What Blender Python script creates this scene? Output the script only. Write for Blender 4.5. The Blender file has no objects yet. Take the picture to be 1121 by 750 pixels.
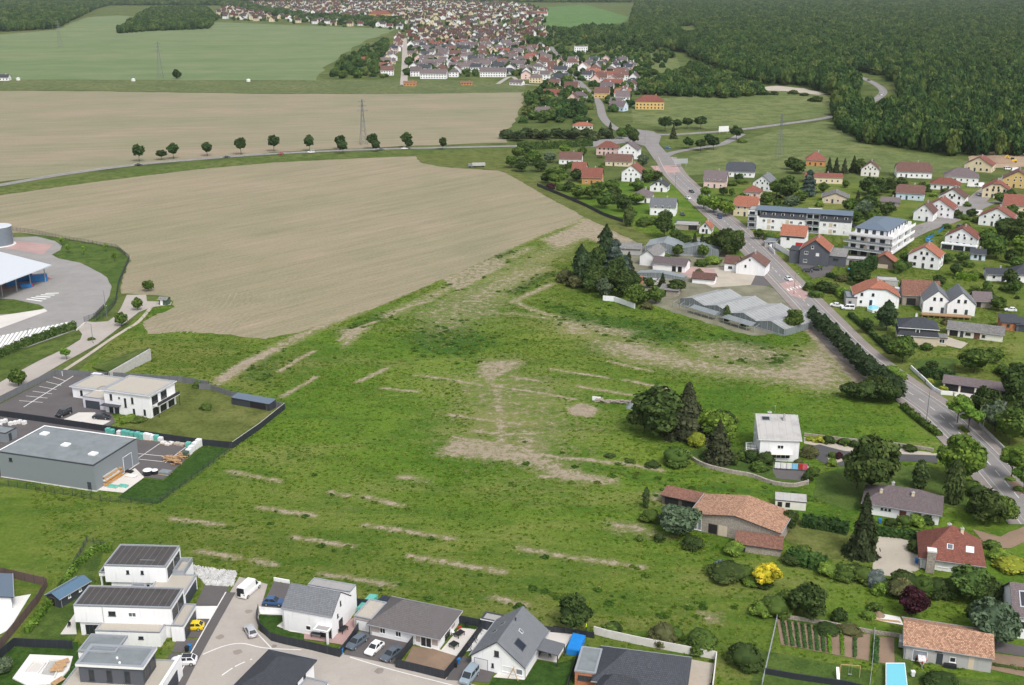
import bpy, math, random
import numpy as np
from mathutils import Vector, Matrix
random.seed(7); NP = np.random.default_rng(7)
sc = bpy.context.scene
col = sc.collection
R = math.radians
FPX, PITCH, CAMH = 1234.0, R(18.1), 113.0
cd = bpy.data.cameras.new('camera'); cam = bpy.data.objects.new('camera', cd); col.objects.link(cam)
cam.location = (0, 0, CAMH); cam.rotation_euler = (R(90) - PITCH, 0, 0)
cd.sensor_width = 36.0; cd.lens = FPX / 1121.0 * 36.0; cd.clip_start = 1.0; cd.clip_end = 30000.0
sc.camera = cam
def G(px, py, z=0.0):
 """where the survey photograph's point lies on the plane at height z"""
 u = (px - 560.5) / FPX; v = (py - 375.0) / FPX
 dy = math.cos(PITCH) - v * math.sin(PITCH); dz = -math.sin(PITCH) - v * math.cos(PITCH)
 t = (z - CAMH) / dz
 return (u * t, dy * t)
def between(A, B):
 a, b = G(*A), G(*B)
 return math.degrees(math.atan2(b[1] - a[1], b[0] - a[0])), math.hypot(b[0] - a[0], b[1] - a[1])
def tag(o, label=None, cat=None, group=None, kind=None):
 if label: o['label'] = label
 if cat: o['category'] = cat
 if group: o['group'] = group
 if kind: o['kind'] = kind
 return o
def empty(name, loc=(0, 0, 0), rz=0.0, label=None, cat=None, group=None):
 o = bpy.data.objects.new(name, None); col.objects.link(o)
 o.empty_display_size = 0.5
 o.location = loc if len(loc) == 3 else (loc[0], loc[1], 0.0)
 o.rotation_euler = (0, 0, R(rz))
 return tag(o, label, cat, group)
KIDS = {}
def link(name, me, parent=None, loc=(0, 0, 0), rz=0.0, scale=None):
 o = bpy.data.objects.new(name, me); col.objects.link(o)
 o.location = loc; o.rotation_euler = (0, 0, R(rz))
 if scale is not None: o.scale = scale
 if parent is not None:
  o.parent = parent; KIDS.setdefault(parent.name, []).append(o)
 return o
def copy_tree(o, parent=None):
 c = o.copy(); col.objects.link(c)
 if parent is not None:
  c.parent = parent; KIDS.setdefault(parent.name, []).append(c)
 for ch in list(KIDS.get(o.name, [])): copy_tree(ch, c)
 return c
class MB:
 def __init__(s): s.v = []; s.f = []; s.m = []
 def face(s, pts, m=0):
  n = len(s.v); s.v += [tuple(p) for p in pts]; s.f.append(tuple(range(n, n + len(pts)))); s.m.append(m)
  return s
 def box(s, x0, x1, y0, y1, z0, z1, m=0, mt=None, bottom=True):
  mt = m if mt is None else mt
  a, b, c, d = (x0, y0), (x1, y0), (x1, y1), (x0, y1)
  for p, q in ((a, b), (b, c), (c, d), (d, a)):
   s.face([(*p, z0), (*q, z0), (*q, z1), (*p, z1)], m)
  s.face([(*p, z1) for p in (a, b, c, d)], mt)
  if bottom: s.face([(*p, z0) for p in (d, c, b, a)], m)
  return s
 def prism(s, poly, z0, z1, m=0, mt=None, bottom=True):
  mt = m if mt is None else mt
  if sum(poly[i - 1][0] * poly[i][1] - poly[i][0] * poly[i - 1][1] for i in range(len(poly))) < 0: poly = poly[::-1]
  for i in range(len(poly)):
   p, q = poly[i - 1], poly[i]
   s.face([(*p, z0), (*q, z0), (*q, z1), (*p, z1)], m)
  s.face([(*p, z1) for p in poly], mt)
  if bottom: s.face([(*p, z0) for p in poly[::-1]], m)
  return s
 def bar(s, p, q, w, m=0, w2=None):
  p, q = Vector(p), Vector(q); d = (q - p).normalized()
  a = d.cross(Vector((0, 0, 1)))
  if a.length < 1e-3: a = Vector((1, 0, 0))
  a.normalize(); b = d.cross(a).normalized(); w2 = w if w2 is None else w2
  c0 = [p + a * i * w / 2 + b * j * w / 2 for i, j in ((-1, -1), (1, -1), (1, 1), (-1, 1))]
  c1 = [q + a * i * w2 / 2 + b * j * w2 / 2 for i, j in ((-1, -1), (1, -1), (1, 1), (-1, 1))]
  for i in range(4): s.face([c0[i - 1], c0[i], c1[i], c1[i - 1]], m)
  s.face(c0[::-1], m); s.face(c1, m)
  return s
 def cyl(s, cx, cy, r0, r1, z0, z1, n=10, m=0, cap=True, mt=None):
  a = [(math.cos(2 * math.pi * i / n), math.sin(2 * math.pi * i / n)) for i in range(n)]
  for i in range(n):
   p, q = a[i - 1], a[i]
   s.face([(cx + r0 * p[0], cy + r0 * p[1], z0), (cx + r0 * q[0], cy + r0 * q[1], z0), (cx + r1 * q[0], cy + r1 * q[1], z1), (cx + r1 * p[0], cy + r1 * p[1], z1)], m)
  if cap and r1 > 0: s.face([(cx + r1 * p[0], cy + r1 * p[1], z1) for p in a], m if mt is None else mt)
  return s
 def mesh(s, name, mats, smooth=False):
  me = bpy.data.meshes.new(name); me.from_pydata(s.v, [], s.f)
  for m in mats: me.materials.append(m)
  me.polygons.foreach_set('material_index', s.m)
  uv = me.uv_layers.new(name='metres').data; k = 0
  for f in s.f:
   P = [Vector(s.v[i]) for i in f]
   n = Vector((0, 0, 0))
   for i in range(len(P)): n += P[i - 1].cross(P[i])
   if n.length < 1e-9: n = Vector((0, 0, 1))
   n.normalize()
   t = Vector((0, 0, 1)).cross(n)
   t = t.normalized() if t.length > 1e-3 else Vector((1, 0, 0))
   b = n.cross(t)
   for p in P:
    uv[k].uv = (p.dot(t), p.dot(b)); k += 1
  if smooth: me.polygons.foreach_set('use_smooth', [True] * len(s.f))
  me.validate(); me.update()
  return me
 def build(s, name, mats, parent=None, loc=(0, 0, 0), rz=0.0, smooth=False):
  if not isinstance(mats, (list, tuple)): mats = [mats]
  return link(name, s.mesh(name, mats, smooth), parent, loc, rz)
def nt(name):
 m = bpy.data.materials.new(name); m.use_nodes = True
 t = m.node_tree; b = t.nodes['Principled BSDF']
 return m, t, b
def N(t, typ, **kw):
 n = t.nodes.new(typ)
 for k, v in kw.items():
  if k.startswith('i_'): n.inputs[k[2:].replace('_', ' ')].default_value = v
  else: setattr(n, k, v)
 return n
def L(t, a, b): t.links.new(a, b)
def noise(t, vec, scale, detail=4, rough=0.6):
 n = N(t, 'ShaderNodeTexNoise'); n.inputs['Scale'].default_value = scale; n.inputs['Detail'].default_value = detail
 n.inputs['Roughness'].default_value = rough
 if vec is not None: L(t, vec, n.inputs['Vector'])
 return n.outputs['Fac']
def ramp(t, fac, stops):
 r = N(t, 'ShaderNodeValToRGB'); e = r.color_ramp.elements
 e[0].position, e[0].color = stops[0][0], (*stops[0][1], 1)
 e[1].position, e[1].color = stops[-1][0], (*stops[-1][1], 1)
 for p, c in stops[1:-1]:
  x = e.new(p); x.color = (*c, 1)
 L(t, fac, r.inputs['Fac']); return r.outputs['Color']
def mixc(t, fac, a, b, blend='MIX'):
 m = N(t, 'ShaderNodeMix'); m.data_type = 'RGBA'; m.blend_type = blend
 for s, v in ((0, fac), (6, a), (7, b)):
  if hasattr(v, 'node'): L(t, v, m.inputs[s])
  else: m.inputs[s].default_value = v if s == 0 else (*v, 1)
 return m.outputs[2]
def mth(t, op, a, b=None, clamp=False):
 m = N(t, 'ShaderNodeMath'); m.operation = op; m.use_clamp = clamp
 for i, v in enumerate((a, b)):
  if v is None: continue
  if hasattr(v, 'node'): L(t, v, m.inputs[i])
  else: m.inputs[i].default_value = v
 return m.outputs[0]
def bump(t, b, h, strength=0.3, dist=0.05):
 n = N(t, 'ShaderNodeBump'); n.inputs['Strength'].default_value = strength; n.inputs['Distance'].default_value = dist
 L(t, h, n.inputs['Height']); L(t, n.outputs['Normal'], b.inputs['Normal'])
def objco(t): return N(t, 'ShaderNodeTexCoord').outputs['Object']
def uvco(t): return N(t, 'ShaderNodeTexCoord').outputs['UV']
def mul(c, k): return tuple(min(1, x * k) for x in c)
def plain(name, c, rough=0.7, var=0.12, scale=1.5, metal=0.0, grime=0.0, spec=0.3):
 m, t, b = nt(name); co = objco(t)
 f = noise(t, co, scale, 5, 0.65)
 cc = ramp(t, f, [(0.3, mul(c, 1 - var)), (0.7, mul(c, 1 + var))])
 if grime:
  g = noise(t, co, 0.35, 6, 0.7)
  cc = mixc(t, mth(t, 'MULTIPLY', ramp_f(t, g, 0.5, 0.75), grime), cc, mul(c, 0.45))
 L(t, cc, b.inputs['Base Color']); b.inputs['Roughness'].default_value = rough; b.inputs['Metallic'].default_value = metal
 b.inputs['Specular IOR Level'].default_value = spec
 return m
def ramp_f(t, fac, lo, hi):
 n = N(t, 'ShaderNodeMapRange'); n.inputs['From Min'].default_value = lo; n.inputs['From Max'].default_value = hi
 n.interpolation_type = 'SMOOTHSTEP'
 L(t, fac, n.inputs['Value']); return n.outputs['Result']
def plaster(name, c):
 """rendered wall: faint mottling, streaks that run down from the eaves"""
 m, t, b = nt(name); co = objco(t)
 mp = N(t, 'ShaderNodeMapping'); mp.inputs['Scale'].default_value = (1.3, 1.3, 0.12); L(t, co, mp.inputs['Vector'])
 s = noise(t, mp.outputs['Vector'], 1.2, 5, 0.7); f = noise(t, co, 0.5, 4)
 cc = ramp(t, f, [(0.3, mul(c, 0.95)), (0.7, c)])
 cc = mixc(t, mth(t, 'MULTIPLY', ramp_f(t, s, 0.5, 0.78), 0.4), cc, mul(c, 0.6))
 L(t, cc, b.inputs['Base Color']); b.inputs['Roughness'].default_value = 0.9; b.inputs['Specular IOR Level'].default_value = 0.15
 return m
def tiles(name, c, var=0.3, course=0.35, patch=0.3, rough=0.8, c2=None, tw=0.3):
 """roof tiles: courses along the slope, every tile a little different, weathered patches"""
 m, t, b = nt(name); uv = uvco(t)
 br = N(t, 'ShaderNodeTexBrick'); L(t, uv, br.inputs['Vector'])
 br.inputs['Color1'].default_value = (*mul(c, 1 - var), 1); br.inputs['Color2'].default_value = (*mul(c2 or c, 1 + var), 1)
 br.inputs['Mortar'].default_value = (*mul(c, 0.42), 1); br.inputs['Scale'].default_value = 1.0
 br.inputs['Brick Width'].default_value = tw; br.inputs['Row Height'].default_value = course
 br.inputs['Mortar Size'].default_value = 0.03; br.inputs['Mortar Smooth'].default_value = 0.4; br.inputs['Bias'].default_value = 0.0
 co = objco(t); g = noise(t, co, 0.55, 7, 0.72)
 cc = mixc(t, mth(t, 'MULTIPLY', ramp_f(t, g, 0.5, 0.72), patch), br.outputs['Color'], mul(c, 0.5))
 oi = N(t, 'ShaderNodeObjectInfo')
 hs = N(t, 'ShaderNodeHueSaturation'); L(t, cc, hs.inputs['Color'])
 v = N(t, 'ShaderNodeMapRange'); v.inputs['To Min'].default_value = 0.86; v.inputs['To Max'].default_value = 1.14
 L(t, oi.outputs['Random'], v.inputs['Value']); L(t, v.outputs['Result'], hs.inputs['Value'])
 L(t, hs.outputs['Color'], b.inputs['Base Color']); b.inputs['Roughness'].default_value = rough; b.inputs['Specular IOR Level'].default_value = 0.25
 bump(t, b, br.outputs['Fac'], 0.4, -0.03)
 return m
def seams(name, c, pitch=0.5, axis=0, dark=0.6, width=0.12, rough=0.5, grime=0.2, metal=0.0):
 """sheet with ribs every pitch metres"""
 m, t, b = nt(name); uv = uvco(t); sp = N(t, 'ShaderNodeSeparateXYZ'); L(t, uv, sp.inputs[0])
 fr = mth(t, 'FRACT', mth(t, 'DIVIDE', sp.outputs[axis], pitch))
 ln = mth(t, 'LESS_THAN', fr, width)
 g = noise(t, objco(t), 0.4, 6, 0.7)
 cc = mixc(t, mth(t, 'MULTIPLY', ramp_f(t, g, 0.45, 0.75), grime), c, mul(c, 0.5))
 cc = mixc(t, ln, cc, mul(c, dark)) if dark <= 1 else mixc(t, ln, cc, mul(c, dark))
 L(t, cc, b.inputs['Base Color']); b.inputs['Roughness'].default_value = rough; b.inputs['Metallic'].default_value = metal
 bump(t, b, ln, 0.3, 0.03)
 return m
def glass(name, c=(0.025, 0.03, 0.035), rough=0.08):
 m, t, b = nt(name); b.inputs['Base Color'].default_value = (*c, 1); b.inputs['Roughness'].default_value = rough
 b.inputs['Specular IOR Level'].default_value = 0.6
 return m
def paint(name, c, rough=0.25):
 m, t, b = nt(name); b.inputs['Base Color'].default_value = (*c, 1); b.inputs['Roughness'].default_value = rough
 b.inputs['Coat Weight'].default_value = 0.4; b.inputs['Coat Roughness'].default_value = 0.08
 return m
M = {}
M['white'] = plaster('white_render', (0.83, 0.83, 0.84))
M['offwhite'] = plaster('off_white_render', (0.74, 0.72, 0.66))
M['cream'] = plaster('cream_render', (0.70, 0.60, 0.42))
M['yellow'] = plaster('yellow_render', (0.62, 0.44, 0.18))
M['orange'] = plaster('orange_render', (0.52, 0.26, 0.10))
M['pink'] = plaster('pink_render', (0.70, 0.52, 0.48))
M['lightblue'] = plaster('pale_blue_render', (0.55, 0.66, 0.76))
M['beige'] = plaster('beige_render', (0.60, 0.51, 0.40))
M['greyplaster'] = plaster('grey_render', (0.42, 0.41, 0.41))
M['darkgrey'] = plaster('dark_grey_render', (0.10, 0.107, 0.125))
M['darkgreen'] = plaster('dark_green_render', (0.07, 0.11, 0.08))
M['taupe'] = plaster('taupe_render', (0.42, 0.36, 0.33))
M['lilac'] = plaster('lilac_grey_render', (0.55, 0.54, 0.60))
M['stone'] = plain('rubble_stone', (0.33, 0.29, 0.25), 0.95, 0.45, 3.0, grime=0.4)
M['brick'] = tiles('hollow_brick', (0.50, 0.21, 0.11), 0.18, 0.25, 0.15, 0.9, tw=0.5)
M['woodwall'] = seams('weathered_boards', (0.13, 0.10, 0.08), 0.25, 0, 0.4, 0.12, 0.9, 0.4)
M['r_grey'] = tiles('grey_roof_tile', (0.17, 0.18, 0.195), 0.12, 0.34, 0.10)
M['r_slate'] = tiles('anthracite_roof_tile', (0.062, 0.067, 0.080), 0.15, 0.34, 0.1)
M['r_taupe'] = tiles('taupe_roof_tile', (0.165, 0.15, 0.152), 0.12, 0.34, 0.1)
M['r_red'] = tiles('red_roof_tile', (0.235, 0.088, 0.065), 0.22, 0.35, 0.35)
M['r_orange'] = tiles('orange_roof_tile', (0.345, 0.135, 0.085), 0.22, 0.35, 0.25)
M['r_brown'] = tiles('brown_roof_tile', (0.155, 0.085, 0.07), 0.2, 0.35, 0.35)
M['r_plum'] = tiles('plum_grey_roof_tile', (0.155, 0.125, 0.13), 0.15, 0.35, 0.3)
M['r_old'] = tiles('old_clay_tile', (0.33, 0.18, 0.118), 0.28, 0.3, 0.25, 0.9, (0.40, 0.245, 0.165))
M['r_oldred'] = tiles('old_red_clay_tile', (0.215, 0.11, 0.08), 0.3, 0.3, 0.4, 0.9)
M['r_fibre'] = tiles('lichen_grey_fibre_slate', (0.21, 0.205, 0.20), 0.2, 0.4, 0.5, 0.9, tw=0.5)
M['r_whitegrey'] = seams('pale_weathered_sheet', (0.40, 0.39, 0.38), 1.6, 0, 0.75, 0.05, 0.8, 0.55)
M['r_metal'] = seams('blue_grey_standing_seam', (0.11, 0.15, 0.20), 0.5, 0, 0.75, 0.12, 0.45, 0.1)
M['r_charcoalmetal'] = seams('ribbed_bitumen', (0.062, 0.056, 0.055), 1.25, 0, 2.6, 0.07, 0.8, 0.75)
M['r_bluesheet'] = seams('blue_grey_sheet', (0.09, 0.16, 0.24), 0.3, 0, 0.75, 0.15, 0.4, 0.1)
M['gravel'] = plain('beige_gravel_roof', (0.42, 0.385, 0.33), 0.95, 0.14, 6.0, grime=0.12)
M['gravelgrey'] = plain('grey_gravel_roof', (0.33, 0.32, 0.31), 0.95, 0.15, 6.0, grime=0.2)
M['membrane'] = plain('roofing_membrane', (0.20, 0.225, 0.235), 0.6, 0.12, 0.4, grime=0.45)
M['alu'] = plain('aluminium_capping', (0.36, 0.38, 0.41), 0.4, 0.05, 2.0, metal=0.3)
M['anth'] = plain('anthracite_trim', (0.045, 0.05, 0.06), 0.5, 0.1, 2.0)
M['whitetrim'] = plain('white_trim', (0.80, 0.80, 0.80), 0.5, 0.04, 2.0)
M['lightmetal'] = seams('pale_profiled_sheet', (0.56, 0.585, 0.62), 1.0, 0, 0.93, 0.06, 0.4, 0.06)
M['cladding'] = seams('grey_cladding', (0.215, 0.24, 0.262), 0.35, 0, 0.88, 0.1, 0.5, 0.05)
M['steel'] = plain('galvanised_steel', (0.42, 0.44, 0.46), 0.45, 0.08, 3.0, metal=0.4)
M['pane'] = glass('window_glass')
M['panelight'] = glass('bright_window_glass', (0.10, 0.12, 0.14))
M['shutter'] = seams('white_roller_shutter', (0.76, 0.76, 0.76), 0.12, 1, 0.85, 0.15, 0.5, 0.05)
M['greyshutter'] = seams('grey_roller_shutter', (0.20, 0.22, 0.25), 0.12, 1, 0.8, 0.15, 0.5, 0.05)
M['darkshutter'] = seams('dark_garage_panel', (0.045, 0.055, 0.07), 0.5, 1, 0.6, 0.06, 0.5, 0.05)
M['brownwood'] = seams('brown_shutter', (0.14, 0.055, 0.035), 0.15, 1, 0.7, 0.15, 0.7, 0.1)
M['fencedark'] = seams('dark_fence_slat', (0.022, 0.026, 0.034), 1.9, 0, 1.7, 0.03, 0.6, 0.1)
M['fencegrey'] = seams('grey_concrete_panel', (0.15, 0.155, 0.165), 2.0, 0, 0.75, 0.03, 0.8, 0.3)
M['fencebrown'] = seams('brown_timber_board', (0.13, 0.085, 0.075), 0.18, 0, 0.7, 0.12, 0.85, 0.3)
M['concrete'] = plain('concrete', (0.42, 0.41, 0.39), 0.9, 0.12, 1.2, grime=0.3)
M['concretewhite'] = plain('pale_concrete', (0.66, 0.64, 0.61), 0.85, 0.08, 1.0, grime=0.15)
M['bark'] = plain('bark', (0.075, 0.06, 0.045), 0.95, 0.3, 3.0)
M['birchbark'] = plain('grey_bark', (0.16, 0.14, 0.12), 0.95, 0.3, 3.0)
M['rubber'] = plain('tyre_rubber', (0.02, 0.02, 0.02), 0.8, 0.1)
M['pole'] = plain('lamp_post_metal', (0.20, 0.21, 0.22), 0.5, 0.05, metal=0.3)
M['solar'] = seams('solar_cell', (0.012, 0.016, 0.03), 1.0, 0, 2.5, 0.03, 0.15, 0.0)
M['blueplastic'] = plain('blue_plastic', (0.03, 0.17, 0.42), 0.5, 0.1)
M['redplastic'] = plain('red_plastic', (0.45, 0.03, 0.03), 0.5, 0.1)
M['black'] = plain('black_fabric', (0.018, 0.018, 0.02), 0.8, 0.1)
M['wood'] = plain('light_timber', (0.48, 0.31, 0.17), 0.8, 0.2, 4.0)
M['deck'] = seams('timber_deck', (0.36, 0.21, 0.13), 0.15, 0, 0.7, 0.12, 0.8, 0.2)
M['poolblue'] = glass('pool_water', (0.16, 0.52, 0.62), 0.1)
M['poolcover'] = plain('blue_pool_cover', (0.02, 0.22, 0.62), 0.4, 0.1)
M['teal'] = plain('teal_wrap', (0.12, 0.42, 0.36), 0.4, 0.15, 2.0)
M['whitewrap'] = plain('white_wrap', (0.70, 0.71, 0.71), 0.4, 0.08, 2.0)
M['stonewhite'] = plain('white_rock', (0.50, 0.495, 0.485), 0.9, 0.25, 1.0)
SUN_EL, SUN_AZ = 52.0, 152.0          # azimuth clockwise from +Y (the view direction is 0)
w = bpy.data.worlds.new('World'); sc.world = w; w.use_nodes = True
wt = w.node_tree; bg = wt.nodes['Background']
sky = wt.nodes.new('ShaderNodeTexSky'); sky.sky_type = 'NISHITA'; sky.sun_disc = False
sky.sun_elevation = R(SUN_EL); sky.sun_rotation = R(SUN_AZ); sky.dust_density = 4.0; sky.air_density = 1.2; sky.ozone_density = 1.0
hs = wt.nodes.new('ShaderNodeHueSaturation'); hs.inputs['Saturation'].default_value = 0.35   # cloud veil: a whiter sky
wt.links.new(sky.outputs[0], hs.inputs['Color']); wt.links.new(hs.outputs[0], bg.inputs['Color'])
bg.inputs['Strength'].default_value = 0.15
ld = bpy.data.lights.new('sun', 'SUN'); lo = bpy.data.objects.new('sun', ld); col.objects.link(lo)
ld.energy = 1.4; ld.angle = R(12); ld.color = (1.0, 0.97, 0.93)
dirv = Vector((math.sin(R(SUN_AZ)) * math.cos(R(SUN_EL)), math.cos(R(SUN_AZ)) * math.cos(R(SUN_EL)), math.sin(R(SUN_EL))))
lo.rotation_euler = dirv.to_track_quat('Z', 'Y').to_euler()
lo.location = (0, 0, 500)
sc.view_settings.view_transform = 'Standard'; sc.view_settings.look = 'None'; sc.view_settings.gamma = 1.0
sc.view_settings.use_curve_mapping = False; sc.view_settings.exposure = 0.38
sc.render.engine = 'CYCLES'
sc.cycles.max_bounces = 5; sc.cycles.diffuse_bounces = 3; sc.cycles.glossy_bounces = 2; sc.cycles.transparent_max_bounces = 6
sc.cycles.volume_bounces = 0; sc.cycles.use_denoising = True
# ================================================================ GROUND
def grass_mat(name, c1, c2, c3, big=0.02, fine=1.2, straw=None, straw_lo=0.62):
 m, t, b = nt(name); co = objco(t)
 n1 = noise(t, co, big, 5, 0.6); n2 = noise(t, co, fine, 6, 0.75); n3 = noise(t, co, big * 7, 5, 0.65)
 cc = ramp(t, n1, [(0.35, c1), (0.5, c2), (0.66, c3)])
 cc = mixc(t, ramp_f(t, n3, 0.42, 0.62), cc, mul(c1, 0.8))
 cc = mixc(t, 0.75, cc, ramp(t, n2, [(0.25, (0.35, 0.35, 0.35)), (0.5, (1, 1, 1)), (0.75, (1.5, 1.5, 1.4))]), 'MULTIPLY')
 if straw: cc = mixc(t, mth(t, 'MULTIPLY', ramp_f(t, noise(t, co, big * 4, 7, 0.75), straw_lo, straw_lo + 0.12), 0.6), cc, straw)
 L(t, cc, b.inputs['Base Color']); b.inputs['Roughness'].default_value = 0.95; b.inputs['Specular IOR Level'].default_value = 0.1
 bump(t, b, n2, 0.6, 0.25)
 return m
def crop_mat(name, tan, green, ang, greenbias=0.5, rows=0.75, rowamt=0.3):
 """young crop in thin rows: bare loam with green showing along the drill lines and in damp patches"""
 m, t, b = nt(name); co = objco(t)
 mp = N(t, 'ShaderNodeMapping'); mp.inputs['Rotation'].default_value = (0, 0, R(-ang)); L(t, co, mp.inputs['Vector'])
 st = N(t, 'ShaderNodeMapping'); st.inputs['Scale'].default_value = (0.07, 1.0, 1.0); L(t, mp.outputs['Vector'], st.inputs['Vector'])
 n1 = noise(t, st.outputs['Vector'], 0.012, 6, 0.62); n2 = noise(t, co, 0.018, 6, 0.6); n3 = noise(t, co, 0.9, 5, 0.75)
 n4 = noise(t, st.outputs['Vector'], 0.16, 4, 0.6)
 f = mth(t, 'ADD', mth(t, 'MULTIPLY', n1, 0.55), mth(t, 'MULTIPLY', n2, 0.45))
 cc = ramp(t, f, [(greenbias - 0.14, green), (greenbias, tuple((a + c) / 2 for a, c in zip(tan, green))), (greenbias + 0.13, tan)])
 cc = mixc(t, 0.42, cc, ramp(t, n4, [(0.3, (0.66, 0.72, 0.64)), (0.7, (1.2, 1.17, 1.16))]), 'MULTIPLY')
 n5 = noise(t, st.outputs['Vector'], 0.7, 3, 0.7); cc = mixc(t, 0.5, cc, ramp(t, n5, [(0.3, (0.72, 0.76, 0.7)), (0.7, (1.2, 1.18, 1.18))]), 'MULTIPLY')
 cc = mixc(t, 0.7, cc, ramp(t, n3, [(0.25, (0.6, 0.64, 0.56)), (0.75, (1.3, 1.26, 1.28))]), 'MULTIPLY')
 sp = N(t, 'ShaderNodeSeparateXYZ'); L(t, mp.outputs['Vector'], sp.inputs[0])
 wv = mth(t, 'SINE', mth(t, 'MULTIPLY', sp.outputs[1], 2 * math.pi / rows / 4))
 cc = mixc(t, mth(t, 'MULTIPLY', ramp_f(t, wv, 0.0, 1.0), rowamt), cc, mul(green, 0.75))
 L(t, cc, b.inputs['Base Color']); b.inputs['Roughness'].default_value = 0.95; b.inputs['Specular IOR Level'].default_value = 0.1
 bump(t, b, n3, 0.5, 0.15)
 return m
def asphalt(name, c, var=0.12, crack=0.25, scale=0.8):
 m, t, b = nt(name); co = objco(t)
 n1 = noise(t, co, 0.12, 6, 0.7); n2 = noise(t, co, 6.0, 3, 0.8); n3 = noise(t, co, scale, 6, 0.7)
 cc = ramp(t, n1, [(0.35, mul(c, 1 - var)), (0.65, mul(c, 1 + var))])
 cc = mixc(t, mth(t, 'MULTIPLY', ramp_f(t, n3, 0.55, 0.72), crack), cc, mul(c, 0.55))
 cc = mixc(t, 0.5, cc, ramp(t, n2, [(0.3, (0.8, 0.8, 0.8)), (0.7, (1.15, 1.15, 1.15))]), 'MULTIPLY')
 L(t, cc, b.inputs['Base Color']); b.inputs['Roughness'].default_value = 0.9; b.inputs['Specular IOR Level'].default_value = 0.2
 return m
M['g_base'] = grass_mat('rough_grass', (0.078, 0.108, 0.028), (0.10, 0.13, 0.036), (0.13, 0.145, 0.05), 0.006, 0.7)
M['g_verge'] = grass_mat('verge_grass', (0.075, 0.115, 0.024), (0.105, 0.14, 0.034), (0.15, 0.16, 0.052), 0.03, 0.9)
M['g_lawn'] = grass_mat('mown_lawn', (0.062, 0.108, 0.022), (0.078, 0.122, 0.026), (0.10, 0.135, 0.032), 0.03, 2.0)
M['g_turf'] = grass_mat('new_turf', (0.032, 0.075, 0.013), (0.040, 0.086, 0.015), (0.05, 0.096, 0.018), 0.1, 3.0)
M['g_olive'] = grass_mat('olive_grass', (0.10, 0.125, 0.03), (0.125, 0.145, 0.04), (0.16, 0.16, 0.055), 0.02, 1.0)
M['g_pasture'] = grass_mat('pasture', (0.115, 0.15, 0.05), (0.14, 0.172, 0.06), (0.175, 0.19, 0.08), 0.012, 0.5)
M['g_strip'] = grass_mat('dry_strip', (0.10, 0.13, 0.05), (0.13, 0.155, 0.06), (0.16, 0.17, 0.075), 0.02, 0.3)
M['g_bright'] = grass_mat('far_meadow', (0.09, 0.17, 0.05), (0.105, 0.19, 0.058), (0.125, 0.2, 0.07), 0.006, 0.1)
M['crop_near'] = crop_mat('young_maize_field', (0.315, 0.258, 0.19), (0.225, 0.222, 0.14), 47, 0.46, 1.6, 0.08)
M['crop_mid'] = crop_mat('bare_loam_field', (0.31, 0.255, 0.19), (0.215, 0.222, 0.14), 12, 0.47, 2.5, 0.05)
M['crop_far'] = crop_mat('far_green_field', (0.23, 0.24, 0.14), (0.135, 0.195, 0.09), 8, 0.56, 4, 0.06)
M['asphalt'] = asphalt('old_asphalt', (0.235, 0.222, 0.215))
M['asphaltdark'] = asphalt('dark_asphalt', (0.115, 0.105, 0.105), 0.08, 0.2)
M['asphaltnew'] = asphalt('new_asphalt', (0.085, 0.085, 0.09), 0.1, 0.1)
M['yard'] = asphalt('pale_yard_asphalt', (0.275, 0.265, 0.255), 0.08, 0.25, 0.25)
M['streetconc'] = asphalt('pale_street_surface', (0.38, 0.345, 0.31), 0.07, 0.2, 0.5)
M['rowsoil'] = asphalt('drill_row', (0.25, 0.225, 0.15), .2, .3)
M['patch'] = asphalt('worn_patch', (0.27, 0.235, 0.21), .2, .3)
M['pave'] = asphalt('reddish_pavement', (0.25, 0.22, 0.205), 0.1, 0.2)
M['pavepink'] = asphalt('pink_paving', (0.40, 0.27, 0.25), 0.1, 0.15)
M['dirt'] = asphalt('bare_earth', (0.36, 0.27, 0.19), 0.15, 0.3)
M['soil'] = asphalt('dug_garden_soil', (0.24, 0.17, 0.12), 0.15, 0.3, 2.0)
M['gravelpad'] = asphalt('pale_gravel', (0.42, 0.375, 0.31), 0.1, 0.3, 0.6)
M['terr'] = asphalt('terrace_slabs', (0.60, 0.57, 0.53), 0.05, 0.1)
M['terrwhite'] = asphalt('white_slabs', (0.70, 0.69, 0.67), 0.04, 0.1)
M['mark'] = asphalt('road_paint', (0.72, 0.72, 0.70), 0.06, 0.3)
M['kerbstone'] = asphalt('kerb_stone', (0.50, 0.48, 0.45), 0.08, 0.2)
def densify(P, step=3.0, jit=0.0, rnd=random):
 out = []
 for i in range(len(P)):
  a, b = P[i - 1], P[i]; n = max(1, int(math.dist(a, b) / step))
  for k in range(n):
   t = k / n; out.append((a[0] + (b[0] - a[0]) * t + rnd.uniform(-jit, jit), a[1] + (b[1] - a[1]) * t + rnd.uniform(-jit, jit)))
 return out
def PX(*pp): return [G(*p) for p in pp]
ZN = [0]; SHEETS = []
def sheet(name, pts, z, m, jit=0.0, step=3.0, world=False, kind='structure', parent=None):
 ZN[0] += 1; z += 0.00025 * ZN[0]
 P = pts if world else [G(*p) for p in pts]
 SHEETS.append(P)
 if jit: P = densify(P, step, jit)
 if sum(P[i - 1][0] * P[i][1] - P[i][0] * P[i - 1][1] for i in range(len(P))) < 0: P = P[::-1]
 b = MB(); b.face([(x, y, z) for x, y in P])
 o = b.build(name, M[m] if isinstance(m, str) else m, parent)
 if kind: tag(o, kind=kind)
 return o
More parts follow.
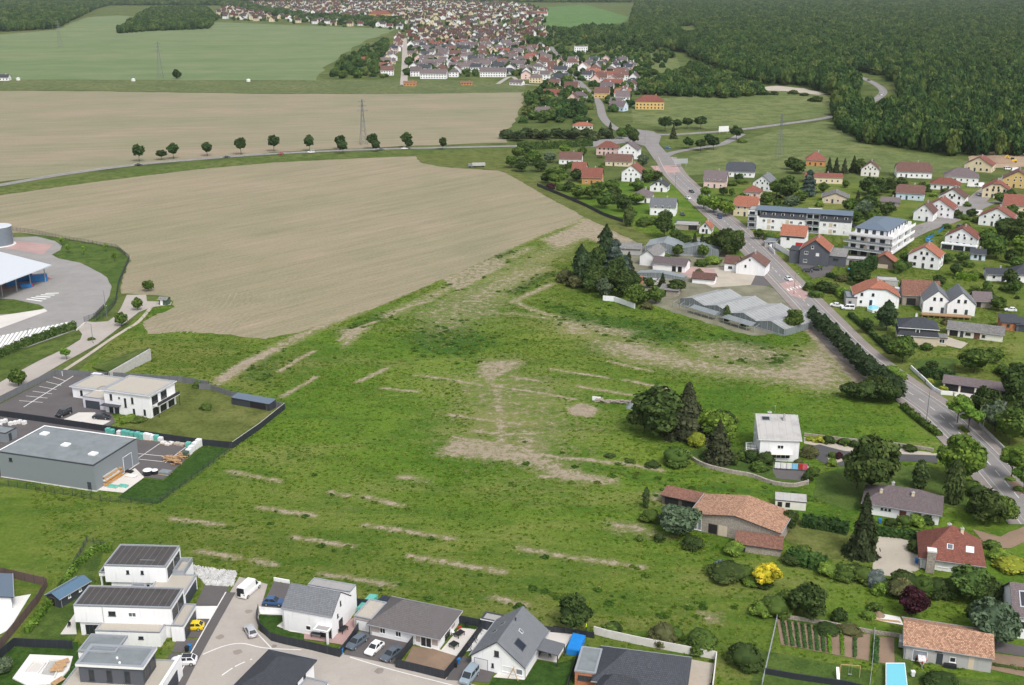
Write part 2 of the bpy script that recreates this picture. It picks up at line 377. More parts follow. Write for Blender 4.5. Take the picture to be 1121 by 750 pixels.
def smooth(P, k=8):
 """Catmull-Rom through the points"""
 out = []; n = len(P)
 for i in range(n - 1):
  p0, p1, p2, p3 = P[max(i - 1, 0)], P[i], P[i + 1], P[min(i + 2, n - 1)]
  for j in range(k):
   t = j / k
   out.append(tuple(0.5 * (2 * p1[d] + (p2[d] - p0[d]) * t + (2 * p0[d] - 5 * p1[d] + 4 * p2[d] - p3[d]) * t * t + (3 * p1[d] - p0[d] - 3 * p2[d] + p3[d]) * t ** 3) for d in (0, 1)))
 return out + [P[-1]]
def offs(P, d):
 out = []
 for i in range(len(P)):
  a, b = P[max(i - 1, 0)], P[min(i + 1, len(P) - 1)]
  l = math.dist(a, b) or 1; out.append((P[i][0] - (b[1] - a[1]) / l * d, P[i][1] + (b[0] - a[0]) / l * d))
 return out
def ribbon(name, P, d0, d1, z, m, dash=None, height=0.0, kind='structure', mb=None):
 """strip of a path between sideways offsets d0 and d1 (left positive); dash=(on, off) metres"""
 z += 0.02
 A, B = offs(P, d0), offs(P, d1); b = mb or MB(); s = 0.0
 for i in range(len(P) - 1):
  ok = True
  if dash: ok = (s % (dash[0] + dash[1])) < dash[0]
  s += math.dist(P[i], P[i + 1])
  if not ok: continue
  q = [A[i], B[i], B[i + 1], A[i + 1]]
  if height: b.prism(q, z, z + height, 0, bottom=False)
  else:
   if (q[1][0] - q[0][0]) * (q[2][1] - q[0][1]) - (q[1][1] - q[0][1]) * (q[2][0] - q[0][0]) < 0: q = q[::-1]
   b.face([(x, y, z) for x, y in q])
 if mb is not None: return None
 o = b.build(name, M[m])
 if kind: tag(o, kind=kind)
 return o
def resamp(P, step):
 out = [P[0]]; acc = 0.0
 for i in range(len(P) - 1):
  a, b = P[i], P[i + 1]; l = math.dist(a, b); d = step - acc
  while d <= l:
   out.append((a[0] + (b[0] - a[0]) * d / l, a[1] + (b[1] - a[1]) * d / l)); d += step
  acc = (acc + l) % step if l else acc
 return out + [P[-1]]
b = MB(); b.face([(-14000, -600, 0), (14000, -600, 0), (14000, 20000, 0), (-14000, 20000, 0)])
tag(b.build('ground', M['g_base']), kind='structure')
MX0, MX1, MY0, MY1, ST = -130.0, 262.0, 140.0, 640.0, 0.85
gx = np.arange(MX0, MX1 + .1, ST); gy = np.arange(MY0, MY1 + .1, ST)
XX, YY = np.meshgrid(gx, gy); dirt = np.zeros_like(XX); lush = np.zeros_like(XX); dry = np.zeros_like(XX)
def seg_d(a, b):
 ax, ay = a; bx, by = b; dx, dy = bx - ax, by - ay; l2 = dx * dx + dy * dy or 1
 t = np.clip(((XX - ax) * dx + (YY - ay) * dy) / l2, 0, 1)
 return np.hypot(XX - ax - t * dx, YY - ay - t * dy)
def stroke(arr, p, hw, val=1.0, soft=1.2, pix=True):
 P = [G(*q) for q in p] if pix else p
 for a, b in zip(P[:-1], P[1:]):
  v = np.clip((hw + soft - seg_d(a, b)) / (2 * soft), 0, 1) * val
  np.maximum(arr, v, out=arr)
def inpoly(P, X, Y):
 ins = np.zeros(X.shape, bool)
 for i in range(len(P)):
  (x0, y0), (x1, y1) = P[i - 1], P[i]
  if y0 == y1: continue
  c = ((y0 > Y) != (y1 > Y)) & (X < (x1 - x0) * (Y - y0) / (y1 - y0) + x0)
  ins ^= c
 return ins
def area(arr, p, val=1.0, soft=3.0):
 P = [G(*q) for q in p]
 d = np.full(XX.shape, 1e9)
 for i in range(len(P)): d = np.minimum(d, seg_d(P[i - 1], P[i]))
 s = np.where(inpoly(P, XX, YY), d, -d)
 np.maximum(arr, np.clip((s + soft) / (2 * soft), 0, 1) * val, out=arr)
TR = [((400, 575), (447, 582), (495, 590)), ((568, 600), (610, 608), (650, 614)), ((650, 614), (705, 622)), ((448, 609), (500, 618), (552, 627)),
      ((353, 628), (430, 641)), ((540, 655), (578, 663)), ((284, 556), (345, 565)), ((320, 588), (386, 599)), ((215, 603), (260, 611)), ((275, 613), (300, 618)),
      ((187, 568), (243, 575)), ((250, 516), (304, 527)), ((362, 539), (380, 543)), ((396, 543), (439, 554)), ((455, 411), (490, 415), (530, 422)),
      ((418, 425), (457, 429)), ((490, 454), (573, 465)), ((496, 478), (560, 488), (612, 502)), ((603, 404), (667, 414)), ((633, 423), (694, 433)),
      ((667, 396), (710, 406)), ((685, 416), (731, 426)), ((560, 412), (594, 418)), ((541, 423), (585, 429), (628, 437)), ((617, 501), (680, 507), (724, 515)),
      ((371, 373), (390, 360), (412, 352)), ((306, 407), (325, 394), (343, 385)), ((308, 435), (346, 413)), ((392, 418), (424, 403)),
      ((436, 523), (452, 523)), ((516, 472), (560, 476)), ((590, 522), (640, 520)), ((425, 343), (450, 335), (470, 330))]
for k, s in enumerate(TR): stroke(dirt, s, 0.75 if k > 20 else 0.65, 0.95, 1.3)
stroke(dirt, [(240, 418), (275, 396), (306, 379), (345, 360), (400, 338), (470, 308), (520, 288), (560, 270), (600, 253), (640, 240)], 2.2, 0.8, 3.2)
stroke(dirt, [(243, 415), (268, 398), (300, 383)], 2.2, 0.9, 2.0)
stroke(dirt, [(424, 346), (460, 330), (500, 312), (540, 290), (580, 272)], 3.5, 0.62, 5)
stroke(dirt, [(475, 328), (500, 336), (526, 344), (560, 343), (600, 349)], 1.8, 0.62, 3)
stroke(dirt, [(561, 331), (580, 322), (604, 311)], 1.4, .82, 2.2); stroke(dirt, [(564, 331), (590, 342), (610, 347)], 1.4, .8, 2.4)
stroke(dirt, [(481, 364), (510, 352), (540, 340)], 1.6, 0.6, 3)
stroke(dirt, [(541, 395), (535, 420), (540, 450), (545, 480), (550, 500)], 2.6, 0.52, 5)
stroke(dirt, [(560, 390), (556, 430), (562, 470), (575, 500)], 2.0, 0.42, 5)
area(dirt, [(500, 480), (560, 484), (605, 500), (650, 520), (640, 530), (560, 508), (510, 492)], 0.66, 4)
area(dirt, [(562, 467), (590, 470), (602, 490), (600, 500), (560, 490)], 0.6, 4)
area(dirt, [(645, 370), (700, 372), (760, 390), (820, 398), (850, 398), (885, 376), (905, 372), (938, 402), (932, 428), (900, 430), (850, 420), (790, 413), (740, 406), (690, 398), (650, 384)], 0.66, 9)
area(dirt, [(590, 262), (620, 250), (645, 235), (690, 252), (720, 268), (690, 275), (640, 262), (610, 275)], 0.72, 4)
area(dirt, [(490, 330), (540, 300), (600, 285), (610, 295), (570, 315), (520, 345)], 0.5, 6)
area(dirt, [(600, 345), (650, 352), (660, 372), (610, 366)], 0.55, 6)
area(dirt, [(620, 446), (640, 441), (656, 449), (648, 457), (625, 455)], 0.95, 1.5)
area(dirt, [(765, 396), (740, 374), (800, 372), (870, 385), (850, 400)], 0.5, 5)
area(dirt, [(662, 572), (705, 575), (745, 590), (720, 590), (670, 582)], 0.55, 2.5)
area(dirt, [(705, 540), (728, 535), (770, 548), (750, 556), (716, 552)], 0.55, 2.5)
area(dirt, [(430, 345), (520, 300), (600, 262), (660, 240), (640, 275), (590, 300), (560, 345), (480, 372)], 0.42, 12)
area(dirt, [(460, 410), (560, 395), (640, 420), (660, 470), (640, 520), (560, 520), (490, 480)], 0.36, 14)
for P_, v_ in (([(523, 395), (568, 393), (576, 399), (535, 421), (519, 411)], .62), ([(496, 477), (597, 494), (603, 506), (527, 505), (474, 498)], .66), ([(576, 509), (675, 523), (676, 532), (609, 526)], .72), ([(441, 517), (470, 525), (468, 531), (444, 525)], .6), ([(371, 360), (406, 358), (376, 382)], .7), ([(667, 570), (702, 575), (700, 581), (668, 578)], .8), ([(610, 345), (640, 352), (700, 362), (690, 372), (650, 366)], .5), ([(480, 305), (540, 280), (560, 290), (500, 322)], .6)): area(dirt, P_, v_, 2.5)
stroke(dirt, [(543, 421), (548, 455), (552, 495)], 2.4, .6, 2.5)
area(lush, [(265, 389), (322, 385), (300, 425), (255, 420)], .6, 4)
area(dirt, [(640, 690), (690, 690), (735, 700), (720, 706)], 0.0)
area(dirt, [(765, 668), (790, 672), (786, 685), (770, 680)], 0.65, 1.5)
stroke(dirt, [(880, 346), (889, 362), (911, 385), (930, 403), (943, 420)], 2.4, 1.0, 1.5)
area(lush, [(600, 330), (660, 345), (740, 352), (770, 372), (720, 378), (650, 362), (610, 352)], 1.0, 6)
area(lush, [(770, 365), (840, 372), (890, 395), (860, 408), (790, 395)], 0.8, 6)
area(lush, [(430, 365), (500, 350), (560, 372), (520, 395), (450, 390)], 0.8, 8)
area(lush, [(560, 480), (700, 520), (860, 540), (840, 560), (700, 545), (600, 520)], 0.45, 8)
for s in [((498, 313), (552, 277)), ((390, 334), (440, 312)), ((562, 320), (600, 300)), ((380, 362), (424, 345))]: stroke(lush, s, 4, 0.95, 4)
for k, s in enumerate(TR[:14]):
 P = [G(*q) for q in s]; P = [(x + 0.3, y - 2.0) for x, y in P]; stroke(lush, P, 0.7, 0.75, 1.4, pix=False)
stroke(lush, [(500, 628), (580, 645), (680, 668), (790, 690), (850, 700)], 0.8, 0.7, 1.5)
stroke(lush, [(620, 640), (720, 660), (835, 675)], 0.8, 0.8, 1.5)
stroke(lush, [(612, 500), (690, 522), (760, 535), (850, 540), (900, 548)], 2.5, 0.75, 4)
area(dry, [(0, 520), (250, 520), (520, 590), (860, 640), (860, 770), (0, 770)], 0.8, 25)
area(dry, [(240, 410), (330, 380), (340, 400), (250, 450)], 0.9, 8)
area(dry, [(560, 300), (650, 240), (720, 270), (620, 330)], 0.8, 15)
area(dry, [(80, 370), (150, 366), (280, 372), (240, 420), (180, 412), (90, 400)], 0.9, 8)
area(dry, [(760, 190), (1130, 190), (1130, 560), (1060, 500), (960, 405), (870, 310)], 0.75, 6)
area(dry, [(560, 330), (690, 345), (760, 400), (600, 420)], 0.5, 20)
ny, nx = XX.shape; idx = np.arange(nx * ny).reshape(ny, nx)
keep = np.ones((ny - 1, nx - 1), bool)
cx_, cy_ = XX[:-1, :-1] + ST / 2, YY[:-1, :-1] + ST / 2
keep &= np.abs(cx_) < cy_ * 0.46 + 28
quads = np.stack([idx[:-1, :-1], idx[:-1, 1:], idx[1:, 1:], idx[1:, :-1]], -1)[keep]
me = bpy.data.meshes.new('meadow')
me.vertices.add(nx * ny); me.vertices.foreach_set('co', np.stack([XX, YY, np.full_like(XX, 0.03)], -1).astype(np.float32).ravel())
me.loops.add(quads.size); me.loops.foreach_set('vertex_index', quads.ravel().astype(np.int32))
me.polygons.add(len(quads)); me.polygons.foreach_set('loop_start', np.arange(0, quads.size, 4, dtype=np.int32))
me.update(); me.validate()
at_ = me.color_attributes.new('cover', 'FLOAT_COLOR', 'POINT')
at_.data.foreach_set('color', np.stack([dirt, lush, dry, np.ones_like(dirt)], -1).astype(np.float32).ravel())
def meadow_mat():
 m, t, b = nt('unmown_meadow'); co = objco(t)
 va = N(t, 'ShaderNodeVertexColor'); va.layer_name = 'cover'
 sp = N(t, 'ShaderNodeSeparateColor'); L(t, va.outputs['Color'], sp.inputs[0])
 st = N(t, 'ShaderNodeMapping'); st.inputs['Rotation'].default_value = (0, 0, R(15)); st.inputs['Scale'].default_value = (0.35, 1, 1); L(t, co, st.inputs['Vector'])
 nL = noise(t, co, 0.022, 6, 0.62); nM = noise(t, st.outputs['Vector'], 0.16, 6, 0.68); nF = noise(t, co, 1.1, 6, 0.78); nG = noise(t, co, 0.42, 7, 0.75)
 viv = ramp(t, nL, [(0.34, (0.064, 0.134, 0.012)), (0.5, (0.096, 0.168, 0.017)), (0.66, (0.144, 0.200, 0.029))])
 oli = ramp(t, nL, [(0.34, (0.096, 0.130, 0.024)), (0.5, (0.134, 0.156, 0.034)), (0.66, (0.175, 0.180, 0.055))])
 cc = mixc(t, sp.outputs[2], viv, oli)
 cc = mixc(t, mth(t, 'MULTIPLY', ramp_f(t, nM, 0.45, 0.62), 0.65), cc, (0.046, 0.108, 0.011))
 cc = mixc(t, mth(t, 'MULTIPLY', ramp_f(t, noise(t, st.outputs['Vector'], 0.05, 7, 0.72), 0.50, 0.66), 0.6), cc, (0.185, 0.19, 0.06))
 lu = ramp_f(t, mth(t, 'ADD', sp.outputs[1], mth(t, 'MULTIPLY', mth(t, 'SUBTRACT', nG, 0.5), 1.8)), 0.35, 0.8)
 cc = mixc(t, mth(t, 'MULTIPLY', lu, 0.85), cc, (0.034, 0.090, 0.014))
 cc = mixc(t, 0.7, cc, ramp(t, nF, [(0.25, (0.42, 0.45, 0.4)), (0.5, (1, 1, 1)), (0.75, (1.55, 1.5, 1.5))]), 'MULTIPLY')
 dd = mth(t, 'ADD', sp.outputs[0], mth(t, 'ADD', mth(t, 'MULTIPLY', mth(t, 'SUBTRACT', nG, 0.5), 1.7), mth(t, 'MULTIPLY', mth(t, 'SUBTRACT', nF, 0.5), 0.9)))
 dm = ramp_f(t, dd, 0.42, 0.70)
 dc = ramp(t, nG, [(0.3, (0.225, 0.185, 0.128)), (0.5, (0.305, 0.255, 0.185)), (0.7, (0.385, 0.33, 0.25))])
 dc = mixc(t, 0.5, dc, ramp(t, nF, [(0.3, (0.7, 0.7, 0.68)), (0.7, (1.2, 1.2, 1.2))]), 'MULTIPLY')
 thin = ramp_f(t, dd, 0.10, 0.5)
 cc = mixc(t, mth(t, 'MULTIPLY', thin, 0.62), cc, (0.22, 0.20, 0.10))
 cc = mixc(t, dm, cc, dc)
 L(t, cc, b.inputs['Base Color']); b.inputs['Roughness'].default_value = 0.95; b.inputs['Specular IOR Level'].default_value = 0.1
 bump(t, b, mth(t, 'ADD', mth(t, 'MULTIPLY', nF, 0.4), nG), 0.9, 0.5)
 return m
me.materials.append(meadow_mat())
tag(link('meadow', me), kind='structure')
sheet('near_field', [(-60, 232), (0, 214), (70, 204), (130, 196), (220, 185), (300, 178), (380, 174), (455, 171), (460, 178), (485, 183), (545, 187), (562, 192), (600, 214), (643, 236), (600, 254), (560, 272), (520, 290), (470, 312), (410, 337), (360, 353), (325, 364), (290, 371), (240, 366), (200, 363), (160, 366), (158, 352), (190, 336), (186, 325), (150, 322), (131, 322), (134, 305), (143, 284), (132, 271), (70, 261), (17, 255), (-60, 248)], 0.06, 'crop_near', 0.7)
sheet('middle_field', [(-80, 99), (100, 100), (300, 103), (450, 103), (573, 101), (571, 115), (566, 130), (556, 142), (556, 156), (420, 161), (300, 167), (200, 175), (100, 187), (0, 199), (-80, 212)], 0.06, 'crop_mid', 2.0, 15)
sheet('dry_grass_strip', [(-80, 87), (200, 88), (345, 88), (450, 87), (575, 90), (574, 101), (450, 103), (300, 102.5), (100, 99), (-80, 98)], 0.10, 'g_strip', 1.5, 15)
sheet('far_field', [(-80, 40), (0, 38), (60, 33), (95, 19), (130, 17), (230, 24), (330, 28), (435, 32), (400, 45), (370, 62), (350, 80), (345, 88), (200, 88), (-80, 87)], 0.14, 'crop_far', 5, 40)
sheet('far_meadow', [(572, 27), (585, 18), (600, 8), (640, 5), (690, 19), (680, 25), (650, 29), (600, 33)], 0.14, 'g_bright', 5, 40)
sheet('road_verge', [(-60, 213), (0, 206), (100, 191), (200, 179), (300, 170.5), (420, 165), (560, 162), (562, 168), (470, 169), (455, 171), (380, 174), (300, 178), (200, 187), (100, 200), (0, 214), (-60, 222)], 0.10, 'g_verge', 0.8)
sheet('field_corner_grass', [(455, 170), (560, 164), (566, 190), (545, 187), (485, 183), (460, 178)], 0.11, 'g_olive', 0.8)
sheet('boundary_verge', [(548, 186), (565, 188), (620, 212), (690, 248), (745, 276), (738, 282), (690, 262), (640, 238), (600, 216)], 0.09, 'g_olive', 0.6)
sheet('pasture', [(735, 180), (790, 158), (860, 141), (908, 132), (920, 142), (960, 162), (1010, 170), (1060, 177), (1040, 190), (1000, 188), (735, 192)], 0.10, 'g_pasture', 1.5, 10)
sheet('pasture_edge', [(690, 112), (760, 104), (850, 100), (905, 104), (916, 118), (905, 127), (820, 139), (745, 142), (692, 135)], 0.10, 'g_pasture', 1.5, 10)
sheet('junction_island_grass', [(706, 148), (740, 148), (812, 142), (806, 150), (790, 158), (735, 163), (712, 158)], 0.12, 'g_verge', 0.5)
sheet('clearing', [(676, 72), (705, 58), (740, 62), (748, 80), (720, 92), (690, 92)], 0.10, 'g_pasture', 2, 15)
sheet('sand_track', [(828, 96), (850, 94), (880, 97), (905, 103), (895, 104), (860, 100), (830, 99)], 0.14, 'gravelpad', 1, 8)
sheet('earthworks', [(1060, 172), (1090, 166), (1125, 168), (1140, 182), (1090, 184), (1062, 180)], 0.12, 'dirt', 1, 8)
ROAD = smooth(PX((-60, 214.5), (0, 203), (70, 191), (150, 180.5), (230, 173.5), (300, 168.5), (400, 164), (500, 161.5), (565, 160), (620, 158), (665, 154), (700, 150)))
ribbon('country_road', ROAD, 3.4, -3.4, 0.16, 'asphalt')
ribbon('road_edge_line', ROAD, 3.15, 2.95, 0.18, 'mark'); ribbon('road_edge_line', ROAD, -2.95, -3.15, 0.18, 'mark')
ribbon('road_centre_line', resamp(ROAD, 1.5), 0.09, -0.09, 0.18, 'mark', (3, 4.5))
JUN = smooth(PX((690, 143), (715, 147), (745, 147), (800, 143), (850, 137), (905, 129), (930, 121), (955, 111), (967, 101), (958, 92), (940, 84), (925, 79)))
ribbon('forest_road', JUN, 4, -4, 0.17, 'asphalt'); ribbon('forest_road_line', resamp(JUN, 1.5), 0.1, -0.1, 0.19, 'mark', (3, 4.5))
LNK = smooth(PX((812, 147), (790, 158), (760, 163), (735, 168), (722, 176)))
for k in range(12): ribbon('field_row', offs(smooth(PX((149, 274), (145, 284), (139, 296), (136, 308), (137, 320))), -(1.2 + k * 1.9)), .3, -.3, 0.05, 'rowsoil')
for k in range(14): ribbon('field_row', offs(smooth(PX((160, 364), (172, 354), (190, 343), (204, 334), (212, 322))), -(1.0 + k * 2.1)), .3, -.3, 0.05, 'rowsoil')
for x, y, r_ in ((272, 670, .7), (241, 698, .8), (260, 714.6, .9), (268, 690, .6), (330, 722, .7), (415, 735, .8), (300, 708, .5)):
 c_ = G(x, y); sheet('street_patch', [(c_[0] + r_ * math.cos(a) * random.uniform(.7, 1.2), c_[1] + r_ * math.sin(a) * random.uniform(.7, 1.2)) for a in np.arange(0, 6.2, .5)], .125, 'patch', world=True)
ribbon('link_road', LNK, 3.2, -3.2, 0.165, 'asphalt')
sheet('junction', [(692, 141), (715, 144), (724, 149), (721, 158), (733, 171), (741, 182), (725, 186), (714, 172), (706, 160), (690, 156), (650, 161), (600, 163), (600, 157.5), (660, 153), (688, 148)], 0.15, 'asphalt')
VIL = smooth(PX((700, 150), (672, 140), (660, 128), (655, 112), (640, 96), (622, 78), (612, 62), (600, 48)))
ribbon('village_street', VIL, 3.6, -3.6, 0.17, 'asphalt')
FST = smooth(PX((442, 93), (443, 70), (443, 42))); ribbon('far_street', FST, 4, -4, 0.18, 'streetconc')
ribbon('far_lane', smooth(PX((545, 92), (560, 84), (572, 92), (600, 94), (640, 97))), 2.5, -2.5, 0.17, 'streetconc')
MAIN = smooth(PX((728, 172), (738, 190), (755, 207), (778, 229), (815, 262), (852, 300), (877, 326), (903, 353), (934, 384), (972, 414), (1020, 447), (1054, 478), (1081, 506), (1108, 537), (1140, 575)), 10)
MAIN = resamp(MAIN, 1.5)
ribbon('pavement', MAIN, 7.3, 4.3, 0.06, 'pave', height=0.10); ribbon('pavement', MAIN, -4.3, -7.0, 0.06, 'pave', height=0.10)
ribbon('main_road', MAIN, 4.3, -4.3, 0.09, 'asphalt')
ribbon('kerb', MAIN, 4.42, 4.2, 0.08, 'kerbstone', height=0.12); ribbon('kerb', MAIN, -4.2, -4.42, 0.08, 'kerbstone', height=0.12)
ribbon('centre_line', MAIN, 0.08, -0.08, 0.11, 'mark', (3, 3)); ribbon('gutter_line', MAIN, 3.05, 2.95, 0.11, 'kerbstone'); ribbon('gutter_line', MAIN, -2.95, -3.05, 0.11, 'kerbstone')
sheet('pink_crossing', [(853, 311), (872, 305), (893, 318), (881, 328), (866, 324)], 0.115, 'pavepink')
sheet('north_crossing', [(712, 182), (740, 181), (745, 189), (720, 190)], 0.155, 'pavepink')
b = MB(); c0, c1 = G(861, 318), G(884, 312)
for k in range(7):
 t = (k + 0.5) / 7; x = c0[0] + (c1[0] - c0[0]) * t; y = c0[1] + (c1[1] - c0[1]) * t
 b.face([(x - 0.28, y - 1.5, 0.135), (x + 0.28, y - 1.5, 0.135), (x + 0.28, y + 1.5, 0.135), (x - 0.28, y + 1.5, 0.135)])
tag(b.build('crossing_stripe', M['mark']), kind='structure')
for q in ([(1048, 468), (1054, 465), (1062, 474), (1055, 477)], [(1100, 524), (1107, 521), (1124, 538), (1117, 543)]):
 P = PX(*q); bb = MB(); bb.prism(P, 0.08, 0.22, 0, 1); tag(bb.build('planted_island_kerb', [M['kerbstone'], M['soil']]), kind='structure')
SIDE = smooth(PX((948, 290), (975, 268), (1005, 252), (1040, 240), (1062, 226), (1078, 212), (1100, 198), (1135, 186)))
ribbon('side_street', SIDE, 3.4, -3.4, 0.09, 'asphalt'); ribbon('side_pavement', SIDE, 5.0, 3.4, 0.06, 'pave', height=0.12); ribbon('side_pavement', SIDE, -3.4, -5.0, 0.06, 'pave', height=0.12)
ribbon('cross_street', smooth(PX((1062, 232), (1085, 222), (1110, 222))), 3, -3, 0.085, 'asphalt')
M['yardmix'] = asphalt('weedy_nursery_yard', (0.185, 0.18, 0.125), .25, .4, .3)
sheet('nursery_yard', [(692, 264), (780, 259), (800, 290), (866, 328), (872, 362), (822, 368), (745, 345), (704, 330), (690, 300)], 0.065, 'yardmix', .8)
sheet('grey_forecourt', [(866, 284), (880, 276), (915, 290), (905, 302), (890, 305)], 0.08, 'asphaltdark')
sheet('block_forecourt', [(818, 256), (848, 258), (856, 275), (838, 276)], 0.10, 'asphaltdark')
sheet('asphalt_forecourt', [(828, 300), (850, 296), (862, 305), (868, 316), (822, 312)], 0.085, 'asphaltdark')
sheet('courtyard', [(740, 296), (800, 292), (828, 300), (822, 312), (780, 315)], 0.075, 'gravelpad')
sheet('red_courtyard', [(742, 301), (757, 292), (782, 295), (784, 300), (766, 307)], 0.095, 'pavepink')
sheet('house_forecourt', [(880, 490), (897, 487), (925, 494), (975, 497), (1028, 499), (1026, 507), (955, 503), (930, 511), (908, 511), (893, 502), (878, 500)], 0.09, 'asphaltnew', 0.15)
sheet('washing_yard', [(845, 513), (862, 508), (885, 515), (880, 527), (850, 524)], 0.09, 'asphaltdark')
sheet('pale_drive', [(962, 588), (1003, 590), (1010, 604), (1008, 622), (985, 632), (955, 629), (955, 606)], 0.09, 'gravelpad', 0.25)
sheet('earth_path', [(1066, 580), (1095, 588), (1125, 575), (1140, 585), (1108, 600), (1082, 600)], 0.09, 'soil', 0.4)
sheet('asphalt_lane', [(1072, 704), (1090, 702), (1140, 712), (1140, 722), (1075, 712)], 0.09, 'asphaltdark')
sheet('back_drive', [(1000, 355), (1045, 372), (1060, 376), (1052, 382), (1010, 372)], 0.08, 'gravelpad', 0.3)
sheet('garage_apron', [(1043, 425), (1078, 428), (1105, 436), (1100, 446), (1062, 440), (1045, 434)], 0.09, 'terr')
sheet('barn_yard_grass', [(850, 565), (880, 570), (945, 588), (940, 612), (900, 612), (858, 592)], 0.07, 'g_olive', 0.4)
sheet('lawn', [(832, 712), (955, 735), (952, 760), (820, 755)], 0.075, 'g_lawn', 0.1)
sheet('lawn', [(975, 702), (1000, 708), (1000, 735), (1075, 745), (1140, 748), (1140, 770), (950, 770), (960, 735)], 0.075, 'g_lawn', 0.2)
sheet('lawn', [(893, 519), (945, 508), (1020, 512), (1060, 530), (1060, 560), (980, 545), (930, 560), (890, 545)], 0.07, 'g_lawn', 0.4)
sheet('lawn', [(1000, 395), (1045, 392), (1050, 425), (1030, 428), (1005, 415)], 0.07, 'g_lawn', 0.4)
sheet('depot_yard', [(-60, 264), (0, 262), (17, 260), (40, 259), (60, 264), (68, 269), (66, 274), (57, 279), (64, 283), (88, 288), (108, 298), (117, 304), (122, 314), (120, 324), (114, 335), (96, 352), (84, 361), (60, 370), (0, 391), (-60, 415)], 0.09, 'yard', 0.1)
sheet('depot_lawn', [(17, 254), (70, 261), (132, 272), (142, 285), (134, 303), (131, 322), (126, 334), (112, 350), (104, 352), (96, 352), (114, 335), (120, 324), (122, 314), (117, 304), (108, 298), (88, 288), (64, 283), (57, 279), (66, 274), (68, 269), (60, 264), (40, 259)], 0.085, 'g_lawn', 0.1)
sheet('red_washdown_pad', [(2, 271), (18, 264), (58, 268), (47, 279)], 0.11, 'pavepink')
sheet('depot_island_grass', [(-40, 326), (15, 328), (43, 334), (49, 337), (40, 342), (-40, 347)], 0.11, 'g_lawn', 0.15)
sheet('pale_drive', [(-60, 349), (0, 346), (49, 338.5), (52, 341), (30, 349), (0, 360), (-60, 376)], 0.115, 'terr')
b = MB()
for k in range(20):
 a0 = G(-30 + k * 4.9, 388.0 - k * 1.25 - 0), G(-30 + k * 4.9 + 10, 372 - k * 1.0)
 p, q = Vector((*a0[0], 0.12)), Vector((*a0[1], 0.12)); n = Vector((q - p).to_tuple()); n = Vector((-n.y, n.x, 0)).normalized() * 0.45
 b.face([p + n, p - n, q - n, q + n])
tag(b.build('hatched_marking', M['mark']), kind='structure')
b = MB()
for k in range(5):
 p, q = Vector((*G(29 + k * 5.2, 326 - k * 1.5 + 1.6), 0.12)), Vector((*G(46 + k * 4.6, 329 - k * 2.2 + 1.0), 0.12)); d = (q - p); n = Vector((-d.y, d.x, 0)).normalized() * 0.5
 b.face([p + n, p - n, q - n, q + n])
tag(b.build('hatched_marking', M['mark']), kind='structure')
sheet('access_road', [(-60, 450), (0, 419), (18, 408.5), (41, 396), (75, 380), (88, 372), (90, 366), (86, 361), (94, 352), (104, 353), (118, 352), (127, 346), (133, 336), (139, 323), (160, 323), (161, 330), (188, 331), (187, 334), (166, 336.5), (152, 342), (128, 361), (107, 377), (70, 397), (36, 417), (16, 427), (0, 438), (-60, 470)], 0.09, 'streetconc', 0.06)
ribbon('footpath', smooth(PX((166, 336), (152, 352), (138, 361), (122, 371), (96, 389), (70, 406))), 0.7, -0.7, 0.08, 'gravelpad')
sheet('verge', [(0, 393), (84, 364), (90, 366), (88, 371), (75, 379), (41, 395), (0, 417), (-60, 448), (-60, 418)], 0.075, 'g_verge', 0.1)
sheet('house_yard', [(-60, 478), (0, 443), (62, 411), (81, 411), (100, 413), (130, 418), (118, 440), (126, 463), (118, 467), (30, 457), (-10, 453), (-60, 484)], 0.095, 'asphaltdark', 0.05)
sheet('pale_apron', [(64, 462), (86, 452), (104, 452), (106, 460), (122, 461), (112, 466), (90, 462), (78, 464)], 0.12, 'terr', 0.1)
sheet('house_terrace', [(150, 458), (160, 460), (190, 441), (184, 438)], 0.12, 'terr')
b = MB()
for k in range(6):
 p, q = Vector((*G(58 - k * 7.4, 413 + k * 5.2), 0.12)), Vector((*G(72 - k * 5.0, 417.5 + k * 4.7), 0.12)); d = q - p; n = Vector((-d.y, d.x, 0)).normalized() * 0.09
 b.face([p + n, p - n, q - n, q + n])
p, q = Vector((*G(82, 411), 0.122)), Vector((*G(26, 446), 0.122)); d = q - p; n = Vector((-d.y, d.x, 0)).normalized() * 0.12
b.face([p + n, p - n, q - n, q + n])
tag(b.build('parking_bay_line', M['mark']), kind='structure')
sheet('depot_storage_yard', [(-60, 456), (0, 456), (30, 459), (120, 471), (222, 487), (179, 525), (157, 523), (135, 540), (105, 537), (-60, 516)], 0.095, 'asphaltdark', 0.05)
sheet('concrete_slab', [(106, 537), (135, 540), (158, 523), (148, 513)], 0.12, 'terr')
b = MB()
for A, B in (((150, 503), (175, 486)), ((151, 503), (180, 506)), ((150, 497), (182, 500)), ((181, 507), (206, 488))):
 p, q = Vector((*G(*A), 0.12)), Vector((*G(*B), 0.12)); d = q - p; n = Vector((-d.y, d.x, 0)).normalized() * 0.09; b.face([p + n, p - n, q - n, q + n])
tag(b.build('yard_line', M['mark']), kind='structure')
sheet('mown_strip', [(222, 488), (252, 491), (172, 552), (130, 545), (135, 540), (157, 524), (179, 526)], 0.08, 'g_turf', 0.2)
sheet('plot_grass', [(128, 470), (165, 455), (190, 440), (188, 417), (310, 445), (252, 489), (190, 480)], 0.075, 'g_olive', 0.4)
sheet('estate_street', [(262, 632), (293, 640), (285, 668), (282, 690), (296, 700), (380, 716), (440, 729), (505, 746), (590, 770), (170, 775), (206, 727), (228, 690), (248, 655)], 0.09, 'streetconc')
